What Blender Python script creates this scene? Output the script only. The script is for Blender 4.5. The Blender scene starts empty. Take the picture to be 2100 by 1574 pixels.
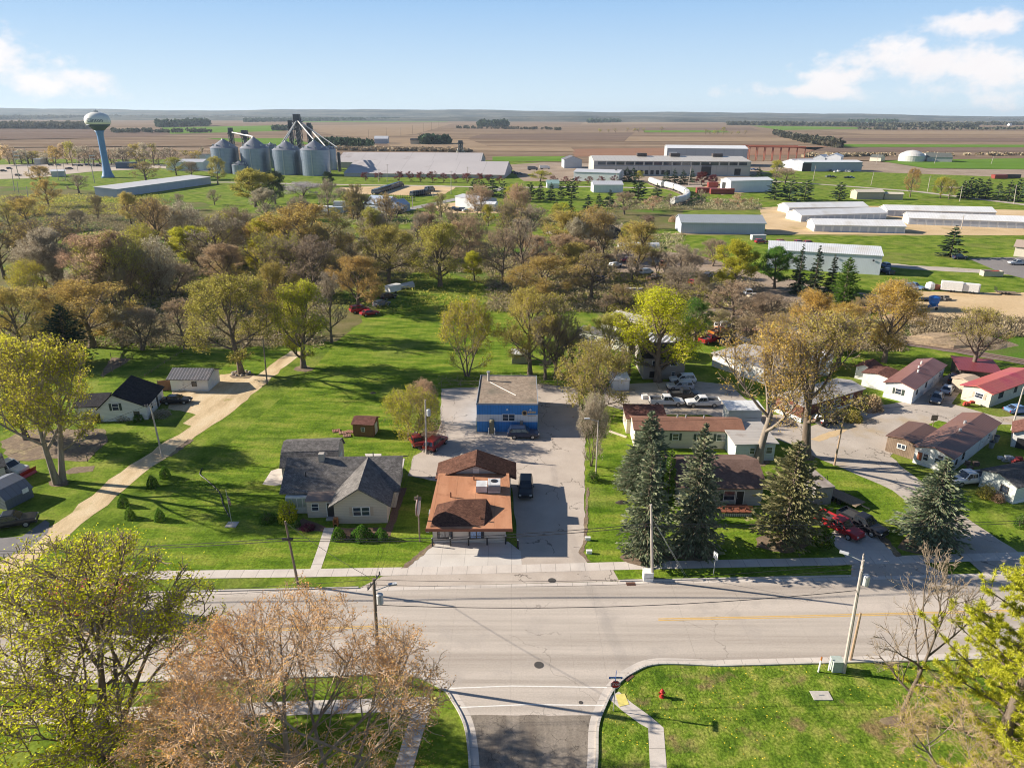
import bpy, math, random
import numpy as np
from mathutils import Vector, Matrix
from mathutils.geometry import tessellate_polygon
R = random.Random(7)
SC = bpy.context.scene
COL = SC.collection
rad = math.radians
# ------------------------------------------------------------------ camera model (used to survey ground points)
F_PX = 1456.0; HC = 46.0; HY = 236.0; ROLL = rad(0.22)
PIT = math.atan((787 - HY) / F_PX)
CP, SP = math.cos(PIT), math.sin(PIT)
CR, SR = math.cos(ROLL), math.sin(ROLL)
def G(px, py, z=0.0):
    x = px - 1050; y = py - 787
    x, y = (x * CR + y * SR) / F_PX, (-x * SR + y * CR) / F_PX
    t = (HC - z) / (SP + y * CP)
    return Vector((x * t, (CP - y * SP) * t, z))
def proj(p):
    f = p[1] * CP - (p[2] - HC) * SP; u = -p[1] * SP - (p[2] - HC) * CP
    x = p[0] / f * F_PX; y = u / f * F_PX
    return 1050 + x * CR - y * SR, 787 + x * SR + y * CR
def top(b, ty):
    lo, hi = 0.0, 90.0
    for _ in range(40):
        m = (lo + hi) / 2
        if proj((b[0], b[1], m))[1] > ty: lo = m
        else: hi = m
    return lo
def depth(b): return b[1] * CP + HC * SP
def mpp(b): return depth(b) / F_PX          # metres per photo pixel at ground point b
# ------------------------------------------------------------------ materials
MATS = {}
def _node(nt, t, **k):
    n = nt.nodes.new(t)
    for a, v in k.items():
        if a in n.inputs: n.inputs[a].default_value = v
        else: setattr(n, a, v)
    return n
def mat(name, ramp, scale=1.0, detail=5, rough=.85, bump=0., bscale=20., fine=0., fscale=30., metal=0., lines=(), spec=.25,
        transl=0., island=0., objr=0., blotch=None, brick=None, cracks=None, dots=None, stretch=None):
    if name in MATS: return MATS[name]
    m = bpy.data.materials.new(name); m.use_nodes = True; MATS[name] = m
    nt = m.node_tree; nt.nodes.clear(); L = nt.links.new
    out = _node(nt, 'ShaderNodeOutputMaterial')
    tc = _node(nt, 'ShaderNodeTexCoord'); co = tc.outputs['Object']
    def mth(op, a, b=None, c=None):
        n = _node(nt, 'ShaderNodeMath', operation=op)
        for i, v in enumerate((a, b, c)):
            if v is None: continue
            if isinstance(v, (int, float)): n.inputs[i].default_value = v
            else: L(v, n.inputs[i])
        return n.outputs[0]
    def noise(s, d=5, r=.55, vec=None):
        n = _node(nt, 'ShaderNodeTexNoise', Scale=s, Detail=d, Roughness=r); L(vec or co, n.inputs['Vector']); return n.outputs['Fac']
    def mixc(f, a, b, bt='MIX'):
        n = _node(nt, 'ShaderNodeMix', data_type='RGBA', blend_type=bt)
        for i, v in ((0, f), (6, a), (7, b)):
            if isinstance(v, (int, float)): n.inputs[i].default_value = v
            elif isinstance(v, tuple): n.inputs[i].default_value = (*v, 1)
            else: L(v, n.inputs[i])
        return n.outputs[2]
    vec = co
    if stretch:
        mp = _node(nt, 'ShaderNodeMapping'); mp.inputs['Scale'].default_value = stretch[:3]
        if len(stretch) > 3: mp.inputs['Rotation'].default_value = (0, 0, stretch[3])
        L(co, mp.inputs['Vector']); vec = mp.outputs[0]
    if island:
        geo = _node(nt, 'ShaderNodeNewGeometry'); fac = geo.outputs['Random Per Island']
    else:
        fac = noise(scale, detail, .6, vec)
    cr = _node(nt, 'ShaderNodeValToRGB'); L(fac, cr.inputs[0])
    while len(cr.color_ramp.elements) < len(ramp): cr.color_ramp.elements.new(.5)
    for i, (e, (p, c)) in enumerate(zip(cr.color_ramp.elements, ramp)): e.position = p; e.color = (*c, 1)
    col = cr.outputs[0]
    if blotch:      # (colour, scale, lo, hi): a second colour in patches
        c2, s2, lo, hi = blotch
        mr = _node(nt, 'ShaderNodeMapRange'); mr.inputs[1].default_value = lo; mr.inputs[2].default_value = hi
        L(noise(s2, 4, .6), mr.inputs[0]); col = mixc(mr.outputs[0], col, c2)
    if brick:       # (scale, dark)
        bt = _node(nt, 'ShaderNodeTexBrick', Scale=brick[0]); L(co, bt.inputs['Vector'])
        bt.inputs['Color1'].default_value = (1, 1, 1, 1); bt.inputs['Color2'].default_value = (brick[1],) * 3 + (1,)
        bt.inputs['Mortar'].default_value = (brick[1] * .75,) * 3 + (1,); bt.inputs['Mortar Size'].default_value = .03
        col = mixc(1., col, bt.outputs[0], 'MULTIPLY')
    if dots:        # (colour, scale, radius)
        v = _node(nt, 'ShaderNodeTexVoronoi', Scale=dots[1]); L(co, v.inputs['Vector'])
        gate = mth('GREATER_THAN', noise(.12, 3), .5)
        col = mixc(mth('MULTIPLY', mth('LESS_THAN', v.outputs['Distance'], dots[2]), gate), col, dots[0])
    if cracks:      # (scale, width, dark)
        v = _node(nt, 'ShaderNodeTexVoronoi', Scale=cracks[0], feature='DISTANCE_TO_EDGE')
        nz = _node(nt, 'ShaderNodeTexNoise', Scale=cracks[0] * 3, Detail=5)
        L(co, nz.inputs['Vector']); ad = _node(nt, 'ShaderNodeVectorMath', operation='MULTIPLY_ADD')
        L(nz.outputs['Color'], ad.inputs[0]); ad.inputs[1].default_value = (.5 / cracks[0],) * 3; L(co, ad.inputs[2])
        L(ad.outputs[0], v.inputs['Vector'])
        gate = mth('GREATER_THAN', noise(cracks[0] * .7, 3), .5)
        col = mixc(mth('MULTIPLY', mth('LESS_THAN', v.outputs['Distance'], cracks[1]), gate), col, (cracks[2],) * 3, 'MULTIPLY')
    hgt = None
    if lines:
        sx = _node(nt, 'ShaderNodeSeparateXYZ'); L(co, sx.inputs[0])
        for ax, per, wid, dark in lines:
            fr = mth('FRACT', mth('DIVIDE', sx.outputs['XYZ'.index(ax)], per))
            ln = mth('LESS_THAN', fr, wid)
            col = mixc(ln, col, mixc(1., col, (dark,) * 3, 'MULTIPLY'))
            hgt = ln
    if fine:
        f = noise(fscale, 3, .6)
        mr = _node(nt, 'ShaderNodeMapRange'); mr.inputs[1].default_value = .25; mr.inputs[2].default_value = .75
        mr.inputs[3].default_value = 1 - fine; mr.inputs[4].default_value = 1 + fine; mr.clamp = False
        L(f, mr.inputs[0])
        cx = _node(nt, 'ShaderNodeCombineXYZ')
        for i in range(3): L(mr.outputs[0], cx.inputs[i])
        col = mixc(1., col, cx.outputs[0], 'MULTIPLY')
    if objr:
        oi = _node(nt, 'ShaderNodeObjectInfo')
        hs = _node(nt, 'ShaderNodeHueSaturation'); L(col, hs.inputs['Color'])
        L(mth('MULTIPLY_ADD', oi.outputs['Random'], objr * .16, .5 - objr * .08), hs.inputs['Hue'])
        L(mth('MULTIPLY_ADD', mth('FRACT', mth('MULTIPLY', oi.outputs['Random'], 17.3)), objr, 1 - objr * .5), hs.inputs['Value'])
        col = hs.outputs[0]
    if transl:
        d = _node(nt, 'ShaderNodeBsdfDiffuse'); t = _node(nt, 'ShaderNodeBsdfTranslucent'); mx = _node(nt, 'ShaderNodeMixShader')
        L(col, d.inputs[0]); L(col, t.inputs[0]); mx.inputs[0].default_value = transl
        L(d.outputs[0], mx.inputs[1]); L(t.outputs[0], mx.inputs[2]); sh = mx.outputs[0]; bs = d
    else:
        bs = _node(nt, 'ShaderNodeBsdfPrincipled', Roughness=rough, Metallic=metal)
        bs.inputs['Specular IOR Level'].default_value = spec
        L(col, bs.inputs['Base Color']); sh = bs.outputs[0]
    if bump:
        b = _node(nt, 'ShaderNodeBump', Strength=min(1, bump), Distance=.05 if bump <= 1 else .05 * bump)
        L(noise(bscale, 4, .65), b.inputs['Height']); L(b.outputs[0], bs.inputs['Normal'])
    elif hgt is not None:
        b = _node(nt, 'ShaderNodeBump', Strength=.5, Distance=-.03); L(hgt, b.inputs['Height']); L(b.outputs[0], bs.inputs['Normal'])
    L(sh, out.inputs[0])
    return m
def flat(name, c, rough=.5, metal=0., spec=.4, var=.12, **k):
    a = tuple(x * (1 - var) for x in c); b = tuple(min(1, x * (1 + var)) for x in c)
    return mat(name, [(.3, a), (.7, b)], scale=k.pop('scale', 3), rough=rough, metal=metal, spec=spec, **k)
# ------------------------------------------------------------------ mesh builder
class MB:
    def __init__(s): s.v = []; s.f = []; s.m = []
    def add(s, vs, fs, mi=0):
        o = len(s.v); s.v += [tuple(x) for x in vs]; s.f += [tuple(i + o for i in f) for f in fs]; s.m += [mi] * len(fs); return s
    def box(s, x0, x1, y0, y1, z0, z1, mi=0):
        return s.add([(x0,y0,z0),(x1,y0,z0),(x1,y1,z0),(x0,y1,z0),(x0,y0,z1),(x1,y0,z1),(x1,y1,z1),(x0,y1,z1)],
                     [(3,2,1,0),(4,5,6,7),(0,1,5,4),(1,2,6,5),(2,3,7,6),(3,0,4,7)], mi)
    def hexa(s, c, mi=0):
        return s.add(c, [(3,2,1,0),(4,5,6,7),(0,1,5,4),(1,2,6,5),(2,3,7,6),(3,0,4,7)], mi)
    def prism(s, prof, a, b, axis='x', mi=0):     # prof: closed (u,z) loop; extruded along axis from a to b
        n = len(prof)
        P = (lambda t, u, z: (t, u, z)) if axis == 'x' else (lambda t, u, z: (u, t, z))
        vs = [P(a, u, z) for u, z in prof] + [P(b, u, z) for u, z in prof]
        fs = [tuple(range(n))[::-1], tuple(range(n, 2 * n))] + [(i, (i + 1) % n, n + (i + 1) % n, n + i) for i in range(n)]
        return s.add(vs, fs, mi)
    def tube(s, pts, rs, n=6, mi=0, cap=True):
        pts = [Vector(p) for p in pts]
        if not hasattr(rs, '__len__'): rs = [rs] * len(pts)
        o = len(s.v)
        d0 = (pts[1] - pts[0]).normalized()
        ref = Vector((0, 0, 1)) if abs(d0.z) < .9 else Vector((1, 0, 0))
        for i, p in enumerate(pts):
            d = (pts[min(i + 1, len(pts) - 1)] - pts[max(i - 1, 0)])
            d = d.normalized() if d.length > 1e-9 else d0
            u = d.cross(ref); u = u.normalized() if u.length > 1e-6 else d.orthogonal().normalized()
            w = d.cross(u)
            for k in range(n):
                a = 2 * math.pi * k / n
                s.v.append(tuple(p + (u * math.cos(a) + w * math.sin(a)) * rs[i]))
        for i in range(len(pts) - 1):
            for k in range(n):
                s.f.append((o + i*n + k, o + i*n + (k+1) % n, o + (i+1)*n + (k+1) % n, o + (i+1)*n + k)); s.m.append(mi)
        if cap:
            s.f.append(tuple(o + k for k in range(n))[::-1]); s.m.append(mi)
            e = o + (len(pts) - 1) * n; s.f.append(tuple(e + k for k in range(n))); s.m.append(mi)
        return s
    def lathe(s, prof, n=24, mi=0, c=(0, 0)):
        o = len(s.v)
        for r, z in prof:
            for k in range(n):
                a = 2 * math.pi * k / n; s.v.append((c[0] + r * math.cos(a), c[1] + r * math.sin(a), z))
        for i in range(len(prof) - 1):
            for k in range(n):
                s.f.append((o + i*n + k, o + i*n + (k+1) % n, o + (i+1)*n + (k+1) % n, o + (i+1)*n + k)); s.m.append(mi)
        s.f.append(tuple(o + k for k in range(n))[::-1]); s.m.append(mi)
        e = o + (len(prof) - 1) * n; s.f.append(tuple(e + k for k in range(n))); s.m.append(mi)
        return s
    def mesh(s, name, mats, smooth=False):
        me = bpy.data.meshes.new(name); me.from_pydata(s.v, [], s.f)
        for m in (mats if isinstance(mats, (list, tuple)) else [mats]): me.materials.append(m)
        if any(s.m): me.polygons.foreach_set('material_index', s.m)
        if smooth: me.polygons.foreach_set('use_smooth', [True] * len(s.f))
        me.update(); return me
    def build(s, name, mats, parent=None, smooth=False, **k):
        return put(name, s.mesh(name, mats, smooth), parent, **k)
def put(name, me, parent=None, loc=None, rz=None):
    o = bpy.data.objects.new(name, me); COL.objects.link(o)
    if parent is not None: o.parent = parent
    if loc is not None: o.location = loc
    if rz is not None: o.rotation_euler = (0, 0, rz)
    return o
def tag(o, label, cat, group=None):
    o['label'] = label; o['category'] = cat
    if group: o['group'] = group
    return o
def thing(name, label, cat, loc=(0, 0, 0), rz=0., group=None):
    return tag(put(name, None, None, loc, rz), label, cat, group)
def kind(o, k): o['kind'] = k; return o
# flat ground sheets -------------------------------------------------
def ragged(pts, step, amp):
    out = []
    for i, p in enumerate(pts):
        q = pts[(i + 1) % len(pts)]; d = q - p; n = max(1, min(60, int(d.length / step)))
        nr = Vector((-d.y, d.x, 0)).normalized() if d.length > 0 else Vector()
        for k in range(n):
            j = 0 if k == 0 else R.uniform(-amp, amp)
            out.append(p + d * (k / n) + nr * j)
    return out
NSH = [0]
def sheet(name, px, z, m, rag=None, world=False, k='structure'):
    NSH[0] += 1; z += NSH[0] * .00004 if z < .05 else 0
    pts = [Vector((p[0], p[1], 0)) if world else G(*p) for p in px]
    if rag: pts = ragged(pts, *rag)
    vs = [(p.x, p.y, z) for p in pts]
    tris = tessellate_polygon([[Vector(v) for v in vs]])
    fs = []
    for t in tris:
        a, b, c = (Vector(vs[i]) for i in t)
        fs.append(t if (b - a).cross(c - a).z > 0 else t[::-1])
    me = bpy.data.meshes.new(name); me.from_pydata(vs, [], fs); me.materials.append(m)
    return kind(put(name, me), k)
def band(name, px, width, z, m, rag=0., world=False, taper=None):     # a strip of given width along a polyline
    pts = [Vector((p[0], p[1], 0)) if world else G(*p) for p in px]
    fine_ = []
    for a, b in zip(pts, pts[1:]):
        n = max(1, int((b - a).length / (2.0 if rag else 1e9)))
        fine_ += [a.lerp(b, i / n) for i in range(n)]
    fine_.append(pts[-1]); pts = fine_
    vs = []; fs = []
    for i, p in enumerate(pts):
        d = (pts[min(i + 1, len(pts) - 1)] - pts[max(0, i - 1)]).normalized(); nr = Vector((-d.y, d.x, 0))
        w = width / 2
        vs += [tuple(p + nr * (w + R.uniform(-rag, rag)) + Vector((0, 0, z))), tuple(p - nr * (w + R.uniform(-rag, rag)) + Vector((0, 0, z)))]
    for i in range(len(pts) - 1): fs.append((2*i, 2*i + 1, 2*i + 3, 2*i + 2))
    me = bpy.data.meshes.new(name); me.from_pydata(vs, [], fs); me.materials.append(m)
    return kind(put(name, me), 'structure')
def kerb(name, pts, w, h, m, z=0.):      # raised kerb of real height along a polyline of world points
    mb = MB()
    for a, b in zip(pts, pts[1:]):
        d = (b - a); 
        if d.length < 1e-4: continue
        d.normalize(); n = Vector((-d.y, d.x, 0)) * (w / 2)
        up = Vector((0, 0, z + h)); a2, b2 = a - d * .01, b + d * .01
        mb.hexa([a2 - n, b2 - n, b2 + n, a2 + n, a2 - n + up, b2 - n + up, b2 + n + up, a2 + n + up])
    return kind(mb.build(name, m), 'structure')
def arc(pts, n=6):       # Catmull-Rom through world points
    out = []
    P = [pts[0]] + list(pts) + [pts[-1]]
    for i in range(1, len(P) - 2):
        for k in range(n):
            t = k / n; a, b, c, d = P[i-1], P[i], P[i+1], P[i+2]
            out.append(.5 * ((2*b) + (c - a)*t + (2*a - 5*b + 4*c - d)*t*t + (3*b - a - 3*c + d)*t**3))
    return out + [pts[-1]]
# ------------------------------------------------------------------ camera, sky, sun, air
cam = bpy.data.cameras.new('camera'); cam.sensor_fit = 'HORIZONTAL'; cam.sensor_width = 36
cam.lens = 36 * F_PX / 2100; cam.clip_start = .5; cam.clip_end = 40000
co_ = bpy.data.objects.new('camera', cam); COL.objects.link(co_); SC.camera = co_
fwd = Vector((0, CP, -SP)); upv = Vector((0, SP, CP)); rgt = Vector((1, 0, 0))
ex = rgt * CR + upv * SR; eu = upv * CR - rgt * SR
M3 = Matrix((ex, eu, -fwd)).transposed()
co_.matrix_world = Matrix.Translation((0, 0, HC)) @ M3.to_4x4()
SUN_EL = rad(24.0); sd = Vector((-.982, .19, 0)).normalized()
sun_dir = Vector((sd.x * math.cos(SUN_EL), sd.y * math.cos(SUN_EL), math.sin(SUN_EL)))
sl = bpy.data.lights.new('sun', 'SUN'); sl.energy = 5.0; sl.angle = rad(.5); sl.color = (1, .90, .76)
so = bpy.data.objects.new('sun', sl); COL.objects.link(so); so.rotation_euler = sun_dir.to_track_quat('Z', 'Y').to_euler()
W = bpy.data.worlds.new('World'); SC.world = W; W.use_nodes = True
nt = W.node_tree; nt.nodes.clear(); L = nt.links.new
sky = nt.nodes.new('ShaderNodeTexSky'); sky.sky_type = 'NISHITA'; sky.sun_disc = False; sky.sun_elevation = SUN_EL
sky.sun_rotation = math.atan2(sun_dir.x, sun_dir.y); sky.air_density = 1.0; sky.dust_density = .6; sky.ozone_density = 1.6; sky.altitude = 300
tc = nt.nodes.new('ShaderNodeTexCoord'); sep = nt.nodes.new('ShaderNodeSeparateXYZ'); L(tc.outputs['Generated'], sep.inputs[0])
def wm(op, a, b=None, c=None):
    n = nt.nodes.new('ShaderNodeMath'); n.operation = op
    for i, v in enumerate((a, b, c)):
        if v is None: continue
        if isinstance(v, (int, float)): n.inputs[i].default_value = v
        else: L(v, n.inputs[i])
    return n.outputs[0]
X_, Y_, Z_ = sep.outputs
az = wm('ARCTAN2', X_, Y_); el = wm('ARCSINE', Z_)
cv = nt.nodes.new('ShaderNodeCombineXYZ'); L(az, cv.inputs[0]); L(wm('MULTIPLY', el, 1.5), cv.inputs[1])
def wnoise(s, d, off):
    n = nt.nodes.new('ShaderNodeTexNoise'); n.inputs['Scale'].default_value = s; n.inputs['Detail'].default_value = d; n.inputs['Roughness'].default_value = .6
    a = nt.nodes.new('ShaderNodeVectorMath'); a.operation = 'ADD'; L(cv.outputs[0], a.inputs[0]); a.inputs[1].default_value = off; L(a.outputs[0], n.inputs['Vector']); return n.outputs['Fac']
nz = wnoise(15.0, 10, (3.1, 1.7, 0))
def blob(a0, e0, ra, re):      # soft elliptical cloud bank at azimuth a0, elevation e0
    x = wm('DIVIDE', wm('SUBTRACT', az, a0), ra); y = wm('DIVIDE', wm('SUBTRACT', el, e0), re)
    return wm('MAXIMUM', wm('SUBTRACT', 1.0, wm('SQRT', wm('ADD', wm('MULTIPLY', x, x), wm('MULTIPLY', y, y)))), 0.0)
mask = None
for b_ in [(.47, .060, .16, .044), (.57, .045, .16, .056), (.42, .046, .10, .024), (.54, .092, .11, .024), (.38, .028, .14, .014), (-.60, .052, .11, .052), (-.55, .030, .12, .026), (-.03, .156, .10, .022), (-.36, .160, .24, .018), (.26, .159, .26, .015)]:
    v = blob(*b_); mask = v if mask is None else wm('MAXIMUM', mask, v)
dens = wm('ADD', wm('MULTIPLY', mask, 1.5), wm('MULTIPLY_ADD', nz, 4.2, -2.50))
mr = nt.nodes.new('ShaderNodeMapRange'); mr.interpolation_type = 'SMOOTHSTEP'; L(dens, mr.inputs[0]); mr.inputs[1].default_value = .0; mr.inputs[2].default_value = 1.0
cf = wm('MULTIPLY', mr.outputs[0], wm('GREATER_THAN', mask, 0.0))
hz = nt.nodes.new('ShaderNodeMapRange'); L(el, hz.inputs[0]); hz.inputs[1].default_value = 0.; hz.inputs[2].default_value = .16
ccol = nt.nodes.new('ShaderNodeMix'); ccol.data_type = 'RGBA'; L(wnoise(14., 4, (0, .02, 5)), ccol.inputs[0])
CL = 5.9
ccol.inputs[6].default_value = (.86 * CL, .80 * CL, .80 * CL, 1); ccol.inputs[7].default_value = (1.0 * CL, .95 * CL, .92 * CL, 1)
tint = nt.nodes.new('ShaderNodeMix'); tint.data_type = 'RGBA'; tint.blend_type = 'MULTIPLY'; tint.inputs[0].default_value = 1.
L(sky.outputs[0], tint.inputs[6]); tint.inputs[7].default_value = (.40, .46, .54, 1)
gr_ = nt.nodes.new('ShaderNodeMix'); gr_.data_type = 'RGBA'; L(hz.outputs[0], gr_.inputs[0]); gr_.inputs[6].default_value = (3.9, 4.7, 5.2, 1); gr_.inputs[7].default_value = (1.55, 2.85, 4.7, 1)
lo_ = nt.nodes.new('ShaderNodeMapRange'); L(el, lo_.inputs[0]); lo_.inputs[1].default_value = .15; lo_.inputs[2].default_value = .36; lo_.inputs[3].default_value = .92; lo_.inputs[4].default_value = 0.
low = nt.nodes.new('ShaderNodeMix'); low.data_type = 'RGBA'; L(lo_.outputs[0], low.inputs[0]); L(tint.outputs[2], low.inputs[6]); L(gr_.outputs[2], low.inputs[7])
mixc_ = nt.nodes.new('ShaderNodeMix'); mixc_.data_type = 'RGBA'; L(wm('MULTIPLY', cf, .85), mixc_.inputs[0]); L(low.outputs[2], mixc_.inputs[6]); L(ccol.outputs[2], mixc_.inputs[7])
bg = nt.nodes.new('ShaderNodeBackground'); bg.inputs[1].default_value = .1; L(mixc_.outputs[2], bg.inputs[0])
wo = nt.nodes.new('ShaderNodeOutputWorld'); L(bg.outputs[0], wo.inputs[0])
vs_ = SC.view_settings; vs_.view_transform = 'Standard'; vs_.look = 'None'; vs_.exposure = .98; vs_.gamma = 1; vs_.use_curve_mapping = False
cy = SC.cycles; cy.max_bounces = 5; cy.diffuse_bounces = 2; cy.glossy_bounces = 2; cy.transmission_bounces = 2; cy.transparent_max_bounces = 6; cy.volume_bounces = 0
cy.caustics_reflective = False; cy.caustics_refractive = False; cy.sample_clamp_indirect = 4
cy.use_denoising = True; cy.pixel_filter_type = 'BLACKMAN_HARRIS'; cy.filter_width = 1.05
# the air: one closed box of thin even haze
hm = bpy.data.materials.new('haze_air'); hm.use_nodes = True; hn = hm.node_tree; hn.nodes.clear()
pv = hn.nodes.new('ShaderNodeVolumePrincipled'); pv.inputs['Color'].default_value = (.70, .84, 1, 1); pv.inputs['Density'].default_value = .5e-4; pv.inputs['Anisotropy'].default_value = 0.2
hn.links.new(pv.outputs[0], hn.nodes.new('ShaderNodeOutputMaterial').inputs['Volume'])
kind(MB().box(-13000, 13000, -600, 12000, -1.5, 135).build('haze', hm), 'stuff')
# ------------------------------------------------------------------ palette
g1, g2, g3 = (.075, .13, .012), (.145, .215, .022), (.24, .275, .05)
M_grass = mat('grass', [(.36, g1), (.5, g2), (.66, g3)], scale=.22, detail=11, rough=1, spec=.05, bump=1.8, bscale=1.6, fine=.36, fscale=2.6, blotch=((.19, .20, .055), .05, .52, .72))
M_lawn = mat('lawn_grass', [(.36, (.07, .135, .010)), (.5, (.145, .225, .02)), (.64, (.25, .285, .045))], scale=.3, detail=11, rough=1, spec=.05, bump=1.8, bscale=2.0, fine=.42, fscale=3.2, lines=[('X', 1.5, .5, .93)], blotch=((.24, .27, .06), .07, .55, .75), stretch=(.5, 1.6, 1, .5))
M_dand = mat('dandelion_grass', [(.36, (.065, .125, .012)), (.5, (.14, .215, .022)), (.64, (.26, .28, .06))], scale=.5, detail=11, rough=1, spec=.05, bump=2.2, bscale=3., fine=.5, fscale=4., blotch=((.22, .165, .075), .22, .55, .66), dots=((.80, .60, .05), 2.4, .13))
M_wood = mat('woodland_floor', [(.3, (.085, .125, .022)), (.5, (.16, .145, .06)), (.7, (.24, .195, .11))], scale=.12, detail=9, rough=1, spec=.05, bump=1.6, bscale=1.5, fine=.3, fscale=2.5, blotch=((.09, .17, .02), .03, .5, .62))
M_road = mat('concrete_road', [(.38, (.38, .33, .285)), (.5, (.475, .42, .365)), (.62, (.55, .485, .425))], scale=.3, detail=9, rough=.9, spec=.2, fine=.12, fscale=7, stretch=(.05, 1.6, 1, -.042), lines=[('X', 5.6, .005, .84), ('X', 8.4, .004, .88)], cracks=(.085, .003, .72), blotch=((.41, .365, .325), .25, .55, .75))
M_lot = mat('lot_asphalt', [(.3, (.435, .37, .315)), (.7, (.545, .475, .41))], scale=.25, detail=9, rough=.92, spec=.15, fine=.1, fscale=7, cracks=(.2, .008, .45), blotch=((.38, .32, .27), .12, .58, .76))
M_old = mat('old_asphalt', [(.32, (.185, .155, .128)), (.5, (.245, .21, .172)), (.7, (.32, .275, .23))], scale=.8, detail=9, rough=.95, spec=.1, fine=.22, fscale=6, stretch=(1.2, .22, 1), cracks=(.8, .016, .6))
M_gravel = mat('lane_gravel', [(.3, (.46, .34, .20)), (.5, (.62, .48, .30)), (.72, (.70, .58, .40))], scale=.5, detail=9, rough=1, spec=.05, fine=.18, fscale=5, bump=.8, bscale=6, stretch=(1, .35, 1, .62), blotch=((.30, .27, .09), .2, .62, .74))
M_sand = mat('yard_sand', [(.3, (.50, .36, .20)), (.7, (.66, .50, .31))], scale=.06, detail=9, rough=1, spec=.05, fine=.12, fscale=1.5, blotch=((.36, .28, .13), .04, .6, .7))
M_dirt = mat('yard_dirt', [(.3, (.25, .19, .14)), (.7, (.40, .32, .25))], scale=.05, detail=9, rough=1, spec=.05, fine=.18, fscale=.8)
M_mhroad = mat('lane_asphalt', [(.3, (.40, .35, .30)), (.7, (.52, .46, .40))], scale=.2, detail=9, rough=.95, spec=.1, fine=.1, fscale=5, blotch=((.42, .33, .22), .12, .55, .7), cracks=(.15, .008, .5))
M_walk = mat('sidewalk_concrete', [(.3, (.54, .48, .43)), (.7, (.65, .59, .53))], scale=.5, detail=7, rough=.9, spec=.15, fine=.05, fscale=8, lines=[('X', 1.6, .035, .62)])
M_walk2 = mat('path_concrete', [(.3, (.52, .47, .42)), (.7, (.64, .58, .52))], scale=.5, detail=7, rough=.9, spec=.15, fine=.06, fscale=8, lines=[('Y', 1.6, .035, .62)])
M_apron = mat('apron_concrete', [(.3, (.54, .50, .46)), (.7, (.66, .62, .57))], scale=.3, detail=7, rough=.9, spec=.15, fine=.05, fscale=8, lines=[('X', 2.6, .02, .72), ('Y', 2.6, .02, .72)])
M_kerb = flat('kerb_concrete', (.55, .51, .46), .9, spec=.15, scale=1, lines=[('X', 3.0, .02, .7)])
M_white_line = flat('white_marking', (.78, .76, .72), .8, scale=2)
M_yellow_line = flat('yellow_marking', (.66, .42, .12), .8, scale=2)
M_field = mat('field_soil', [(.34, (.165, .117, .083)), (.5, (.235, .172, .122)), (.66, (.31, .236, .17))], scale=.004, detail=10, rough=1, spec=.0, stretch=(.35, 3.2, 1, .04), fine=.16, fscale=.03)
M_field2 = mat('dark_field_soil', [(.3, (.15, .11, .09)), (.7, (.225, .165, .13))], scale=.006, detail=10, rough=1, spec=.0, stretch=(.3, 3, 1, .04), fine=.12, fscale=.03)
M_field3 = mat('stubble_field', [(.3, (.26, .19, .13)), (.7, (.34, .255, .175))], scale=.006, detail=10, rough=1, spec=.0, stretch=(.3, 3, 1, -.3), fine=.12, fscale=.03)
M_fgreen = mat('winter_wheat', [(.3, (.10, .20, .03)), (.7, (.17, .26, .05))], scale=.01, detail=9, rough=1, spec=.0, stretch=(.3, 2, 1), fine=.12, fscale=.05)
M_hill = mat('hill_woods', [(.36, (.035, .05, .05)), (.64, (.15, .145, .12))], scale=.0025, detail=10, rough=1, spec=.0, fine=.3, fscale=.02)
M_ballast = flat('rail_ballast', (.22, .16, .13), 1, scale=1, fine=.3, fscale=4)
M_mulch = flat('garden_mulch', (.16, .10, .07), 1, scale=2, fine=.35, fscale=5)
M_soil = flat('garden_soil', (.20, .145, .10), 1, scale=1, fine=.35, fscale=3, blotch=((.30, .24, .13), .5, .5, .65))
# ------------------------------------------------------------------ the ground
def S(*a, **k): return sheet(*a, **k)
kind(MB().add([(-13000, -500, -.6), (13000, -500, -.6), (13000, 11500, -.6), (-13000, 11500, -.6)], [(0, 1, 2, 3)]).build('terrain', M_field), 'structure')
S('ground', [(-420, -60), (420, -60), (420, 330), (760, 800), (-760, 800), (-420, 330)], 0, M_grass, world=True)
# far fields (each sheet a little above the one below)
S('farm_field', [(-300, 268), (560, 300), (740, 322), (1190, 335), (2400, 322), (2400, 244), (1000, 243), (-300, 243)], .15, M_field)
S('farm_field', [(985, 276), (1300, 272), (1280, 290), (1130, 288), (960, 284)], .3, M_field2)
S('farm_field', [(-200, 262), (330, 266), (420, 275), (260, 282), (-200, 290)], .3, M_field2)
S('farm_field', [(600, 258), (930, 253), (850, 276), (760, 282), (690, 278)], .35, M_field3)
S('farm_field', [(330, 262), (590, 257), (640, 262), (575, 269), (350, 275)], .4, M_fgreen)
S('farm_field', [(1540, 258), (1760, 261), (1800, 264), (1600, 267)], .4, M_fgreen)
S('farm_field', [(1200, 250), (1500, 247), (1480, 253), (1190, 256)], .4, M_field3)
S('farm_field', [(1650, 283), (2200, 284), (2200, 291), (1700, 290)], .35, M_field2)
S('farm_field', [(1680, 268), (2200, 270), (2200, 277), (1780, 276)], .35, M_field3)
S('farm_field', [(1170, 306), (1700, 300), (1640, 318), (1180, 322)], .35, mat('red_field', [(.3, (.25, .145, .10)), (.7, (.32, .19, .13))], scale=.01, detail=9, rough=1, spec=0, stretch=(.3, 3, 1)))
S('farm_field', [(1620, 302), (2200, 304), (2200, 312), (1700, 312)], .35, M_field2)
S('farm_field', [(1010, 322), (1160, 321), (1150, 332), (1010, 331)], .4, M_fgreen)
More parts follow.
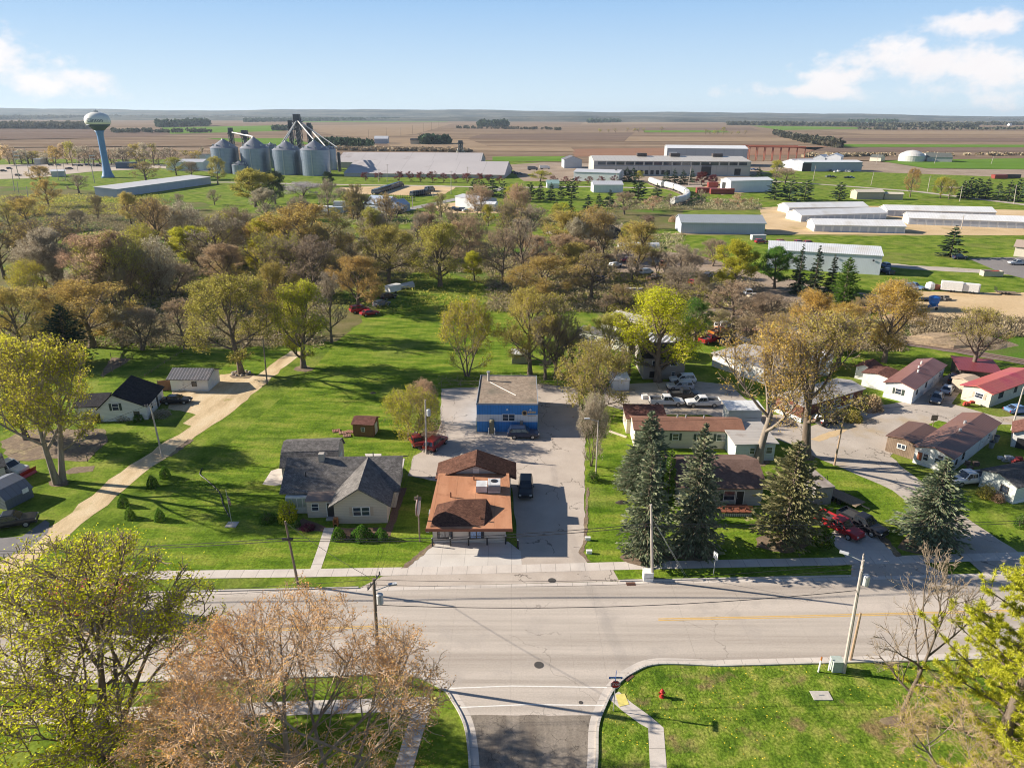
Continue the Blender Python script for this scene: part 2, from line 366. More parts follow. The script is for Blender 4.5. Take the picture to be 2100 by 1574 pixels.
S('farm_field', [(780, 284), (960, 286), (1000, 300), (1170, 302), (1180, 312), (960, 310), (800, 300)], .5, M_field3)
S('farm_field', [(1290, 281), (1640, 283), (1660, 290), (1280, 291)], .45, M_field3)
S('farm_field', [(-200, 290), (430, 284), (560, 292), (420, 300), (-200, 304)], .5, M_field)
S('farm_field', [(420, 284), (600, 284), (640, 296), (560, 300)], .55, M_fgreen)
S('farm_field', [(1300, 262), (1540, 262), (1560, 268), (1300, 268)], .45, M_field2)
S('farm_field', [(1320, 268), (1480, 268), (1500, 272), (1320, 272)], .6, M_fgreen)
S('farm_field', [(1700, 296), (2200, 298), (2200, 303), (1720, 302)], .55, M_fgreen)
S('farm_field', [(600, 246), (900, 246), (920, 250), (600, 251)], .5, M_fgreen)
S('meadow', [(1800, 330), (2300, 322), (2300, 350), (1900, 346)], .4, M_fgreen)
S('meadow', [(1560, 352), (1700, 350), (2300, 372), (2300, 402), (1900, 380), (1700, 366)], .12, M_sand if False else M_grass)
# yards and gravel in the middle distance
S('factory_yard', [(1040, 338), (1180, 328), (1750, 330), (2200, 350), (2200, 366), (1780, 372), (1560, 350), (1480, 392), (1300, 372), (1075, 372)], .08, M_dirt, rag=(20, 3))
S('factory_yard', [(1480, 400), (1440, 380), (1475, 372), (1570, 374), (1575, 386), (1560, 392)], .1, M_sand, rag=(6, 1.2))
S('parking_lot', [(1500, 375), (1560, 352), (1760, 360), (1960, 388), (1990, 378), (2200, 372), (2200, 366), (1830, 352), (1600, 347)], .1, M_dirt, rag=(15, 2))
S('storage_yard', [(1555, 426), (1600, 424), (1700, 420), (2200, 434), (2200, 490), (1880, 484), (1570, 482), (1380, 480), (1180, 496), (1180, 486), (1330, 484), (1395, 478), (1570, 474)], .06, M_sand, rag=(5, .8))
S('lot_gravel', [(700, 384), (905, 380), (935, 384), (905, 402), (720, 398), (690, 390)], .07, M_sand, rag=(5, 1))
S('lot_gravel', [(890, 425), (905, 418), (935, 415), (950, 428), (1060, 424), (1085, 428), (1060, 436), (930, 438), (900, 434)], .06, M_sand, rag=(3, .6))
S('town_lot', [(-200, 372), (60, 366), (190, 352), (330, 345), (430, 352), (420, 340), (200, 334), (-200, 342)], .06, mat('pale_lot', [(.3, (.42, .36, .30)), (.7, (.54, .46, .39))], scale=.03, detail=7, rough=1, spec=.05), rag=(12, 2))
band('road', [(225, 392), (330, 374), (470, 374), (600, 377), (700, 379), (860, 381), (1040, 385)], 7, .1, M_mhroad)
band('road', [(1040, 385), (990, 396), (930, 410), (880, 420), (800, 438), (740, 450)], 7, .1, flat('grey_road', (.30, .29, .28), .9, scale=.1))
band('road', [(1040, 385), (1200, 383), (1350, 386), (1600, 372), (1760, 384), (1880, 393), (1980, 405), (2200, 432)], 7, .1, M_mhroad)
band('gravel_drive', [(1803, 541), (1870, 548), (1960, 553), (2080, 560), (2200, 568)], 7, .02, M_mhroad, rag=.4)
S('parking_lot', [(1985, 530), (2300, 520), (2300, 575), (2100, 571), (2055, 560)], .03, flat('dark_asphalt', (.22, .20, .19), .95, scale=.1, fine=.15, fscale=2))
S('sand_yard', [(1840, 612), (1880, 596), (1950, 598), (2100, 600), (2300, 604), (2300, 690), (2060, 676), (1900, 664), (1850, 640)], .03, M_sand, rag=(2, .6))
S('dirt_yard', [(1180, 540), (1290, 512), (1420, 520), (1560, 560), (1700, 590), (1840, 610), (1850, 640), (1700, 640), (1500, 620), (1300, 580)], .02, M_dirt, rag=(2.5, .8))
S('woodland_floor', [(-260, 470), (-260, 610), (60, 610), (250, 700), (430, 720), (640, 700), (700, 700), (800, 600), (860, 540), (1000, 590), (1170, 610), (1250, 660), (1420, 700), (1560, 700), (1740, 650), (1700, 610), (1480, 560), (1250, 500), (1000, 470), (760, 470), (560, 440), (300, 420), (60, 455)], .01, M_wood, rag=(5, 1.6))
S('woodland_floor', [(1800, 640), (2300, 700), (2300, 780), (2000, 720), (1850, 690), (1740, 690)], .012, M_wood, rag=(3, .8))
S('woodland_floor', [(-300, 372), (70, 384), (210, 392), (440, 420), (330, 470), (60, 440), (-300, 440)], .01, M_wood, rag=(6, 2))
S('woodland_floor', [(1120, 440), (1250, 430), (1410, 405), (1560, 415), (1560, 432), (1400, 432), (1390, 470), (1250, 470), (1120, 455)], .014, M_wood, rag=(3, 1))
S('clearing', [(40, 520), (160, 480), (230, 500), (200, 560), (30, 585)], .022, M_grass, rag=(3, .8))
S('clearing', [(140, 470), (230, 465), (250, 490), (160, 490)], .022, M_grass, rag=(3, .8))
# the lawn of the long central plot and the gardens
S('lawn', [(215, 1135), (640, 760), (690, 700), (810, 610), (930, 600), (1010, 640), (1180, 720), (1180, 790), (905, 792), (895, 880), (845, 935), (720, 935), (840, 985), (885, 1000), (890, 1110), (835, 1163), (400, 1171), (100, 1183)], .012, M_lawn)
S('lawn', [(1206, 1152), (1186, 1130), (1200, 1100), (1204, 880), (1225, 860), (1300, 835), (1480, 850), (1590, 870), (1600, 900), (1660, 930), (1760, 960), (1850, 1020), (1970, 1070), (2080, 1150), (1745, 1143)], .012, M_lawn)
S('lawn', [(200, 790), (210, 760), (300, 700), (440, 715), (540, 715), (590, 720), (500, 800), (455, 765), (340, 775)], .013, M_lawn, rag=(2, .4))
S('lawn', [(1256, 1367 - 200), (1745, 1157), (1745, 1181), (1270, 1191)], .014, M_lawn)
S('lawn', [(1356, 1367), (1450, 1364), (1900, 1352), (2500, 1340), (2700, 1900), (1225, 1900), (1229, 1574), (1232, 1491), (1247, 1449), (1272, 1407), (1305, 1384)], .012, M_dand)
# streets: one pavement sheet
NA, NB = G(400, 1213), G(1745, 1183)
rd = (NB - NA).normalized(); rn = Vector((-rd.y, rd.x, 0))
def RP(px, py): return G(px, py)
nW, nE = NA - rd * 220, NA + rd * 320
sA = G(1650, 1360); sA = sA  # south kerb runs parallel
def south(x):  # world point on the south kerb line at world x
    t = (x - sA.x) / rd.x; return sA + rd * t
ret_l = arc([south(-16.5), south(-9.5), G(905, 1411), G(930, 1440), G(952, 1483), G(961, 1533), G(964, 1574), G(975, 1700), G(1000, 2000)])
ret_r = arc([G(1175, 2000), G(1205, 1700), G(1223, 1574), G(1226, 1491), G(1240, 1449), G(1262, 1408), G(1297, 1379), G(1350, 1361), south(18.5)])
road_pts = [nW, south(-220)] + ret_l + ret_r + [south(320), nE]
sheet('road', [tuple(p[:2]) for p in road_pts], .018, M_road, world=True)
S('road', [(962, 1466), (1226, 1466), (1224, 1574), (1205, 1700), (1175, 2000), (1000, 2000), (975, 1700), (963, 1574), (960, 1520)], .023, M_old, rag=(1.2, .08))
band('road_marking', [(916, 1411), (1050, 1406), (1245, 1409)], .12, .028, M_white_line)
band('road_marking', [(942, 1450), (1080, 1444), (1238, 1446)], .12, .028, M_white_line)
for dy in (-1.6, 1.6):
    band('road_marking', [(1350, 1270 + dy), (1650, 1263.5 + dy), (2250, 1247 + dy)], .12, .028, M_yellow_line)
    band('road_marking', [(-300, 1312 + dy), (330, 1297 + dy), (800, 1284 + dy)], .12, .028, M_yellow_line)
S('road', [(735, 1206), (785, 1181), (1000, 1174), (1256, 1166), (1270, 1191), (1000, 1198)], .021, M_lot)
S('road', [(1745, 1183), (1747, 1156), (1890, 1152), (1940, 1176), (1890, 1179)], .021, M_lot)
band('gutter', [(-400, 1236), (400, 1216), (735, 1208.5), (1270, 1195), (1745, 1186), (2300, 1171)], .55, .024, M_walk)
kerb('kerb', [nW, G(735, 1205)], .18, .13, M_kerb)
kerb('kerb', [G(1270, 1191), G(1745, 1181)], .18, .13, M_kerb)
kerb('kerb', [G(2030, 1174), nE], .18, .13, M_kerb)
kerb('kerb', [south(-220) ] + ret_l, .2, .13, M_kerb)
kerb('kerb', ret_r + [south(320)], .2, .13, M_kerb)
def offs(pts, d):
    out = []
    for i, p in enumerate(pts):
        t = (pts[min(i + 1, len(pts) - 1)] - pts[max(i - 1, 0)]).normalized(); out.append(p + Vector((-t.y, t.x, 0)) * d)
    return out
def wband(name, pts, w, z, m): return band(name, [tuple(p[:2]) for p in pts], w, z, m, world=True)
wband('gutter', offs(ret_l, .42), .6, .027, M_walk2); wband('gutter', offs(ret_r, .42), .6, .027, M_walk2)
wband('gutter', [south(-220) + rn * .42, south(-9.5) + rn * .42], .6, .026, M_walk); wband('gutter', [south(18.5) + rn * .42, south(320) + rn * .42], .6, .026, M_walk)
# sidewalks and paths
band('sidewalk', [(-300, 1194), (400, 1177.5), (640, 1174.5), (960, 1168.5), (1250, 1160.5), (1745, 1150), (1900, 1145.5), (2350, 1132)], 1.45, .032, M_walk)
band('sidewalk', [(-200, 1480), (300, 1462), (640, 1450), (880, 1442)], 1.5, .03, M_walk)
band('sidewalk', [(868, 1446), (850, 1500), (828, 1574), (770, 1760)], 1.4, .034, M_walk2)
band('sidewalk', [(1258, 1424), (1285, 1448), (1322, 1475), (1345, 1492), (1350, 1574), (1362, 1760)], 1.25, .03, M_walk2)
S('tactile_ramp', [(1262, 1424), (1281, 1422), (1290, 1444), (1270, 1449)], .05, flat('yellow_plate', (.70, .60, .18), .8))
S('tactile_ramp', [(884, 1428), (897, 1430), (897, 1444), (884, 1446)], .05, flat('yellow_plate', (.70, .60, .18), .8))
band('path', [(675, 1082), (660, 1130), (646, 1170)], 1.15, .026, M_walk2)
# business lot, aprons, drives
S('parking_lot', [(1207, 1157), (1186, 1132), (1198, 1110), (1200, 900), (1190, 868), (1184, 795), (1110, 787), (905, 797), (903, 870), (893, 893), (886, 915), (848, 935), (836, 975), (884, 985), (1050, 1000), (1062, 1115), (1070, 1162)], .018, M_lot, rag=(1.2, .12))
S('driveway_apron', [(830, 1164), (868, 1134), (890, 1112), (1042, 1110), (1068, 1130), (1070, 1158)], .022, M_apron)
S('driveway_apron', [(715, 938), (800, 937), (830, 940), (822, 985), (800, 975), (712, 955)], .022, M_apron)
S('walkway', [(538, 993), (556, 965), (582, 957), (590, 990), (565, 996)], .02, M_walk2)
S('walkway', [(748, 930), (782, 930), (782, 938), (752, 940)], .024, M_apron)
band('gravel_lane', [(612, 720), (560, 757), (510, 800), (462, 838), (400, 882), (330, 928), (250, 985), (170, 1052), (80, 1118), (-60, 1220)], 3.3, .016, M_gravel, rag=.28)
S('gravel_yard', [(352, 800), (430, 800), (452, 768), (500, 762), (535, 772), (470, 838), (400, 876), (375, 868), (402, 850), (345, 838)], .014, M_gravel, rag=(1.2, .25))
S('drive_patch', [(45, 1100), (68, 1083), (92, 1066), (102, 1072), (98, 1092), (60, 1125), (20, 1140), (-40, 1150), (-40, 1105)], .02, flat('patch_asphalt', (.20, .19, .19), .95, scale=1))
S('garden_bed', [(0, 905), (55, 880), (215, 880), (222, 905), (180, 945), (100, 940), (20, 948)], .018, M_soil, rag=(1.2, .3))
S('garden_bed', [(205, 770), (228, 733), (272, 735), (245, 752), (212, 772)], .018, M_soil, rag=(1.2, .2))
S('garden_bed', [(130, 968), (150, 958), (195, 955), (190, 966), (140, 972)], .019, M_soil, rag=(1, .25))
S('garden_bed', [(600, 1075), (622, 1062), (668, 1080), (666, 1090), (612, 1088)], .02, M_mulch, rag=(.6, .12))
S('garden_bed', [(682, 1092), (700, 1082), (790, 1082), (800, 1060), (815, 1000), (835, 1000), (800, 1100), (700, 1108)], .021, M_mulch, rag=(.8, .12))
S('garden_bed', [(845, 905), (868, 885), (900, 880), (893, 895), (885, 925), (862, 923)], .022, M_mulch, rag=(.6, .12))
for x, y, w_ in [(1608, 1112, 62), (1420, 1130, 60), (1322, 1142, 58), (1903, 1112, 70), (622, 756, 20), (495, 768, 26), (120, 990, 24), (1555, 948, 26), (1652, 938, 24), (1846, 1478, 40)]:
    S('needle_litter', [(x + w_ * math.cos(a) * R.uniform(.75, 1.1), y + w_ * .34 * math.sin(a) * R.uniform(.75, 1.1)) for a in [k * .4488 for k in range(14)]], .03, M_soil, rag=(.5, .18))
S('bare_soil', [(822, 1165), (836, 1152), (866, 1128), (888, 1112), (893, 1116), (872, 1134), (836, 1164)], .034, M_soil, rag=(.4, .15))
S('bare_soil', [(1186, 1132), (1196, 1110), (1203, 1000), (1208, 1000), (1204, 1110), (1196, 1132), (1212, 1152), (1204, 1152)], .034, M_soil, rag=(.5, .12))
S('bare_soil', [(1800, 1100), (1812, 1096), (1850, 1140), (1838, 1142)], .034, M_soil, rag=(.5, .15))
S('bare_soil', [(385, 900), (345, 935), (352, 936), (398, 902)], .034, M_soil, rag=(.6, .2))
# mobile-home park lanes
S('park_lane', [(1240, 795), (1300, 786), (1420, 780), (1500, 790), (1560, 850), (1600, 850), (1660, 875), (1740, 850), (1810, 830), (1900, 815), (1960, 830), (2050, 855), (2200, 840), (2200, 880), (2060, 870), (1960, 860), (1850, 905), (1825, 935), (1860, 965), (1980, 1060), (2130, 1160), (2020, 1180), (1985, 1148), (1960, 1125), (1900, 1060), (1830, 1005), (1740, 965), (1690, 945), (1620, 910), (1560, 885), (1450, 850), (1310, 850), (1240, 830)], .016, M_mhroad, rag=(1.5, .18))
S('driveway', [(1690, 1100), (1740, 1072), (1800, 1090), (1840, 1140), (1890, 1152), (1747, 1156), (1722, 1128)], .019, M_walk2)
S('driveway', [(1880, 820), (1905, 790), (1985, 745), (2000, 760), (1950, 830)], .02, M_mhroad)
S('park_verge', [(1898, 872), (1925, 862), (1952, 868), (1935, 880), (1905, 880)], .021, M_lawn)
S('park_verge', [(1660, 900), (1700, 885), (1745, 872), (1720, 892), (1680, 905)], .021, M_sand, rag=(.8, .2))
band('rail_ballast', [(2250, 772), (2100, 742), (1960, 718), (1850, 702), (1700, 690)], 4.2, .05, M_ballast, rag=.3)
for o_ in (-.75, .75):
    wb = [G(*p) for p in [(2250, 772), (2100, 742), (1960, 718), (1850, 702), (1700, 690)]]
    MB().tube([p + Vector((0, o_, .2)) for p in wb], .07, 4).build('rail_track', flat('rail_steel', (.16, .10, .08), .6))['kind'] = 'structure'
# distant wooded hills, real terrain far beyond the fields
def hills(y0, y1, hfun, seed):
    rr = random.Random(seed); ph = [rr.uniform(0, 6.3) for _ in range(5)]
    nx, ny = 160, 10; vs = []; fs = []
    for j in range(ny + 1):
        for i in range(nx + 1):
            x = -11500 + 23000 * i / nx; y = y0 + (y1 - y0) * j / ny
            h = hfun(x) + sum(math.sin(x / s + ph[k]) * a for k, (s, a) in enumerate([(1900, 12), (900, 8), (420, 4), (210, 2.5), (95, 1.6)]))
            h = max(h, 1) * math.sin(math.pi * min(1, j / ny * .62)) + rr.uniform(0, 3.5)
            vs.append((x, y, h if j else -1))
    for j in range(ny):
        for i in range(nx): a = j * (nx + 1) + i; fs.append((a, a + 1, a + nx + 2, a + nx + 1))
    return kind(MB().add(vs, fs).build('hills', M_hill), 'structure')
hills(8200, 11000, lambda x: 92 - x * .0032, 3)
hills(5600, 7200, lambda x: 20 - x * .0015, 8)
# ------------------------------------------------------------------ plants
M_bark = mat('bark', [(.3, (.11, .085, .065)), (.7, (.23, .185, .145))], scale=2.5, detail=8, rough=1, spec=.05, stretch=(3, 3, .5), bump=.8, bscale=6)
M_pale_bark = mat('pale_bark', [(.3, (.20, .165, .13)), (.7, (.34, .29, .24))], scale=2.5, detail=8, rough=1, spec=.05, stretch=(3, 3, .5), bump=.8, bscale=6)
M_twig = flat('twig', (.33, .26, .19), 1, spec=.05)
M_ptwig = flat('pale_twig', (.56, .40, .27), 1, spec=.05)
def leafm(n, a, b, c, o=.35, t=.5): return mat('leaf_' + n, [(.0, a), (.5, b), (1., c)], island=1, transl=t, objr=o)
TONE = {
 'or': leafm('rust_bud', (.42, .29, .08), (.57, .42, .12), (.68, .55, .19), .2),
 'tan': leafm('tan_bud', (.62, .34, .11), (.78, .46, .16), (.84, .57, .24), .06),
 'go': leafm('golden', (.52, .34, .075), (.69, .48, .115), (.80, .62, .19), .15),
 'ol': leafm('olive', (.30, .265, .05), (.46, .41, .09), (.60, .54, .15), .25),
 'yg': leafm('yellow_green', (.32, .33, .03), (.52, .50, .05), (.66, .62, .09), .2),
 'li': leafm('lime', (.46, .48, .02), (.70, .68, .04), (.80, .77, .08), .1, .6),
 'pk': leafm('pinkish', (.44, .30, .18), (.58, .41, .25), (.70, .53, .35), .2),
 'gr': leafm('grey_bud', (.40, .35, .25), (.53, .47, .34), (.64, .58, .44), .2),
 'rd': leafm('plum', (0.108, 0.024, 0.036), (0.192, 0.048, 0.060), (0.264, 0.072, 0.084)),
 'wh': leafm('blossom', (0.495, 0.462, 0.506), (0.638, 0.605, 0.660), (0.770, 0.737, 0.770), .1),
 'gn': leafm('green', (0.056, 0.140, 0.021), (0.119, 0.238, 0.035), (0.210, 0.350, 0.056), .2),
 'sp': leafm('spruce', (.095, .125, .065), (.21, .25, .145), (.37, .39, .25), .22, .15),
 'dk': leafm('dark_needle', (0.027, 0.053, 0.033), (0.057, 0.099, 0.054), (0.105, 0.150, 0.083), .25, .1),
 'pi': leafm('pine', (.38, .42, .03), (.58, .58, .05), (.74, .70, .09), .12, .35),
 'pg': leafm('dull_pine', (.15, .155, .065), (.26, .245, .115), (.39, .35, .18), .12, .2),
 'fw': leafm('far_tree', (.065, .075, .05), (.11, .11, .075), (.165, .155, .11), .3, .2),
 'dr': leafm('dry_brush', (.26, .20, .12), (.38, .31, .20), (.52, .44, .30), .3, .2),
}
def leaves_np(rng, P, size, up=.25, asp=.62):
    n = len(P)
    nrm = rng.normal(size=(n, 3)); nrm[:, 2] += up; nrm /= np.linalg.norm(nrm, axis=1)[:, None]
    t = np.cross(nrm, rng.normal(size=(n, 3))); t /= np.linalg.norm(t, axis=1)[:, None]
    b = np.cross(nrm, t); s = size * rng.uniform(.6, 1.35, (n, 1))
    V = np.stack([P - t*s*.5, P + b*s*asp*.5, P + t*s*.5, P - b*s*asp*.5], 1).reshape(-1, 3)
    return V
def mesh_np(name, mbs, quads, mats, tri=None):
    """mbs: MB with twigs (slot 0); quads: Nx3 leaf verts in groups of 4 (slot 1)."""
    nv0 = len(mbs.v); V = np.concatenate([np.array(mbs.v, dtype=np.float64).reshape(-1, 3), quads]) if nv0 else quads
    nq = len(quads) // 4
    me = bpy.data.meshes.new(name)
    lt = [len(f) for f in mbs.f]; li = [i for f in mbs.f for i in f]
    loops = np.concatenate([np.array(li, dtype=np.int32), np.arange(nv0, nv0 + nq * 4, dtype=np.int32)])
    tot = np.concatenate([np.array(lt, dtype=np.int32), np.full(nq, 4, np.int32)])
    st = np.concatenate([[0], np.cumsum(tot)[:-1]]).astype(np.int32)
    me.vertices.add(len(V)); me.vertices.foreach_set('co', V.astype(np.float32).ravel())
    me.loops.add(len(loops)); me.loops.foreach_set('vertex_index', loops)
    me.polygons.add(len(tot)); me.polygons.foreach_set('loop_start', st); me.polygons.foreach_set('loop_total', tot)
    me.polygons.foreach_set('material_index', np.concatenate([np.zeros(len(lt), np.int32), np.ones(nq, np.int32)]))
    for m in mats: me.materials.append(m)
    me.update(calc_edges=True); return me
def broad(seed, Rr=4.3, zb=2.2, nl=10, n2=6, n3=5, n4=4, nleaf=8000, lsize=.14, trunk=1, lean=0., upw=.55, tr=.26, twig_r=.016, clump=.16, bark=None, low=18, twig=None, skew=.92, flatness=1.0, spread=.30):
    """A deciduous tree 10 m high with crown radius Rr: (trunk mesh, crown mesh)."""
    rr = random.Random(seed); rng = np.random.default_rng(seed)
    H = 10.0; zc = zb + (H - zb) * .48
    lump = [(rr.uniform(0, 6.28), rr.uniform(-.3, 1), rr.uniform(.78, 1.12)) for _ in range(9)]
    def reach(p, d):
        # ellipsoid, lumpy
        a = rr.uniform(.86, 1.04)
        az_ = math.atan2(d.y, d.x)
        for la, le, ls in lump:
            if abs((az_ - la + math.pi) % (2 * math.pi) - math.pi) < .45 and abs(d.z - le) < .45: a *= ls
        rz = (H - zc) if d.z > 0 else (zc - zb)
        q = Vector((p.x / Rr, p.y / Rr, (p.z - zc) / ((H - zc) if p.z > zc else (zc - zb))))
        e = Vector((d.x / Rr, d.y / Rr, d.z / rz))
        A = e.dot(e); B = q.dot(e); Cc = q.dot(q) - 1
        dis = B * B - A * Cc
        return max(.25, (-B + math.sqrt(dis)) / A * a) if dis > 0 else .25
    T = MB(); Cw = MB(); tips = []
    def path(p, d, Ln, n, bend, upb):
        pts = [p.copy()]; d = d.copy()
        for _ in range(n):
            d = (d + Vector((rr.gauss(0, bend), rr.gauss(0, bend), rr.gauss(0, bend) + upb))).normalized()
            pts.append(pts[-1] + d * (Ln / n))
        return pts
    def at(pts, t):
        x = t * (len(pts) - 1); i = min(int(x), len(pts) - 2); return pts[i].lerp(pts[i + 1], x - i), (pts[i + 1] - pts[i]).normalized()
    def twig_leaf(pts): tips.append((pts[0], pts[-1]))
    def sub(pts, r, lvl):
        nn = (n2, n3, n4)[lvl]
        Lp = sum((b - a).length for a, b in zip(pts, pts[1:]))
        for i in range(nn):
            t = .22 + .78 * (i + rr.random()) / nn
            p, d = at(pts, min(t, 1))
            ax = d.orthogonal().normalized(); ax.rotate(Matrix.Rotation(rr.uniform(0, 6.28), 3, d))
            ang = rad(rr.uniform(24, 62)); dd = (d * math.cos(ang) + ax * math.sin(ang)); dd.z += (.18, .14, .10)[lvl]; dd.normalize()
            Ln = min(reach(p, dd) * skew, Lp * rr.uniform(.42, .72) * (1.05 - .45 * t))
            if lvl == 2: Ln = min(Ln, rr.uniform(.35, .85))
            if Ln < .22: continue
            r2_ = r * (1 - .55 * t) * (.56, .55, .6)[lvl]
            q = path(p, dd, Ln, (4, 3, 2)[lvl], (.13, .16, .2)[lvl], (.06, .05, .03)[lvl])
            if lvl == 0: T.tube(q, [r2_ * (1 - .7 * k / 4) for k in range(5)], 5, cap=False); sub(q, r2_, 1)
            elif lvl == 1: Cw.tube(q, [max(twig_r, r2_ * (1 - .6 * k / 3)) for k in range(4)], 3, cap=False); twig_leaf(q[1:]); sub(q, r2_, 2)
            else: Cw.tube(q, [twig_r, twig_r * .8, twig_r * .4], 3, cap=False); twig_leaf(q)
    for s_ in range(trunk):
        a0 = rr.uniform(0, 6.28) if trunk < 3 else s_ * 6.283 / trunk + rr.uniform(-.4, .4)
        base = Vector((math.cos(a0), math.sin(a0), 0)) * (.18 * (trunk > 1))
        dirn = Vector((math.cos(a0) * (spread if trunk > 1 else lean), math.sin(a0) * (spread if trunk > 1 else lean), 1)).normalized()
        th = zb + (H - zb) * (.62 if trunk == 1 else .6)
        tp = path(base, dirn, th, 7, .045, .02)
        rt = tr * (1 if trunk == 1 else .72)
        tp[0].z = -.15
        T.tube(tp, [rt * 1.35] + [rt * (1 - .78 * (k / 7) ** 1.1) for k in range(1, 8)], 8, cap=False)
        for i in range(nl):
            t0 = max(.12, (zb / th) * .82); t = t0 + (1.0 - t0) * (i + .5 * rr.random()) / nl
            p, d = at(tp, min(1, t)); a = i * 2.4 + rr.uniform(-.4, .4) + a0
            f = (t - t0) / (1 - t0 + 1e-6)
            e = rad(low + f * (78 - low) + rr.uniform(-8, 8)) * flatness
            dd = Vector((math.cos(a) * math.cos(e), math.sin(a) * math.cos(e), math.sin(e)))
            if trunk > 1: dd = (dd + Vector((dirn.x, dirn.y, 0)) * .8).normalized()
            Ln = reach(p, dd) * rr.uniform(.86, 1.0)
            rl = rt * (1 - .6 * t) * .62
            q = path(p, dd, Ln, 5, .09, upw * .12)
            T.tube(q, [rl * (1 - .8 * k / 5) for k in range(6)], 5, cap=False); sub(q, rl, 0)
    A = np.array([tuple(a) for a, b in tips]); B = np.array([tuple(b) for a, b in tips])
    if nleaf:
        k = rng.integers(0, len(A), nleaf); t = rng.beta(1.6, .9, (nleaf, 1))
        P = A[k] * (1 - t) + B[k] * t + rng.normal(size=(nleaf, 3)) * clump
        Q = leaves_np(rng, P, lsize)
    else: Q = np.zeros((0, 3))
    tm = T.mesh('trunk', bark or M_bark, True)
    return tm, mesh_np('crown', Cw, Q, [twig or M_twig, TONE['ol']])
def conifer(seed, Rr=2.3, zb=.4, nw=34, nb=11, ns=9, size=.42, droop=.25, top_up=.1, power=.85, ragg=.2):
    rr = random.Random(seed); rng = np.random.default_rng(seed); H = 10.0
    T = MB(); T.tube([(0, 0, -.1), (0, 0, H * .5), (0, 0, H * .97)], [.2, .12, .02], 7)
    Cw = MB(); P = []; D = []; S_ = []
    for w in range(nw):
        f = (w + rr.random() * .6) / nw; z = zb + (H - zb) * f ** .92
        Rz = Rr * (1 - f) ** power * (1 if f > .1 else .78 + 2.2 * f)
        n = max(4, int(nb * (1 - .5 * f)))
        for i in range(n):
            a = rr.uniform(0, 6.28); Ln = max(.18, Rz * rr.uniform(1 - ragg * 1.6, 1 + ragg * .6))
            dz = -droop + f * (droop + .55) + rr.uniform(-.1, .1)
            d = Vector((math.cos(a), math.sin(a), dz)).normalized()
            tip = Vector((0, 0, z)) + d * Ln + Vector((0, 0, top_up * Ln * .5))
            Cw.tube([(0, 0, z), tuple(tip)], [.03, .008], 3, cap=False)
            m = max(2, int(ns * Ln / Rr) + 2)
            for k in range(m):
                t = .25 + .8 * (k + rr.random() * .6) / m
                p = Vector((0, 0, z)).lerp(tip, min(1.03, t)); sd_ = Vector((-d.y, d.x, 0)) * rr.uniform(-.28, .28) * Ln * .7 * t
                P.append(tuple(p + sd_ + Vector((0, 0, rr.uniform(-.08, .06))))); D.append(tuple((d + sd_ * 1.2 + Vector((0, 0, rr.uniform(-.5, .1)))).normalized()))
                S_.append(size * rr.uniform(.6, 1.25) * (.55 + .45 * min(1, Rz / Rr + .2)))
    P = np.array(P); D = np.array(D); S_ = np.array(S_)[:, None]
    side = np.cross(D, rng.normal(size=P.shape)); side /= np.linalg.norm(side, axis=1)[:, None]
    Q = np.stack([P - D*S_*.5, P + side*S_*.26, P + D*S_*.6, P - side*S_*.26], 1).reshape(-1, 3)
    s2 = np.cross(D, side)
    Q2 = np.stack([P - D*S_*.45, P + s2*S_*.24, P + D*S_*.5, P - s2*S_*.24], 1).reshape(-1, 3)
    return T.mesh('trunk', M_bark, True), mesh_np('crown', Cw, np.concatenate([Q, Q2]), [M_twig, TONE['sp']])
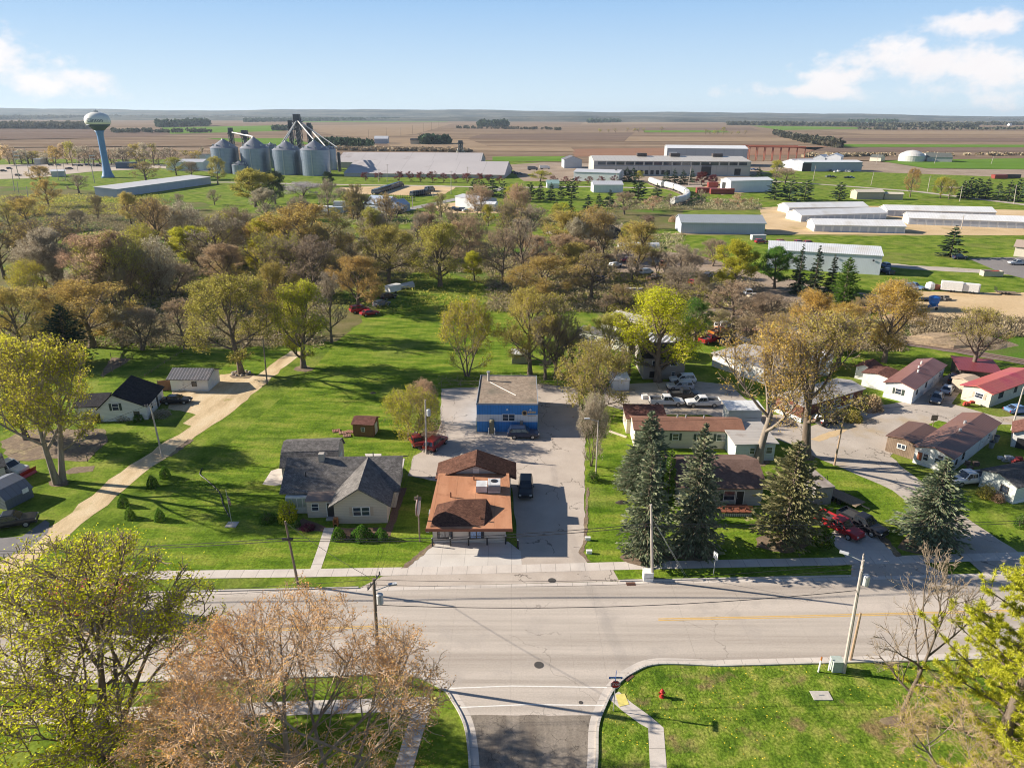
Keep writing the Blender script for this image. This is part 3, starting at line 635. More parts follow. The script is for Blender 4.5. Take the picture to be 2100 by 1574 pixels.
def pine(seed, Rr=4.2, zb=1.2, nl=34, tufts=1500, ndl=12, nsize=.34):
    """White pine: long level limbs carrying tufts of long needles in tiers."""
    rr = random.Random(seed); rng = np.random.default_rng(seed); H = 10.0
    T = MB(); T.tube([(0, 0, -.2), (.05, 0, 3), (-.05, .05, 6.5), (0, 0, 9.7)], [.3, .23, .13, .03], 8)
    Cw = MB(); seg = []
    for i in range(nl):
        f = (i + rr.random()) / nl; z = zb + (H - zb - .2) * f; a = i * 2.4 + rr.uniform(-.5, .5)
        Ln = Rr * (1 - f ** 1.6) ** .75 * rr.uniform(.62, 1.08) + .25
        d = Vector((math.cos(a), math.sin(a), .05 + .55 * f)).normalized(); p = Vector((0, 0, z)); pts = [p]
        for k in range(4): d = (d + Vector((rr.gauss(0, .12), rr.gauss(0, .12), .07))).normalized(); pts.append(pts[-1] + d * Ln / 4)
        T.tube(pts, [.07, .055, .04, .025, .012], 4, cap=False)
        for k in range(1, 5):
            for q in range(5):
                b = pts[k - 1].lerp(pts[k], rr.random()); dd = (pts[k] - pts[k-1]).normalized() * .6 + Vector((rr.gauss(0, .7), rr.gauss(0, .7), rr.gauss(.15, .25)))
                e = b + dd.normalized() * rr.uniform(.3, .95) * (.6 + .5 * Ln / Rr)
                Cw.tube([b, e], [.016, .008], 3, cap=False); seg.append((b, e))
    A = np.array([tuple(a) for a, b in seg]); B = np.array([tuple(b) for a, b in seg])
    k = rng.integers(0, len(A), tufts); t = rng.uniform(.35, 1.05, (tufts, 1)); C0 = A[k] * (1 - t) + B[k] * t
    ax = B[k] - A[k]; ax /= np.linalg.norm(ax, axis=1)[:, None]
    P = np.repeat(C0, ndl, 0); D = np.repeat(ax, ndl, 0) * .7 + rng.normal(size=(tufts * ndl, 3)) * .65; D[:, 2] += .12
    D /= np.linalg.norm(D, axis=1)[:, None]; Sz = nsize * rng.uniform(.7, 1.2, (tufts * ndl, 1))
    sd_ = np.cross(D, rng.normal(size=P.shape)); sd_ /= np.linalg.norm(sd_, axis=1)[:, None]
    Q = np.stack([P, P + D*Sz*.5 + sd_*Sz*.06, P + D*Sz, P + D*Sz*.5 - sd_*Sz*.06], 1).reshape(-1, 3)
    return T.mesh('trunk', M_bark, True), mesh_np('crown', Cw, Q, [M_twig, TONE['pi']])
def bush(seed, n=1500, size=.16, flatz=1.0, hollow=.5, twigs=60):
    """Rounded shrub, unit radius 1, height 2."""
    rng = np.random.default_rng(seed); rr = random.Random(seed)
    d = rng.normal(size=(n, 3)); d[:, 2] = np.abs(d[:, 2]) * 1.0 - .15; d /= np.linalg.norm(d, axis=1)[:, None]
    r = rng.uniform(hollow, 1.0, (n, 1)) ** .6 * (1 + .16 * np.sin(d[:, :1] * 5 + seed) * np.cos(d[:, 1:2] * 4))
    P = d * r; P[:, 2] = np.maximum(.03, P[:, 2] * 2 * flatz)
    Cw = MB()
    for _ in range(twigs):
        a = rr.uniform(0, 6.28); q = rr.uniform(.2, .95); Cw.tube([(0, 0, 0), (math.cos(a) * q * .5, math.sin(a) * q * .5, .8), (math.cos(a) * q, math.sin(a) * q, 1.9 * (1.05 - .5 * q))], [.03, .02, .006], 3, cap=False)
    T = MB()
    for k in range(4): T.tube([(0, 0, -.05), (R.uniform(-.3, .3), R.uniform(-.3, .3), .7)], [.06, .03], 4)
    return T.mesh('stem', M_bark), mesh_np('foliage', Cw, leaves_np(rng, P, size, .5), [M_twig, TONE['gn']])
PROTO = {}
def P_(k, f): PROTO[k] = f
# close-up trees get dense crowns, the rest lighter ones
P_('near_lime', lambda: broad(11, 4.4, .5, 7, 7, 7, 6, 34000, .08, spread=.52, trunk=4, tr=.2, low=24, upw=.8, clump=.12))
P_('near_tan', lambda: broad(23, 4.4, .6, 8, 8, 7, 6, 27000, .055, trunk=3, tr=.17, low=20, clump=.06, twig_r=.009, bark=M_pale_bark, twig=M_ptwig, upw=1.0, spread=.34))
P_('near_tan2', lambda: broad(29, 4.2, .8, 9, 8, 7, 6, 16000, .055, trunk=2, tr=.17, low=22, clump=.06, twig_r=.009, bark=M_pale_bark, twig=M_ptwig, upw=1.0, spread=.4))
P_('bare', lambda: broad(31, 4.2, 2.0, 9, 7, 5, 5, 0, tr=.17, low=8, twig_r=.013, skew=1., upw=1.0))
P_('fork', lambda: broad(41, 4.4, 2.7, 9, 7, 7, 6, 7500, .12, tr=.28, low=36, bark=M_pale_bark, clump=.18, upw=.9))
P_('fork2', lambda: broad(43, 4.3, 2.4, 9, 7, 7, 6, 15000, .125, spread=.16, trunk=2, tr=.30, low=30, bark=M_pale_bark, clump=.18))
P_('fork3', lambda: broad(47, 4.6, 2.9, 9, 7, 7, 6, 7500, .125, tr=.32, low=30, clump=.18, upw=.9))
for i_, sd_ in enumerate((51, 52, 53)): P_('A%d' % i_, lambda s=sd_: broad(s, 4.6, 1.4, 13, 7, 6, 5, 21000, .125, low=8, clump=.17))
for i_, sd_ in enumerate((61, 62)): P_('V%d' % i_, lambda s=sd_: broad(s, 3.2, 1.1, 13, 7, 6, 5, 19000, .125, low=28, upw=.8, clump=.17))
for i_, sd_ in enumerate((71, 72, 73)): P_('B%d' % i_, lambda s=sd_: broad(s, 4.0, 1.3, 12, 7, 6, 7, 4800, .115, low=16, trunk=1 + (s == 72), twig_r=.019, clump=.12))
for i_, sd_ in enumerate((81, 82)): P_('L%d' % i_, lambda s=sd_: broad(s, 3.9, 1.2, 13, 7, 6, 4, 24000, .18, low=10, clump=.22))
for i_, sd_ in enumerate((91, 92)): P_('M%d' % i_, lambda s=sd_: broad(s, 4.4, .4, 8, 7, 5, 5, 10000, .17, trunk=3, low=30, tr=.16, clump=.2))
for i_, sd_ in enumerate((101, 102)): P_('S%d' % i_, lambda s=sd_: conifer(s, 2.5, .15, 52, 17, 11, .36, ragg=.36, power=.72))
P_('S2', lambda: conifer(103, 1.9, .3, 40, 11, 9, .40, droop=.35, ragg=.3, power=.8))
P_('S3', lambda: conifer(104, 3.3, .2, 40, 15, 10, .5, droop=-.1, ragg=.35, power=.62))
P_('C0', lambda: conifer(105, 1.25, .1, 36, 12, 6, .4, droop=-.9, power=.35, ragg=.1))
P_('F0', lambda: conifer(106, 2.7, .3, 16, 9, 4, 1.0, ragg=.25, power=.75))
P_('F1', lambda: conifer(107, 3.6, .4, 14, 9, 5, 1.1, droop=-.1, ragg=.4, power=.5))
P_('T0', lambda: conifer(108, 2.6, .1, 8, 7, 3, 1.5, ragg=.2))
P_('pine', lambda: pine(111, 4.3, .8, 60, 15000, 12, .17))
P_('pine2', lambda: pine(112, 3.4, .6, 40, 1600, 9, .4))
for i_ in range(3): P_('D%d' % i_, lambda s=120 + i_: broad(s, 4.6, 1.3, 8, 5, 4, 2, 1500, .42, low=15, twig_r=.04, clump=.35))
for i_ in range(2): P_('DB%d' % i_, lambda s=124 + i_: broad(s, 4.3, 1.3, 8, 5, 4, 3, 500, .35, low=20, twig_r=.045, clump=.25))
for i_ in range(3): P_('bush%d' % i_, lambda s=130 + i_: bush(s))
P_('bushd', lambda: bush(140, 3200, .15, 1, .75, 20))
BUILT = {}
RAD = {'near_lime': 4.3, 'near_tan': 4.4, 'near_tan2': 4.2, 'bare': 4.2, 'fork': 4.4, 'fork2': 4.3, 'fork3': 4.6, 'A': 4.6, 'V': 3.2, 'B': 4.0, 'L': 3.9, 'M': 4.4, 'S0': 2.5, 'S1': 2.5, 'S2': 1.9, 'S3': 3.3, 'C': 1.25, 'F0': 2.7, 'F1': 3.6, 'T': 2.6, 'pine': 4.2, 'pine2': 3.4, 'DB': 4.3, 'D': 4.6, 'bush': 1., 'bushd': 1.}
def radius(k):
    for n in (k, k.rstrip('0123456789')):
        if n in RAD: return RAD[n]
NAMES = {'S': 'spruce_tree', 'C': 'arborvitae', 'F': 'conifer_tree', 'T': 'conifer_tree', 'p': 'pine_tree', 'b': 'shrub'}
def plant(pk, b, h, w, tone, label, cat=None, group=None, name=None):
    if pk not in BUILT: BUILT[pk] = PROTO[pk]()
    tm, cm = BUILT[pk]
    nm = name or ('tree' if pk == 'bare' else NAMES.get(pk[0], 'tree') if not pk.startswith('bush') else 'shrub')
    cat = cat or ('shrub' if nm == 'shrub' else 'tree')
    r = thing(nm, label, cat, (b[0], b[1], 0), R.uniform(0, 6.28), group)
    H0 = 2.0 if pk.startswith('bush') else 10.0
    s = w / (2 * radius(pk)) * (1.15 if pk[0] in 'AVBLMDfn' else 1.04); r.scale = (s, s, h / H0)
    t = put('stem' if nm == 'shrub' else 'trunk', tm, r); c = put('foliage' if nm == 'shrub' else 'crown', cm, r)
    if tone:
        c.material_slots[1].link = 'OBJECT'; c.material_slots[1].material = TONE[tone]
    return r
def tree(bx, by, ty, wpx, pk, tone, label, group=None, name=None, dh=1.0):
    b = G(bx, by); h = top(b, ty) * dh
    return plant(pk, b, h, wpx * mpp(b) * 1.0, tone, label, None, group, name)
# ------------------------------------------------------------------ trees and shrubs, one by one
# base x, base y, top y, crown width (all measured on the photograph), shape, tone, label
for r_ in [
 # close to the viewer
 (205, 1545, 1135, 500, 'near_lime', 'li', 'big lime-leafed tree with dark forking limbs, standing over the red truck on the street'),
 (625, 1690, 1265, 560, 'near_tan', 'tan', 'tall leafless tree with tan bud tips, reaching up beside the transformer pole'),
 (430, 1720, 1430, 400, 'near_tan2', 'tan', 'tan-budded tree with fine twigs between the lime tree and the taller bare tree'),
 (1846, 1476, 1128, 250, 'bare', None, 'bare grey tree with no buds, growing behind the big yellow-green pine'),
 (2035, 1590, 1150, 400, 'pine', 'pi', 'big yellow-green pine with long needle tufts on the near grass verge'),
 (1945, 1600, 1440, 240, 'near_tan2', 'yg', 'small thinly leafed tree on the verge under the big pine'),
 # conifers in front of the brown-roofed house
 (1325, 1010, 842, 118, 'S0', 'sp', 'blue-green spruce next to the long cream mobile home, behind the front spruce'),
 (1292, 1000, 915, 70, 'S1', 'sp', 'shortest of the three crowded spruces, at the edge of the paved lot'),
 (1322, 1140, 905, 112, 'S1', 'sp', 'tall spruce beside the utility pole and white cabinet'),
 (1420, 1128, 868, 122, 'S0', 'sp', 'tall spruce standing alone between the arborvitae and the house door'),
 (1366, 1060, 922, 32, 'C0', 'gn', 'narrow green arborvitae squeezed between two tall spruces'),
 (1345, 1062, 945, 26, 'C0', 'dk', 'dark narrow arborvitae tucked behind the front spruce'),
 (1608, 1110, 905, 150, 'S3', 'pg', 'loose olive pine with a bare lower trunk beside the parked red pickup'),
 (1903, 1110, 938, 140, 'S0', 'sp', 'broad spruce between the concrete drive and the trailer park lane'),
 # around the trailer park
 (1555, 947, 668, 235, 'fork', 'go', 'golden-budded tree with a pale forked trunk by the white addition of the mobile home'),
 (1652, 937, 640, 240, 'fork3', 'or', 'tall thin-leafed tree with a thick trunk beside the park lane'),
 (1812, 742, 572, 112, 'V0', 'go', 'golden tree rising over the white shed of the red-brown mobile home'),
 (1720, 745, 622, 110, 'A1', 'go', 'wide golden tree among the pale trailer roofs'),
 (1655, 725, 590, 90, 'V1', 'go', 'golden tree in the brush below the row of dark spruces'),
 (1590, 760, 640, 120, 'B0', 'go', 'sparse golden tree behind the pale-roofed trailers'),
 (1990, 768, 632, 130, 'fork3', 'ol', 'sparse tree with twin stems by the railway track'),
 (1349, 782, 588, 170, 'V1', 'li', 'vase-shaped lime-green tree in front of the brown two-storey house'),
 (1217, 848, 692, 150, 'M0', 'ol', 'many-stemmed olive tree shading the back corner of the paved lot'),
 (1212, 955, 800, 62, 'M1', 'gr', 'grey leafless thicket tree behind the lamp pole of the paved lot'),
 (958, 772, 606, 112, 'M1', 'yg', 'yellow-green tree just behind the blue building'),
 (1087, 768, 592, 150, 'A2', 'ol', 'olive tree with leaning trunk beside the little white-topped shed'),
 (1118, 778, 640, 100, 'B0', 'gr', 'greyish tree with purple tinge behind the blue building roof'),
 (1140, 775, 610, 110, 'B2', 'ol', 'thin olive tree next to the white long trailers'),
 (845, 905, 792, 112, 'M0', 'yg', 'low spreading yellow-green tree by the yard transformer pole'),
 (868, 868, 775, 60, 'M1', 'pk', 'purplish leafless shrub tree behind the yellow-green one near the garden shed'),
 (1425, 700, 610, 70, 'V1', 'gn', 'green tree beside the red pickup at the trailer park'),
 (1248, 762, 640, 110, 'A1', 'ol', 'olive tree in front of the long white trailer'),
 (1172, 772, 668, 90, 'B1', 'ol', 'sparse olive tree at the end of the long white trailer'),
 (1290, 770, 665, 80, 'B0', 'yg', 'thin yellowish tree between the taupe house and the long white trailer'),
 # long lawn and the lane
 (120, 988, 690, 235, 'fork2', 'yg', 'large yellowish tree with a split trunk beside the gravel lane'),
 (55, 900, 690, 150, 'L0', 'yg', 'yellow-leafed tree behind the white pickup with the plow'),
 (495, 766, 560, 192, 'A1', 'ol', 'broad olive tree with a ring of stones round its trunk behind the small garage'),
 (622, 754, 572, 122, 'V1', 'yg', 'upright yellow-green tree at the far end of the gravel lane'),
 (575, 690, 538, 100, 'A0', 'ol', 'olive tree showing between the two lane trees'),
 (680, 702, 556, 80, 'B2', 'gr', 'grey leafless tree with a dark trunk at the edge of the long lawn'),
 (735, 640, 525, 118, 'A2', 'or', 'rust and olive tree above the row of scrapped cars'),
 (190, 712, 575, 215, 'A0', 'or', 'wide orange-tinged tree spreading over the yellow trees by the dark cedar'),
 (55, 740, 590, 175, 'A2', 'or', 'orange-tinged tree at the frame edge near the dark cedar'),
 (145, 748, 625, 100, 'S3', 'dk', 'dark leaning cedar among orange-budded trees'),
 (290, 718, 630, 110, 'B1', 'gr', 'grey thicket tree beside the fenced garden plot'),
 (380, 715, 610, 95, 'B0', 'pk', 'brownish leafless tree at the dark wood edge behind the small garage'),
 # wood behind the lawn
 (123, 570, 443, 172, 'B1', 'or', 'rust-budded spreading tree with several dark stems at the grassy clearing'),
 (328, 526, 402, 130, 'B0', 'or', 'tall rust-brown tree standing clear of the wood near the long white shed'),
 (257, 566, 478, 78, 'B2', 'gr', 'slim bare tree on the sunny edge of the clearing'),
 (393, 545, 463, 92, 'L1', 'yg', 'bright yellow-green tree among bare grey ones in the wood'),
 (457, 562, 440, 132, 'B0', 'gr', 'big silver-grey leafless tree in the middle of the wood'),
 (625, 570, 418, 185, 'A0', 'or', 'great rounded rust-orange tree, the largest in the wood'),
 (542, 566, 488, 66, 'L0', 'yg', 'small yellow-green tree at the foot of the great rust-orange tree'),
 (355, 602, 540, 95, 'B1', 'gr', 'low grey tree with whitish limbs in the wood shade'),
 (797, 580, 463, 128, 'A1', 'ol', 'rounded olive tree near the old white camper'),
 (903, 588, 455, 108, 'V0', 'ol', 'olive tree at the top edge of the long lawn'),
 (973, 575, 515, 48, 'L1', 'yg', 'little yellow-green tree beneath the pinkish one at the lawn end'),
 (1030, 584, 466, 88, 'B0', 'pk', 'pinkish budding tree at the lawn end'),
 (1098, 562, 482, 80, 'A2', 'pk', 'reddish tree, first of three beyond the olive tree with the leaning trunk'),
 (1155, 562, 480, 90, 'A1', 'pk', 'reddish tree, middle of three above the scrap yard brush'),
 (1200, 560, 492, 70, 'A0', 'pk', 'reddish tree nearest the scrap yard with the red car'),
 (1120, 618, 527, 152, 'A0', 'or', 'broad rust-olive tree above the white trailers'),
 (1213, 615, 512, 110, 'B2', 'ol', 'dark-stemmed olive tree beside the scrap yard'),
 (1306, 562, 450, 82, 'V1', 'or', 'orange-gold tree with a thin trunk by the dark spoil heap'),
 (1395, 592, 500, 92, 'B0', 'gr', 'grey leafless tree with rounded crown behind the lime tree'),
 (1392, 612, 545, 82, 'B1', 'gr', 'low dark bare tree with twisted limbs near the scrap yard'),
 (1500, 592, 492, 88, 'L0', 'yg', 'dense yellow-green tree beside the dark green one at the white warehouse'),
 (1588, 592, 506, 78, 'L1', 'gn', 'dense dark green leafy tree in front of the white warehouse gable'),
 (1634, 602, 500, 40, 'S2', 'dk', 'first of the slim dark spruces before the white warehouse, beside the leafy green tree'),
 (1667, 607, 503, 42, 'S2', 'dk', 'middle slim dark spruce before the white warehouse wall'),
 (1700, 607, 522, 34, 'S2', 'dk', 'shortest slim dark spruce before the white warehouse wall'),
 (1728, 628, 528, 64, 'S3', 'gn', 'bushy mid-green pine at the foot of the white warehouse'),
 (1500, 662, 575, 115, 'B2', 'pk', 'pink-brown leafless tree over the brush piles'),
 (1570, 672, 600, 90, 'B1', 'pk', 'pink-brown leafless tree beside the golden one below the spruces'),
 (1948, 527, 462, 56, 'F0', 'dk', 'lone dark spruce by the parking lot with the dark car under it'),
 (885, 458, 415, 48, 'B0', 'pk', 'bare pinkish tree by the bend of the grey road'),
 (1325, 470, 440, 40, 'B1', 'rd', 'dark red bush tree next to the blue-grey long shed'),
 (1280, 440, 392, 60, 'B0', 'pk', 'pinkish brush tree near the hopper train'),
 (10, 572, 452, 95, 'B2', 'or', 'dark-stemmed tree at the frame edge beyond the orange trees'),
 (75, 565, 470, 70, 'B0', 'or', 'thin dark-trunked tree in the row at the wood edge'),
 (60, 470, 405, 75, 'A1', 'or', 'orange bush tree near the pale road at the frame edge'),
 (210, 560, 480, 70, 'B1', 'gr', 'bare tree beside the sunny clearing gap'),
 (700, 560, 470, 70, 'B0', 'gr', 'grey tree between the great rust-orange tree and the rounded olive one'),
 (525, 425, 345, 85, 'L1', 'ol', 'dark olive clump tree in front of the grain bins'),
 (565, 418, 350, 52, 'L0', 'dk', 'very dark evergreen beside the olive clump by the grain bins'),
 (620, 402, 372, 82, 'M0', 'wh', 'white-blossoming low tree near the round evergreen'),
 (673, 383, 352, 26, 'L0', 'dk', 'round dark evergreen below the grain bins'),
 (699, 408, 384, 28, 'M1', 'gr', 'small bare bush tree on the lawn by the round evergreen'),
 (447, 378, 320, 40, 'A1', 'ol', 'small tree before the first grain bin'),
 (300, 372, 330, 72, 'B0', 'or', 'brown bare tree behind the long white shed'),
 (362, 360, 322, 48, 'A1', 'ol', 'olive tree by the white sheds near the water tower'),
 (392, 362, 330, 36, 'B1', 'gr', 'grey tree by the white sheds near the grain bins'),
 (85, 378, 340, 52, 'A0', 'or', 'rusty round tree beside the tall lot poles'),
 (100, 425, 368, 56, 'A2', 'or', 'golden-rust tree below the tall lot poles'),
 (162, 396, 357, 58, 'B0', 'gr', 'dark vase-shaped bare tree near the end of the long white shed'),
 (40, 440, 400, 60, 'B1', 'pk', 'greyish purple tree at the frame edge near the pale road'),
 (440, 420, 388, 30, 'B2', 'gr', 'small bare tree on the sunny green by the long white shed'),
 (368, 430, 396, 30, 'B0', 'gr', 'leaning bare snag on the green before the long white shed'),
 (1055, 413, 378, 44, 'L0', 'yg', 'yellow weeping willow among dark conifers'),
 (1108, 372, 350, 50, 'A1', 'yg', 'pale willow tree at the corner of the long storage shed'),
 (1308, 410, 370, 50, 'F1', 'dk', 'dark broad conifer beside the hopper train'),
 (1347, 405, 374, 26, 'F0', 'dk', 'pointed dark conifer inside the curve of the hopper train'),
 (1588, 410, 368, 42, 'F1', 'dk', 'first of three broad dark pines near the storage rows, beside the white garage'),
 (1618, 412, 370, 48, 'F1', 'dk', 'middle one of three broad dark pines near the storage rows'),
 (1650, 410, 370, 40, 'F1', 'dk', 'last of three broad dark pines, nearest the lone pine'),
 (1720, 411, 374, 36, 'F1', 'dk', 'lone flat-topped dark pine between the pine clump and tan sheds'),
 (1866, 404, 345, 34, 'A0', 'or', 'rust-coloured oval tree beside the road past the tan sheds'),
 (1928, 407, 362, 36, 'A1', 'yg', 'yellow-green tree beside the rust-coloured oval tree'),
 (1945, 409, 368, 28, 'A2', 'ol', 'olive tree next to the dark conifer screen'),
 (1438, 380, 352, 28, 'L1', 'rd', 'dark red round tree in front of the factory'),
 (1462, 378, 358, 22, 'L0', 'rd', 'smaller dark red tree beside the white garage by the factory'),
 (1590, 368, 328, 32, 'A1', 'yg', 'yellow-green tree by the factory scrap piles'),
 (1610, 376, 345, 50, 'B0', 'pk', 'brown scrub tree by the factory scrap piles'),
 (1310, 372, 350, 24, 'A2', 'yg', 'yellowish tree by the hopper train curve'),
]: tree(*r_)
# rows and clumps told apart by nothing but their place in the row
def row(px, pk, tone, label, group, name=None):
    for q in px: tree(q[0], q[1], q[2], q[3], pk if isinstance(pk, str) else R.choice(pk), tone, label, group, name)
row([(750, 371, 353, 20), (777, 371, 353, 20), (818, 373, 351, 25), (841, 373, 352, 20), (863, 374, 352, 24), (888, 374, 351, 25), (910, 374, 355, 20), (933, 375, 356, 18), (958, 376, 354, 26), (982, 377, 355, 24), (1003, 377, 357, 22), (1025, 377, 360, 18)], ['D0', 'D1', 'D2'], 'rd', 'dark plum tree in the row in front of the long grey storage sheds', 'plum trees along the storage sheds')
row([(1135, 377, 361, 20), (1160, 377, 362, 18), (1185, 378, 362, 20), (1208, 378, 362, 20), (1232, 377, 361, 20), (1260, 376, 360, 20)], ['D0', 'D1'], 'rd', 'dark plum tree in the row by the low white warehouse', 'plum trees by the low white warehouse')
row([(972, 402, 368, 24), (990, 404, 370, 24), (1010, 402, 362, 30), (1032, 408, 372, 26), (1088, 410, 374, 28), (1108, 408, 372, 26), (1130, 410, 374, 26), (1150, 408, 376, 22), (1172, 408, 366, 30)], ['F0', 'F1'], 'dk', 'dark conifer in the thick clump by the white pole barn', 'dark conifers near the white pole barn')
row([(1140, 436, 409, 22), (1170, 434, 409, 22), (1205, 433, 398, 26), (1228, 428, 396, 24), (1250, 424, 388, 28)], 'F0', 'dk', 'separate dark conifer on the green below the small white hall', 'dark conifers on the green')
row([(1262, 372, 345, 16), (1285, 372, 342, 22), (1298, 374, 342, 22), (1365, 378, 348, 24), (1382, 378, 346, 24), (1400, 378, 348, 24), (1418, 374, 346, 20), (1555, 370, 342, 20)], 'F0', 'dk', 'dark spruce before the long factory wall', 'spruces before the factory')
row([(1985, 408, 364, 30), (2003, 406, 366, 32), (2020, 408, 365, 30), (2045, 411, 374, 32), (2066, 413, 370, 34), (2086, 414, 368, 30), (1972, 406, 370, 24)], ['F0', 'F1'], 'dk', 'dark conifer of the screen beside the curving road', 'conifer screen by the road')
row([(737 + i * 4.7, 410 + .12 * i, 397 + .1 * i, 6) for i in range(25)], 'T0', 'dk', 'tiny arborvitae in the clipped row behind the blue-roofed house', 'arborvitae row by the truck lot', 'arborvitae')
# the belt of woods west of the grain bins
pts_ = [(x + R.uniform(-6, 6), 338 + R.uniform(-5, 3), 290 + 20 * abs(math.sin(x * .021)) + R.uniform(-6, 6), R.uniform(26, 46)) for x in range(-10, 425, 13)]
for i, q in enumerate(pts_):
    tree(q[0], q[1], q[2], q[3], R.choice(['D0', 'D1', 'D2', 'DB0', 'DB1']), R.choice(['or', 'ol', 'ol', 'pk', 'gr', 'gr']), 'leafing tree in the dense belt behind the lots near the water tower', 'tree belt behind the lots')
# scrub of the middle wood: individual small trees
sc_ = []
while len(sc_) < 88:
    x = R.uniform(0, 1300); y = R.uniform(440, 640)
    if y < 455 and x < 180: continue
    if 690 < x < 1010 and y > 560: continue
    if x > 1010 and y > 590: continue
    if 30 < x < 230 and 475 < y < 590: continue
    if y > 560 and x > 380 and x < 440: continue
    sc_.append((x, y))
for i, (x, y) in enumerate(sc_):
    hpx = R.uniform(36, 118) * (.5 + (y - 400) / 260)
    tree(x, y, y - hpx, hpx * R.uniform(.55, .95), R.choice(['B0', 'B1', 'B2', 'M0', 'V0', 'V1']), R.choice(['gr', 'gr', 'ol', 'yg', 'yg', 'or', 'pk', 'dr']), 'slender leafless tree in the tangle of the middle wood', 'bare undergrowth trees of the wood')
sc_ = [(1240, 640), (1275, 632), (1330, 630), (1460, 640), (1440, 600), (1480, 690), (1530, 700), (1600, 700), (1640, 690), (1700, 680), (1760, 668), (1740, 700), (1560, 640), (1350, 560), (1370, 575), (1270, 545), (1240, 560), (1420, 560), (1840, 630), (1460, 545)]
for x, y in sc_:
    hpx = R.uniform(36, 62)
    tree(x + R.uniform(-8, 8), y, y - hpx, hpx * R.uniform(.8, 1.2), R.choice(['B0', 'B1', 'B2', 'M1']), R.choice(['pk', 'or', 'go', 'ol', 'dr']), 'scrubby leafless small tree in the brush around the scrap yard and railway', 'scrub trees round the scrap yard')
for x, y in [(640, 442), (690, 445), (730, 452), (770, 450), (820, 448), (860, 444), (910, 446), (950, 448), (990, 452), (1030, 455), (1070, 452), (1110, 450), (1150, 446), (1190, 446), (1225, 448), (1255, 455), (1345, 432), (1380, 428), (1430, 420), (1470, 424), (1510, 426), (1545, 424)]:
    hpx = R.uniform(16, 34)
    tree(x + R.uniform(-8, 8), y, y - hpx, hpx * R.uniform(1., 1.5), R.choice(['DB0', 'DB1', 'D1']), R.choice(['pk', 'or', 'gr', 'ol', 'dr', 'yg']), 'low leafless bush along the ditch line beyond the wood', 'bushes along the ditch', 'shrub')
# hedgerow trees far out in the fields
hd = [(1230, 272, 264), (1248, 272, 265), (1262, 272, 263), (1286, 271, 262), (1302, 271, 263), (1309, 271, 263), (1321, 272, 262), (1357, 272, 260), (1447, 276, 265), (1456, 276, 268), (1466, 276, 267), (1472, 276, 266), (1483, 275, 261), (1500, 276, 269), (1514, 276, 269), (1528, 276, 267)]
row([(a, b, c, (b - c) * R.uniform(.8, 1.2)) for a, b, c in hd], ['DB0', 'D1'], 'ol', 'small lone tree along the field boundary in the brown farmland', 'field boundary trees')
# dark groves and far woods that read as one mass
def wood(name, poly, n, hm_, wm_, tone, seed, mats=None):
    rr = random.Random(seed); rng = np.random.default_rng(seed); Cw = MB(); P = []; S_ = []
    for _ in range(n):
        i = rr.randrange(len(poly) - 1); t = rr.random()
        b = G(poly[i][0] + (poly[i+1][0] - poly[i][0]) * t, poly[i][1] + (poly[i+1][1] - poly[i][1]) * t + rr.uniform(-poly[i][2], poly[i][2]))
        h = hm_ * rr.uniform(.7, 1.2); w = wm_ * rr.uniform(.7, 1.3)
        k = 26; d = rng.normal(size=(k, 3)); d /= np.linalg.norm(d, axis=1)[:, None]
        q = d * np.array([w, w, h * .46]) * rng.uniform(.6, 1, (k, 1)) + np.array([b.x, b.y, h * .52]); P.append(q); S_.append(np.full((k, 1), w * 1.0))
    P = np.concatenate(P); Q = leaves_np(rng, P, np.concatenate(S_), .3, .8)
    return kind(put(name, mesh_np(name, Cw, Q, [M_twig, TONE[tone]])), 'stuff')
wood('far_wood', [(500, 250, 1.0), (840, 246, 1)], 546, 22.1, 10.8, 'dk', 1)
wood('far_wood', [(920, 244, .6), (1130, 244, .6)], 286, 26.0, 14.4, 'dk', 2)
wood('far_wood', [(980, 260, .5), (1040, 260, .5)], 78, 26.0, 9.6, 'dk', 3)
wood('far_wood', [(1205, 252, .3), (1272, 251, .3)], 91, 23.4, 9.6, 'dk', 4)
wood('far_wood', [(325, 261, .6), (430, 258, .6)], 117, 26.0, 10.8, 'dk', 5)
wood('far_wood', [(-200, 263, .8), (180, 264, .8)], 338, 19.5, 10.8, 'fw', 6)
wood('far_wood', [(1490, 256, .8), (1800, 260, 1), (2000, 262, 1)], 390, 16.9, 12.0, 'fw', 7)
wood('far_wood', [(1740, 252, .4), (1840, 254, .4)], 143, 26.0, 13.2, 'dk', 8)
wood('far_wood', [(640, 300, 2), (700, 300, 2), (765, 305, 2)], 221, 11.7, 4.8, 'dk', 9)
wood('far_wood', [(865, 296, .8), (920, 295, .8)], 78, 14.3, 6.0, 'dk', 10)
wood('far_wood', [(690, 308, 1.5), (830, 309, 1), (960, 312, 1)], 190, 4.5, 4, 'dr', 11)
wood('far_wood', [(1590, 276, 1), (1640, 290, 2), (1720, 302, 2)], 143, 11.7, 7.2, 'fw', 12)
wood('far_wood', [(-100, 246, .5), (500, 243, .5)], 494, 26.0, 21.6, 'fw', 13)
wood('far_wood', [(1100, 246, .5), (1700, 246, .5), (2300, 250, .5)], 624, 23.4, 19.2, 'fw', 14)
wood('far_wood', [(1650, 322, 1), (1800, 320, 1), (2200, 318, 1)], 110, 3.5, 3.5, 'dr', 15)
wood('far_hedgerow', [(935, 263, .5), (1155, 267, .5)], 70, 9, 5, 'fw', 16)
wood('far_hedgerow', [(230, 272, .6), (440, 272, .6)], 60, 10, 6, 'fw', 17)
wood('far_hedgerow', [(1760, 266, .5), (2100, 266, .5)], 80, 10, 7, 'fw', 18)
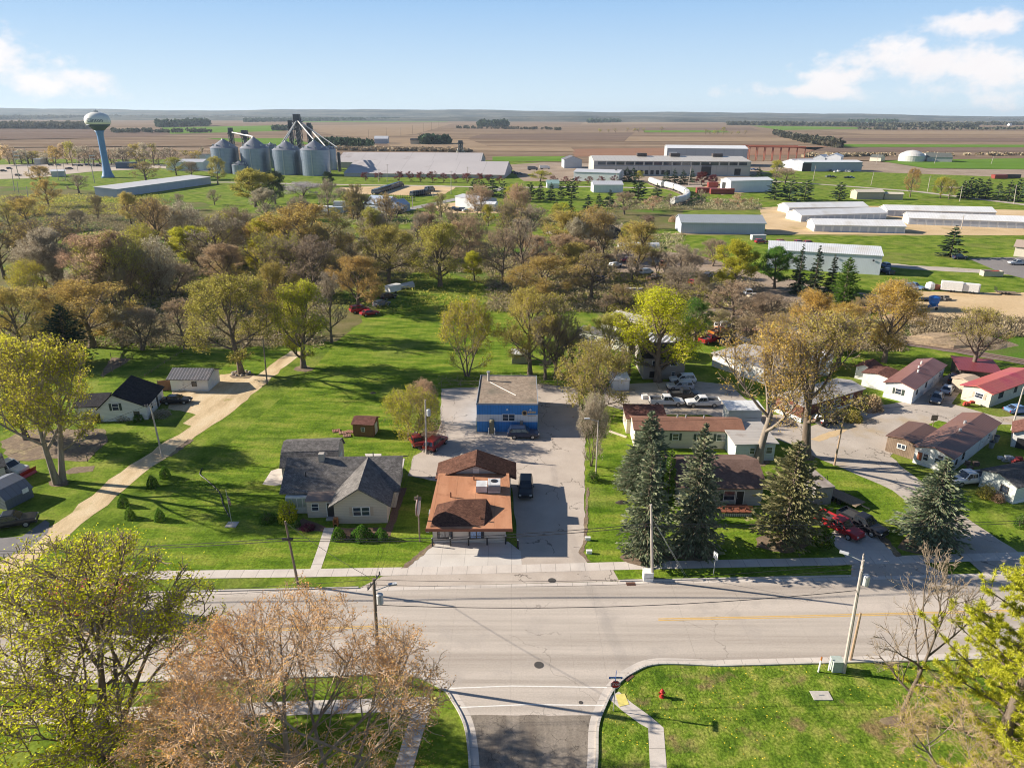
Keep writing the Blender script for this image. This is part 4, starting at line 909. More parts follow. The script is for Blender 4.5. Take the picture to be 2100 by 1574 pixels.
# brush and dead stalks on the woodland floor, one tangled mass
def brush(name, polys, n, size, tone, seed):
    rr = random.Random(seed); rng = np.random.default_rng(seed); P = []
    for _ in range(n):
        a, b_, c, d_ = rr.choice(polys); b = G(rr.uniform(a, c), rr.uniform(b_, d_)); hh = rr.uniform(.3, 1.5)
        P.append(np.array([b.x, b.y, hh * .45]) + rng.normal(size=(9, 3)) * np.array([.7, .7, hh * .3]))
    P = np.concatenate(P); P[:, 2] = np.abs(P[:, 2])
    return kind(put(name, mesh_np(name, MB(), leaves_np(rng, P, size, -.2, .22), [M_twig, TONE[tone]])), 'stuff')
brush('undergrowth', [(0, 600, 660, 712), (230, 470, 700, 600), (700, 500, 1000, 560), (1000, 520, 1260, 640), (0, 420, 330, 475)], 13000, .9, 'dr', 1)
brush('undergrowth', [(250, 480, 1250, 640), (1250, 560, 1500, 700), (0, 400, 330, 440)], 7000, .8, 'ol', 2)
brush('undergrowth', [(1260, 570, 1560, 700), (1560, 660, 1850, 720), (1870, 655, 2150, 690), (1440, 620, 1780, 690)], 8500, .8, 'dr', 3)
brush('undergrowth', [(700, 440, 1260, 462), (1240, 410, 1560, 430), (560, 425, 760, 450), (1150, 480, 1400, 520)], 3500, 1., 'dr', 4)
brush('undergrowth', [(905, 775, 1190, 795), (1190, 790, 1250, 900), (860, 860, 900, 900)], 420, .4, 'dr', 5)
brush('undergrowth', [(230, 1570, 900, 1640), (400, 1500, 860, 1574)], 900, .16, 'tan', 6)
# shrubs
def bsh(x, y, w, h, tone, label, group=None, pk='bush0'):
    b = G(x, y); plant(pk, b, h, w * mpp(b), tone, label, None, group)
for x, y, w, h in [(339, 978, 19, 1.5), (313, 998, 21, 1.6), (253, 1037, 20, 1.5), (267, 1062, 19, 1.4), (328, 1066, 20, 1.5)]:
    bsh(x, y, w, h, 'gn', 'little round green shrub dotted on the open lawn beside the gravel lane', 'lawn shrubs by the gravel lane', 'bushd')
for x, y, w, h, l in [(694, 1104, 26, 1.4, 'clipped dark round shrub by the front walk of the grey-roofed house'), (742, 1102, 40, 1.5, 'widest clipped round shrub under the double front window'), (781, 1104, 26, 1.3, 'clipped round shrub at the house end away from the front walk')]:
    bsh(x, y, w, h, 'gn', l, None, 'bushd')
for x, y, w, h, t, l in [(590, 1064, 42, 2.6, 'li', 'loose light green bush beside the glazed porch'), (548, 1068, 34, 1.2, 'gn', 'low spreading green bush on the lawn next to the glazed porch'), (1688, 1116, 40, 2.4, 'gn', 'dark green bush at the drive edge by the red pickup'), (2092, 1080, 24, 1.8, 'gn', 'round clipped bush beside the park lane'), (2022, 1018, 34, 1.8, 'ol', 'olive shrub at the corner of the grey-roofed mobile home'), (2045, 1026, 26, 1.2, 'pk', 'brownish shrub by the grey-roofed mobile home wall'), (1215, 985, 26, 1.6, 'gn', 'low green bush at the foot of the lot lamp pole'), (205, 862, 30, 1.2, 'ol', 'dry shrub against the white house wall'), (258, 858, 36, 1.4, 'gr', 'grey shrub under the white house gable'), (285, 862, 24, 1.2, 'gn', 'green shrub by the corner of the white house'), (330, 852, 40, 1.0, 'gr', 'tangled bed shrub beside the black sedan'), (1785, 838, 50, 2.6, 'pk', 'leafless purple shrub at the brick trailer end'), (1745, 860, 46, 1.8, 'ol', 'shrub pile beside the black hatchback'), (1520, 1112, 0, 0, None, None), (1468, 600, 44, 3, 'gr', 'grey brush clump by the scrap yard'), (1270, 478, 50, 4, 'gr', 'grey brush against the dark spoil heap'), (740, 445, 50, 3.5, 'gr', 'grey brush by the ditch near the blue-roofed house'), (610, 1078, 16, .8, 'gn', 'small plant in the mulch bed by the porch'), (632, 1084, 30, .6, 'rd', 'red ground plants along the mulch bed'), (1385, 455, 30, 3, 'pk', 'reddish brush beside the hopper train')]:
    if w: bsh(x, y, w, h, t, l, None, R.choice(['bush0', 'bush1', 'bush2']))

wood('far_wood', [(-200, 241, .4), (700, 240, .4), (1500, 241, .4), (2300, 246, .4)], 900, 26, 24, 'dk', 19)
wood('far_wood', [(1880, 256, .5), (2200, 257, .5)], 160, 18, 12, 'fw', 20)
wood('far_wood', [(560, 268, .4), (640, 266, .4)], 40, 14, 7, 'dk', 21)
# ------------------------------------------------------------------ buildings
def shingle(n, c, d=.62): return mat('shingles_' + n, [(.3, tuple(x * .72 for x in c)), (.7, tuple(x * 1.25 for x in c))], scale=1.1, detail=8, rough=.95, spec=.1, fine=.38, fscale=4.5, brick=(1.7, d), blotch=(tuple(x * .7 for x in c), .5, .55, .75))
def siding(n, c, per=.22, ax='Z', dark=.72, wid=.14): return mat('siding_' + n, [(.3, tuple(x * .93 for x in c)), (.7, c)], scale=.6, rough=.75, spec=.2, lines=[(ax, per, wid, dark)], blotch=(tuple(x * .92 for x in c), .5, .55, .8))
def ribbed(n, c, per=.9, ax='X', dark=.7, rough=.45, metal=.0, wid=.12, bl=None): return mat('ribbed_' + n, [(.3, tuple(x * .9 for x in c)), (.7, c)], scale=.3, rough=rough, metal=metal, spec=.4, lines=[(ax, per, wid, dark)], blotch=bl)
M_win = flat('window_glass', (.035, .05, .075), .08, spec=.9, var=.5, scale=2)
M_frame = flat('white_trim', (.76, .75, .72), .6)
M_dkframe = flat('dark_trim', (.07, .055, .05), .6)
M_door = flat('white_door', (.68, .67, .65), .5)
M_ddoor = flat('dark_door', (.04, .04, .045), .5)
M_gar = mat('garage_door_panel', [(.3, (.62, .62, .61)), (.7, (.72, .72, .70))], scale=1, rough=.6, lines=[('Z', .55, .05, .7)])
M_shut = flat('shutter_paint', (.05, .07, .055), .7)
M_tan = flat('tan_shutter', (.48, .38, .30), .7)
M_conc = flat('concrete', (.48, .45, .41), .9, spec=.1)
M_wood_ = flat('weathered_wood', (.26, .20, .145), .95, spec=.1, scale=2, fine=.25, fscale=8)
M_white = flat('white_paint', (.78, .77, .74), .6)
M_steel = flat('galvanised', (.42, .44, .46), .45, metal=.4)
M_black = flat('black_metal', (.025, .025, .028), .5)
def house(name, label, A, B, D, h, roof='gx', rise=1.5, wall=None, rm=None, ov=.4, ops=(), cat='house', group=None, ridge=.5, trim=None, world=False, base=None, th=.14, gov=None):
    """Walls + roof on a rectangle. A, B: ground ends of the wall facing the viewer (photo pixels), D depth in metres.
    ops: (wall, centre fraction or metres, sill, width, height, kind)."""
    a = Vector((*A, 0)) if world else G(*A); b = Vector((*B, 0)) if world else G(*B)
    d = b - a; Wd = d.length; rz = math.atan2(d.y, d.x)
    r = thing(name, label, cat, a, rz, group); gv = ov if gov is None else gov
    mb = MB()
    if roof == 'gx': mb.prism([(0, -.1), (0, h), (D * ridge, h + rise), (D, h), (D, -.1)], 0, Wd, 'x')
    elif roof == 'gy': mb.prism([(0, -.1), (0, h), (Wd * ridge, h + rise), (Wd, h), (Wd, -.1)], 0, D, 'y')
    elif roof == 'gam': mb.prism([(0, -.1), (0, h), (D * .2, h + rise * .68), (D * .5, h + rise), (D * .8, h + rise * .68), (D, h), (D, -.1)], 0, Wd, 'x')
    elif roof == 'shed': mb.prism([(0, -.1), (0, h), (D, h + rise), (D, -.1)], 0, Wd, 'x')
    else: mb.box(0, Wd, 0, D, -.1, h)
    mb.build('wall', wall or M_white, r)
    rf = MB(); e = .03
    def slab(p, q, lo, hi, axis):      # p,q: (u,z) eave & ridge
        du, dz = q[0] - p[0], q[1] - p[1]; l = math.hypot(du, dz); ox = p[0] - du / l * ov; oz = p[1] - dz / l * ov
        n = (-dz / l, du / l) if du > 0 else (dz / l, -du / l)
        pr = [(ox, oz + e), (q[0], q[1] + e), (q[0] + n[0] * 0, q[1] + e + th * 1.05), (ox + n[0] * th, oz + e + n[1] * th)]
        rf.prism(pr if du > 0 else pr[::-1], lo, hi, axis)
    if roof == 'gx':
        slab((0, h), (D * ridge, h + rise), -gv, Wd + gv, 'x'); slab((D, h), (D * ridge, h + rise), -gv, Wd + gv, 'x')
    elif roof == 'gy':
        slab((0, h), (Wd * ridge, h + rise), -gv, D + gv, 'y'); slab((Wd, h), (Wd * ridge, h + rise), -gv, D + gv, 'y')
    elif roof == 'gam':
        P = [(0, h), (D * .2, h + rise * .68), (D * .5, h + rise), (D * .8, h + rise * .68), (D, h)]
        ov0 = ov
        slab(P[0], P[1], -gv, Wd + gv, 'x'); slab(P[4], P[3], -gv, Wd + gv, 'x'); ov = .02
        slab(P[1], P[2], -gv, Wd + gv, 'x'); slab(P[3], P[2], -gv, Wd + gv, 'x')
    elif roof == 'shed': rf.prism([(-ov, h + e - rise / D * ov), (D + ov, h + rise + e + rise / D * ov), (D + ov, h + rise + e + th + rise / D * ov), (-ov, h + e + th - rise / D * ov)], -gv, Wd + gv, 'x')
    elif roof == 'flat': rf.box(-ov, Wd + ov, -ov, D + ov, h + .005, h + th + .12)
    elif roof == 'hip':
        k = min(Wd, D) * .5; n = h + rise
        c = [(-ov, -ov, h), (Wd + ov, -ov, h), (Wd + ov, D + ov, h), (-ov, D + ov, h)]
        t = [(k, D / 2, n), (Wd - k, D / 2, n)] if Wd >= D else [(Wd / 2, k, n), (Wd / 2, D - k, n)]
        c2 = [(x, y, z + .12) for x, y, z in c]; v = c + c2 + t
        fs = [(3, 2, 1, 0), (0, 1, 5, 4), (1, 2, 6, 5), (2, 3, 7, 6), (3, 0, 4, 7)]
        fs += [(4, 5, 9, 8), (5, 6, 9), (6, 7, 8, 9), (7, 4, 8)] if Wd >= D else [(4, 5, 8), (5, 6, 9, 8), (6, 7, 9), (7, 4, 8, 9)]
        rf.add(v, fs)
    ro = rf.build('roof', rm or shingle('grey', (.16, .155, .16)), r) if rf.v else None
    if trim:      # fascia along the front eave
        if roof in ('gx', 'flat', 'hip', 'shed'):
            zz = h - rise / (D * ridge) * ov if roof in ('gx',) else h
            MB().box(-gv, Wd + gv, -ov - .045, -ov - .004, zz - .14, zz + .12).build('fascia', trim, r)
        else:
            f = MB()
            for s_ in (0, 1):
                x0 = 0 if s_ == 0 else Wd; k = ov / (Wd * .5)
                ex_ = x0 - ov if s_ == 0 else Wd + ov; ez = h - rise * k
                p0, p1 = (ex_, ez), (Wd * ridge, h + rise)
                f.prism([(p0[0], p0[1] - .12), (p1[0], p1[1] - .12), (p1[0], p1[1] + .2), (p0[0], p0[1] + .2)], -gv - .05, -gv - .004, 'y')
            f.build('fascia', trim, r)
    if base: MB().box(-.03, Wd + .03, -.03, D + .03, -.1, base[0]).build('skirting', base[1], r)
    for op in ops: opening(r, Wd, D, *op)
    r['_w'] = Wd
    del r['_w']
    return r, Wd, D, ro
def opening(r, Wd, D, wl, u, z, w, hh, kd='win'):
    Lw = Wd if wl in 'FB' else D
    if -1 < u <= 1: u = u * Lw
    def bx(mb, u0, u1, o0, o1, z0, z1):      # wall coordinates: along, outwards, up
        if wl == 'F': mb.box(u0, u1, -o1, -o0, z0, z1)
        elif wl == 'B': mb.box(Wd - u1, Wd - u0, D + o0, D + o1, z0, z1)
        elif wl == 'L': mb.box(-o1, -o0, D - u1, D - u0, z0, z1)
        else: mb.box(Wd + o0, Wd + o1, u0, u1, z0, z1)
        return mb
    a, b = u - w / 2, u + w / 2
    if kd.startswith('win') or kd in ('shut', 'tshut'):
        fr = MB(); fm = M_dkframe if kd == 'wind' else M_frame; t = .09 if w > .6 else .05
        bx(fr, a - t, b + t, 0, .07, z - t, z); bx(fr, a - t, b + t, 0, .07, z + hh, z + hh + t); bx(fr, a - t, a, 0, .07, z, z + hh); bx(fr, b, b + t, 0, .07, z, z + hh)
        if w > 1.3: bx(fr, u - .05, u + .05, 0, .065, z, z + hh)
        bx(fr, a, b, .0, .055, z + hh * .5 - .025, z + hh * .5 + .025)
        f = fr.build('window', fm, r)
        bx(MB(), a, b, 0, .03, z, z + hh).build('pane', M_win, f)
        if kd in ('shut', 'tshut'):
            for s in (-1, 1):
                c = u + s * (w / 2 + t + .2); bx(MB(), c - .18, c + .18, 0, .05, z - .05, z + hh + .05).build('shutter', M_shut if kd == 'shut' else M_tan, f)
    elif kd == 'door':
        d = bx(MB(), a, b, 0, .06, z, z + hh).build('door', M_door, r); bx(MB(), b - .16, b - .08, .06, .12, z + 1, z + 1.1).build('handle', M_black, d)
    elif kd == 'ddoor':
        f = MB(); bx(f, a - .1, a, 0, .08, z, z + hh + .1); bx(f, b, b + .1, 0, .08, z, z + hh + .1); bx(f, a, b, 0, .08, z + hh, z + hh + .1)
        d = bx(MB(), a, b, 0, .05, z, z + hh).build('door', M_ddoor, r); f.build('door_frame', M_frame, d); bx(MB(), a + .08, a + .15, .05, .11, z + 1, z + 1.1).build('handle', M_steel, d)
    elif kd == 'garage': bx(MB(), a, b, 0, .05, z, z + hh).build('garage_door', M_gar, r)
    elif kd == 'roll': bx(MB(), a, b, 0, .06, z, z + hh).build('roller_door', ribbed('roller', (.52, .56, .62), .3, 'Z', .8), r)
    elif kd == 'dark': bx(MB(), a, b, 0, .05, z, z + hh).build('opening', M_black, r)
    elif kd == 'vent': bx(MB(), a, b, 0, .06, z, z + hh).build('vent', M_frame, r)
def child_box(r, name, m, *b, bev=0): return MB().box(*b).build(name, m, r)
W_ = dict(
 beige=siding('beige', (.60, .53, .45)), white=siding('white', (.76, .75, .72)), cream=siding('cream', (.68, .62, .50)), grey=siding('grey', (.52, .51, .50)),
 taupe=siding('taupe', (.34, .31, .28)), pale=siding('pale', (.62, .66, .62)), tan=siding('tan', (.54, .45, .34)),
 wmetal=ribbed('white_wall', (.72, .74, .76), .9, 'X', .86), gmetal=ribbed('grey_wall', (.50, .54, .58), .9, 'X', .85), bmetal=ribbed('steel_wall', (.40, .43, .48), .9, 'X', .85))
RB = shingle('brown', (.17, .085, .06)); RG = shingle('grey', (.225, .21, .20), .6); RD = shingle('dark', (.05, .048, .055)); RR = shingle('red_brown', (.22, .105, .085))
MR_w = ribbed('white_roof', (.78, .79, .80), 1.0, 'X', .88); MR_g = ribbed('pale_roof', (.56, .57, .60), 1.2, 'X', .88); MR_b = ribbed('brown_roof', (.20, .10, .075), .45, 'X', .7)
MR_r = ribbed('red_roof', (.50, .125, .105), .6, 'Y', .85, bl=((.42, .06, .09), .3, .5, .7)); MR_s = ribbed('sheet_roof', (.50, .47, .44), .8, 'Y', .82, bl=((.36, .31, .27), .5, .52, .7))
# 1. brown-roofed restaurant: low front building and gabled rear block ------------------------------
M_deck = mat('copper_deck', [(.3, (.44, .20, .105)), (.7, (.55, .275, .155))], scale=.5, detail=8, rough=.75, spec=.2, lines=[('X', 2.35, .02, .7)], blotch=((.36, .16, .085), .8, .55, .75), stretch=(2, .4, 1))
r, w, d, _ = house('restaurant', 'small restaurant with orange-brown low roof, dark hip in front and bollards along its face', (888, 1112), (1037, 1112), 10.2, 2.75, 'none', 0, siding('restaurant', (.68, .61, .55), .3), None, ops=[('F', .17, .62, 1.6, 1.1, 'wind'), ('F', .60, .62, 1.6, 1.15, 'wind')], cat='restaurant')
mb = MB(); mb.hexa([(-.55, -1.55, 2.62), (w + .75, -1.55, 2.62), (w + .4, d + .3, 3.05), (-.2, d + .3, 3.05), (-.55, -1.55, 2.82), (w + .75, -1.55, 2.82), (w + .4, d + .3, 3.4), (-.2, d + .3, 3.4)]); dk = mb.build('roof', M_deck, r)
MB().box(-.6, w + .8, -1.66, -1.56, 2.5, 2.86).build('fascia', flat('brown_fascia', (.20, .075, .045), .7), r)
mb = MB(); hz_ = 2.86
mb.add([(-.1, -1.25, hz_), (w * .71, -1.0, hz_), (w * .82, .7, hz_ + .12), (w * .78, 3.3, hz_ + .22), (.25, 3.3, hz_ + .22), (w * .33, 2.9, hz_ + 1.15), (w * .73, 3.0, hz_ + 1.15)],
       [(0, 1, 6, 5), (1, 2, 6), (2, 3, 6), (0, 5, 4), (4, 5, 6, 3)]); mb.build('hip_roof', RB, dk)
un = MB().box(w*.57, w*.73, 5.8, 7.3, 3.25, 4.1).box(w*.74, w*.92, 5.7, 7.4, 3.25, 4.35).build('rooftop_unit', flat('unit_white', (.60, .60, .60), .5, var=.2, scale=1), r)
MB().lathe([(.42, 4.36), (.42, 4.4), (.1, 4.41)], 14, c=(w*.83, 6.7)).build('fan', M_black, un); MB().box(w*.745, w*.915, 5.64, 5.69, 3.5, 4.2).build('grille', flat('unit_grille', (.25, .28, .32), .5), un)
for x, y, hh in ((w*.21, 4.9, .6), (w*.52, 8.9, .7), (w*.66, .0, .35)): MB().tube([(x, y, 2.9), (x, y, 3.2 + hh)], .09, 8).build('vent_pipe', flat('rusty_pipe', (.16, .07, .04), .8), r)
po = MB().box(w*.52, w*.66, -.06, -.031, .66, 1.72).build('poster', flat('blue_poster', (.30, .42, .66), .6, var=.35, scale=5), r)
MB().box(w*.10, w*.22, -.06, -.031, .7, 1.6).build('poster', flat('grey_poster', (.35, .33, .32), .6, var=.5, scale=6), r)
MB().box(w*.74, w*.98, -.1, -.02, 2.0, 2.3).build('sign_board', flat('brown_board', (.22, .13, .10), .7), r)
child_box(r, 'meter_box', M_steel, -.75, -.45, .2, .6, 1.2, 1.9); child_box(r, 'wall_unit', flat('unit_grey', (.35, .38, .42), .5), -.9, -.05, 4.2, 5.2, .3, 1.3)
child_box(r, 'side_door', M_door, w + .003, w + .06, 8.3, 9.2, 0, 2.0)
# rear gabled block
A2 = Vector(r.location) + Matrix.Rotation(r.rotation_euler.z, 3, 'Z') @ Vector((.15, d + .35, 0)); B2 = A2 + Matrix.Rotation(r.rotation_euler.z, 3, 'Z') @ Vector((w + .45, 0, 0))
r2, w2, d2, rf2 = house('gabled_block', 'gabled block with dark brown shingles and white gable adjoining the restaurant from behind', tuple(A2[:2]), tuple(B2[:2]), 3.3, 3.0, 'gy', 1.65, W_['grey'], RB, .75, cat='building', world=True, gov=.6)
child_box(r2, 'gable_band', M_dkframe, .1, w2 - .1, -.08, -.01, 2.75, 3.2); child_box(r2, 'gable_hatch', M_frame, w2/2 - .4, w2/2 + .4, -.06, -.01, 3.4, 4.1)
for k, px in enumerate((887, 924, 961, 999, 1037, 1062)):
    b = G(px, (1120, 1119, 1118, 1117, 1115, 1124)[k]); t = thing('bollard', 'black bollard with white cap, linked by chain to the others along the restaurant face', 'bollard', b, 0, 'bollards at the restaurant')
    MB().tube([(0, 0, -.05), (0, 0, 1.1)], .09, 10).build('post', M_black, t); MB().lathe([(.1, 1.1), (.08, 1.17), (.02, 1.2)], 10).build('cap', M_frame, t)
bl = [G(px, py) for px, py in ((887, 1120), (924, 1119), (961, 1118), (999, 1117), (1037, 1115), (1062, 1124))]
mb = MB()
for a, b in zip(bl, bl[1:]):
    for zz in (.55, .95): mb.tube([a + Vector((0, 0, zz)), a.lerp(b, .5) + Vector((0, 0, zz - .08)), b + Vector((0, 0, zz))], .012, 4)
tag(mb.build('chain', M_black), 'double black chain strung between the bollards at the restaurant', 'chain')
# 2. grey-roofed house --------------------------------------------------------------------
r, w, d, ro = house('grey_roofed_house', 'beige house with grey shingle roof, front gable wing and brick walk', (592, 1044), (812, 1040), 8.6, 2.75, 'gx', 2.1, W_['beige'], RG, .7, ops=[('R', .3, 1., 1., 1.1), ('R', .7, 1., 1., 1.1)])
MB().box(w*.28 - .35, w*.28 + .35, 3.6, 4.3, 3.9, 5.75).build('chimney', flat('chimney_block', (.42, .38, .34), .9), ro)
for x, y, hh in ((w*.16, 1.6, 3.9), (w*.75, 5.6, 4.5)): MB().tube([(x, y, hh - .4), (x, y, hh + .45)], .07, 6).build('vent_pipe', M_black, ro)
# wing and porch are parts of the house
def sub(r, x0, x1, y0, y1, h, rise, roof, wall, rm, nm, ov=.35, gf=.35):
    mb = MB()
    if roof == 'gy': mb.prism([(x0, -.1), (x0, h), ((x0+x1)/2, h + rise), (x1, h), (x1, -.1)], y0, y1, 'y')
    elif roof == 'gx': mb.prism([(y0, -.1), (y0, h), ((y0+y1)/2, h + rise), (y1, h), (y1, -.1)], x0, x1, 'x')
    elif roof == 'shed': mb.prism([(y0, -.1), (y0, h), (y1, h + rise), (y1, -.1)], x0, x1, 'x')
    else: mb.box(x0, x1, y0, y1, -.1, h)
    o = mb.build(nm, wall, r); rf = MB()
    if roof == 'gy':
        k = rise / ((x1-x0)/2); m_ = (x0+x1)/2
        for s in (-1, 1):
            xe = x0 - ov if s < 0 else x1 + ov; ze = h - k * ov
            pr = [(xe, ze + .03), (m_, h + rise + .03), (m_, h + rise + .2), (xe, ze + .17)]; rf.prism(pr if s < 0 else pr[::-1], y0 - gf, y1, 'y')
    elif roof == 'gx':
        k = rise / ((y1-y0)/2); m_ = (y0+y1)/2
        for s in (-1, 1):
            ye = y0 - ov if s < 0 else y1 + ov; ze = h - k * ov
            pr = [(ye, ze + .03), (m_, h + rise + .03), (m_, h + rise + .2), (ye, ze + .17)]; rf.prism(pr if s < 0 else pr[::-1], x0 - gf, x1 + gf, 'x')
    elif roof == 'shed':
        k = rise / (y1-y0); rf.prism([(y0 - ov, h - k*ov + .03), (y1, h + rise + .03), (y1, h + rise + .16), (y0 - ov, h - k*ov + .16)], x0 - gf, x1 + gf, 'x')
    else: rf.box(x0 - ov, x1 + ov, y0 - ov, y1 + ov, h + .005, h + .18)
    rf.build('roof', rm, o); return o
wg = sub(r, w*.485, w*.955, -3.6, 4.2, 2.75, 2.05, 'gy', W_['beige'], RG, 'gable_wing', .55, .5)
def fopen(par, x, y, z, ww, hh, kd='win'):      # opening on a wall facing the viewer at local y
    g = put('wing_face', None, par, (x - ww / 2 - .3, y, 0)) if False else None
    fr = MB(); t = .09; a, b = x - ww/2, x + ww/2
    fm = M_dkframe if kd == 'wind' else M_frame
    if kd == 'ddoor':
        o = MB().box(a, b, y - .05, y, z, z + hh).build('door', M_ddoor, par)
        MB().box(a - .1, a, y - .08, y, z, z + hh + .1).box(b, b + .1, y - .08, y, z, z + hh + .1).box(a, b, y - .08, y, z + hh, z + hh + .1).build('door_frame', M_frame, o); return
    fr.box(a - t, b + t, y - .07, y, z - t, z).box(a - t, b + t, y - .07, y, z + hh, z + hh + t).box(a - t, a, y - .07, y, z, z + hh).box(b, b + t, y - .07, y, z, z + hh)
    if ww > 1.3: fr.box(x - .07, x + .07, y - .065, y, z, z + hh)
    fr.box(a, b, y - .055, y, z + hh * .5 - .03, z + hh * .5 + .03)
    f = fr.build('window', fm, par); MB().box(a, b, y - .03, y, z, z + hh).build('pane', M_win, par if False else f)
    if kd in ('shut', 'tshut'):
        for s in (-1, 1): c = x + s * (ww/2 + t + .2); MB().box(c - .18, c + .18, y - .05, y, z - .05, z + hh + .05).build('shutter', M_shut if kd == 'shut' else M_tan, f)
wx = w * .72
fopen(r, wx + .1, -3.6, 1.15, 1.9, 1.05, 'tshut')
pc = sub(r, w*.215, w*.48, -2.1, -.02, 2.35, .25, 'shed', W_['beige'], mat('porch_roof', [(.3, (.24, .18, .15)), (.7, (.30, .23, .19))], scale=1, rough=.9), 'porch', .3, .1)
fopen(r, w*.29, -2.1, 1.05, .75, .9, 'win'); fopen(r, w*.43, -2.1, .05, .85, 2., 'ddoor')
gl = MB().box(.05, w*.21, -1.0, -.02, 0, 2.3).build('glazed_porch', M_frame, r)
for k in range(4): MB().box(.15 + k * w*.05, .15 + k * w*.05 + w*.042, -1.04, -1.01, .9, 2.1).build('glazing_pane', flat('pale_glass', (.42, .46, .40), .2), gl)
child_box(r, 'doorstep', M_conc, w*.39, w*.485, -2.9, -2.1, 0, .18)
tag(MB().box(-.28, .28, -.25, .25, .32, .4).box(-.28, -.2, -.25, .25, 0, .8).box(.2, .28, -.25, .25, 0, .8).box(-.28, .28, .2, .28, .4, 1).build('porch_chair', flat('orange_wood', (.45, .20, .08), .8), None, loc=G(689, 1077)), 'small orange wooden chair by the house entrance', 'chair')
# 3. gambrel garage with white door
r, w, d, ro = house('garage', 'grey-roofed garage with curved gambrel roof and white door', (581, 990), (693, 986), 6.6, 2.5, 'gam', 1.9, W_['beige'], RG, .35, ops=[('R', .5, .05, 3.4, 2.3, 'garage'), ('F', .3, .9, .8, .8)], cat='garage', gov=.2)
sub(r, w*.45, w*.98, -1.7, -.02, 2.3, .3, 'shed', W_['beige'], mat('lean_roof', [(.3, (.22, .21, .22)), (.7, (.30, .29, .30))], scale=1, rough=.9), 'lean_to', .2, .1)
# 4. garden shed
r, w, d, ro = house('garden_shed', 'small brown garden shed with reddish roof on the long lawn', (725, 894), (766, 896), 3.0, 2.0, 'gx', .55, siding('shed_brown', (.23, .12, .06), .2, 'X', .7), RR, .2, ops=[('F', .5, .9, .5, .6), ('R', .5, .05, 1.2, 1.7, 'door')], cat='shed')
# 5. blue striped building
b0, b1 = G(978, 885), G(1102, 886)
bm = mat('blue_wall', [(.3, (.045, .22, .56)), (.7, (.06, .27, .64))], scale=.8, rough=.6, lines=[('X', .42, .12, .7)])
r, w, d, ro = house('blue_building', 'flat-roofed blue building with a white band across its face', (978, 885), (1102, 886), 12.6, 4.6, 'none', 0, bm, None, cat='building', ops=[('F', .525, 1.95, 1.8, 1.0, 'win')])
child_box(r, 'white_band', ribbed('white_band', (.76, .77, .80), .42, 'X', .8), -.012, w + .012, -.012, -.002, 1.75, 2.95)
M_tar = mat('tar_gravel', [(.3, (.22, .17, .13)), (.7, (.40, .325, .255))], scale=2., detail=9, rough=1, spec=.05, fine=.35, fscale=7, blotch=((.15, .14, .11), .25, .5, .7))
MB().box(.05, w - .05, .05, d - .05, 4.6, 4.66).build('roof', M_tar, r)
MB().box(-.06, w + .06, -.06, .02, 4.55, 4.78).box(-.06, .03, .02, d, 4.55, 4.78).box(w - .03, w + .06, .02, d, 4.55, 4.78).box(-.06, w + .06, d, d + .06, 4.55, 4.78).build('parapet', flat('parapet', (.26, .29, .34), .7), r)
cp = MB().tube([(1.4, 10.2, 4.6), (1.4, 10.2, 6.1)], .2, 10).build('chimney', M_conc, r); MB().tube([(1.4, 10.2, 6.1), (1.4, 10.2, 6.3)], .3, 10).build('cap', M_steel, cp)
MB().tube([(1.7, 9.4, 4.72), (4.2, 6.0, 4.72), (6.0, 3.6, 4.72)], .05, 5).build('roof_pipe', M_frame, r)
ac = MB().box(w*.21, w*.29, -.75, -.1, .0, 1.9).lathe([(.36, 1.9), (.36, 2.2), (.1, 2.3)], 12, c=(w*.25, -.4)).build('gas_tank', flat('olive_tank', (.22, .20, .13), .7), r)
MB().box(w*.71, w*.76, -.6, -.1, .4, 2.0).build('meter_unit', flat('meter_grey', (.26, .24, .22), .7), r)
for x in (w*.20, w*.30): MB().tube([(x, -1.0, 0), (x, -1.0, 1.1)], .07, 6).build('guard_post', M_frame, r)
for x in (.5, .88): MB().lathe([(.02, 4.05), (.16, 3.9), (.17, 3.78), (.03, 3.76)], 10, c=(w*x, -.22)).build('wall_lamp', M_frame, r)
sg = MB(); sg.prism([(w*.785 + .45 * math.cos(a), 3.25 + .45 * math.sin(a)) for a in [k * math.pi / 8 for k in range(16)]], -.06, -.014, 'y'); so_ = sg.build('round_emblem', flat('emblem_tan', (.46, .34, .18), .7), r)
sg = MB(); sg.prism([(w*.785 + .27 * math.cos(a), 3.25 + .27 * math.sin(a)) for a in [k * math.pi / 8 for k in range(16)]], -.075, -.062, 'y'); sg.build('emblem_disc', M_black, so_)
sg = MB()
for k, (a, b) in enumerate(((.84, .865), (.873, .90), (.91, .935), (.945, .965))): sg.box(w*a, w*b, -.03, -.014, 3.2, 3.55)
for k in range(10): sg.box(w*(.835 + k*.0145), w*(.845 + k*.0145), -.03, -.014, 2.72, 2.9)
sg.build('sign_lettering', flat('sign_tan', (.55, .42, .22), .7), r)
for x in (-.12, w + .05): MB().box(x, x + .07, -.1, .0, 0, 2.4).build('corner_trim', flat('green_trim', (.08, .25, .12), .7), r)
# 6. white farmhouse: gable end to the viewer, dark roof running back
r, w, d, ro = house('white_house', 'white gabled house with dark shingle roof half hidden by the yellow tree', (208, 865), (304, 860), 8.5, 2.3, 'gy', 2.2, W_['white'], RD, .3, ops=[('F', .36, 1.9, .9, 1.1, 'shut'), ('F', .78, .5, .7, .95, 'wind'), ('R', .3, .9, .7, 1.), ('R', .6, .05, .9, 2., 'ddoor')], ridge=.34)
sub(r, -4.0, -.02, 1.2, 5.5, 2.2, .6, 'shed', W_['white'], RD, 'side_wing', .25, .2)
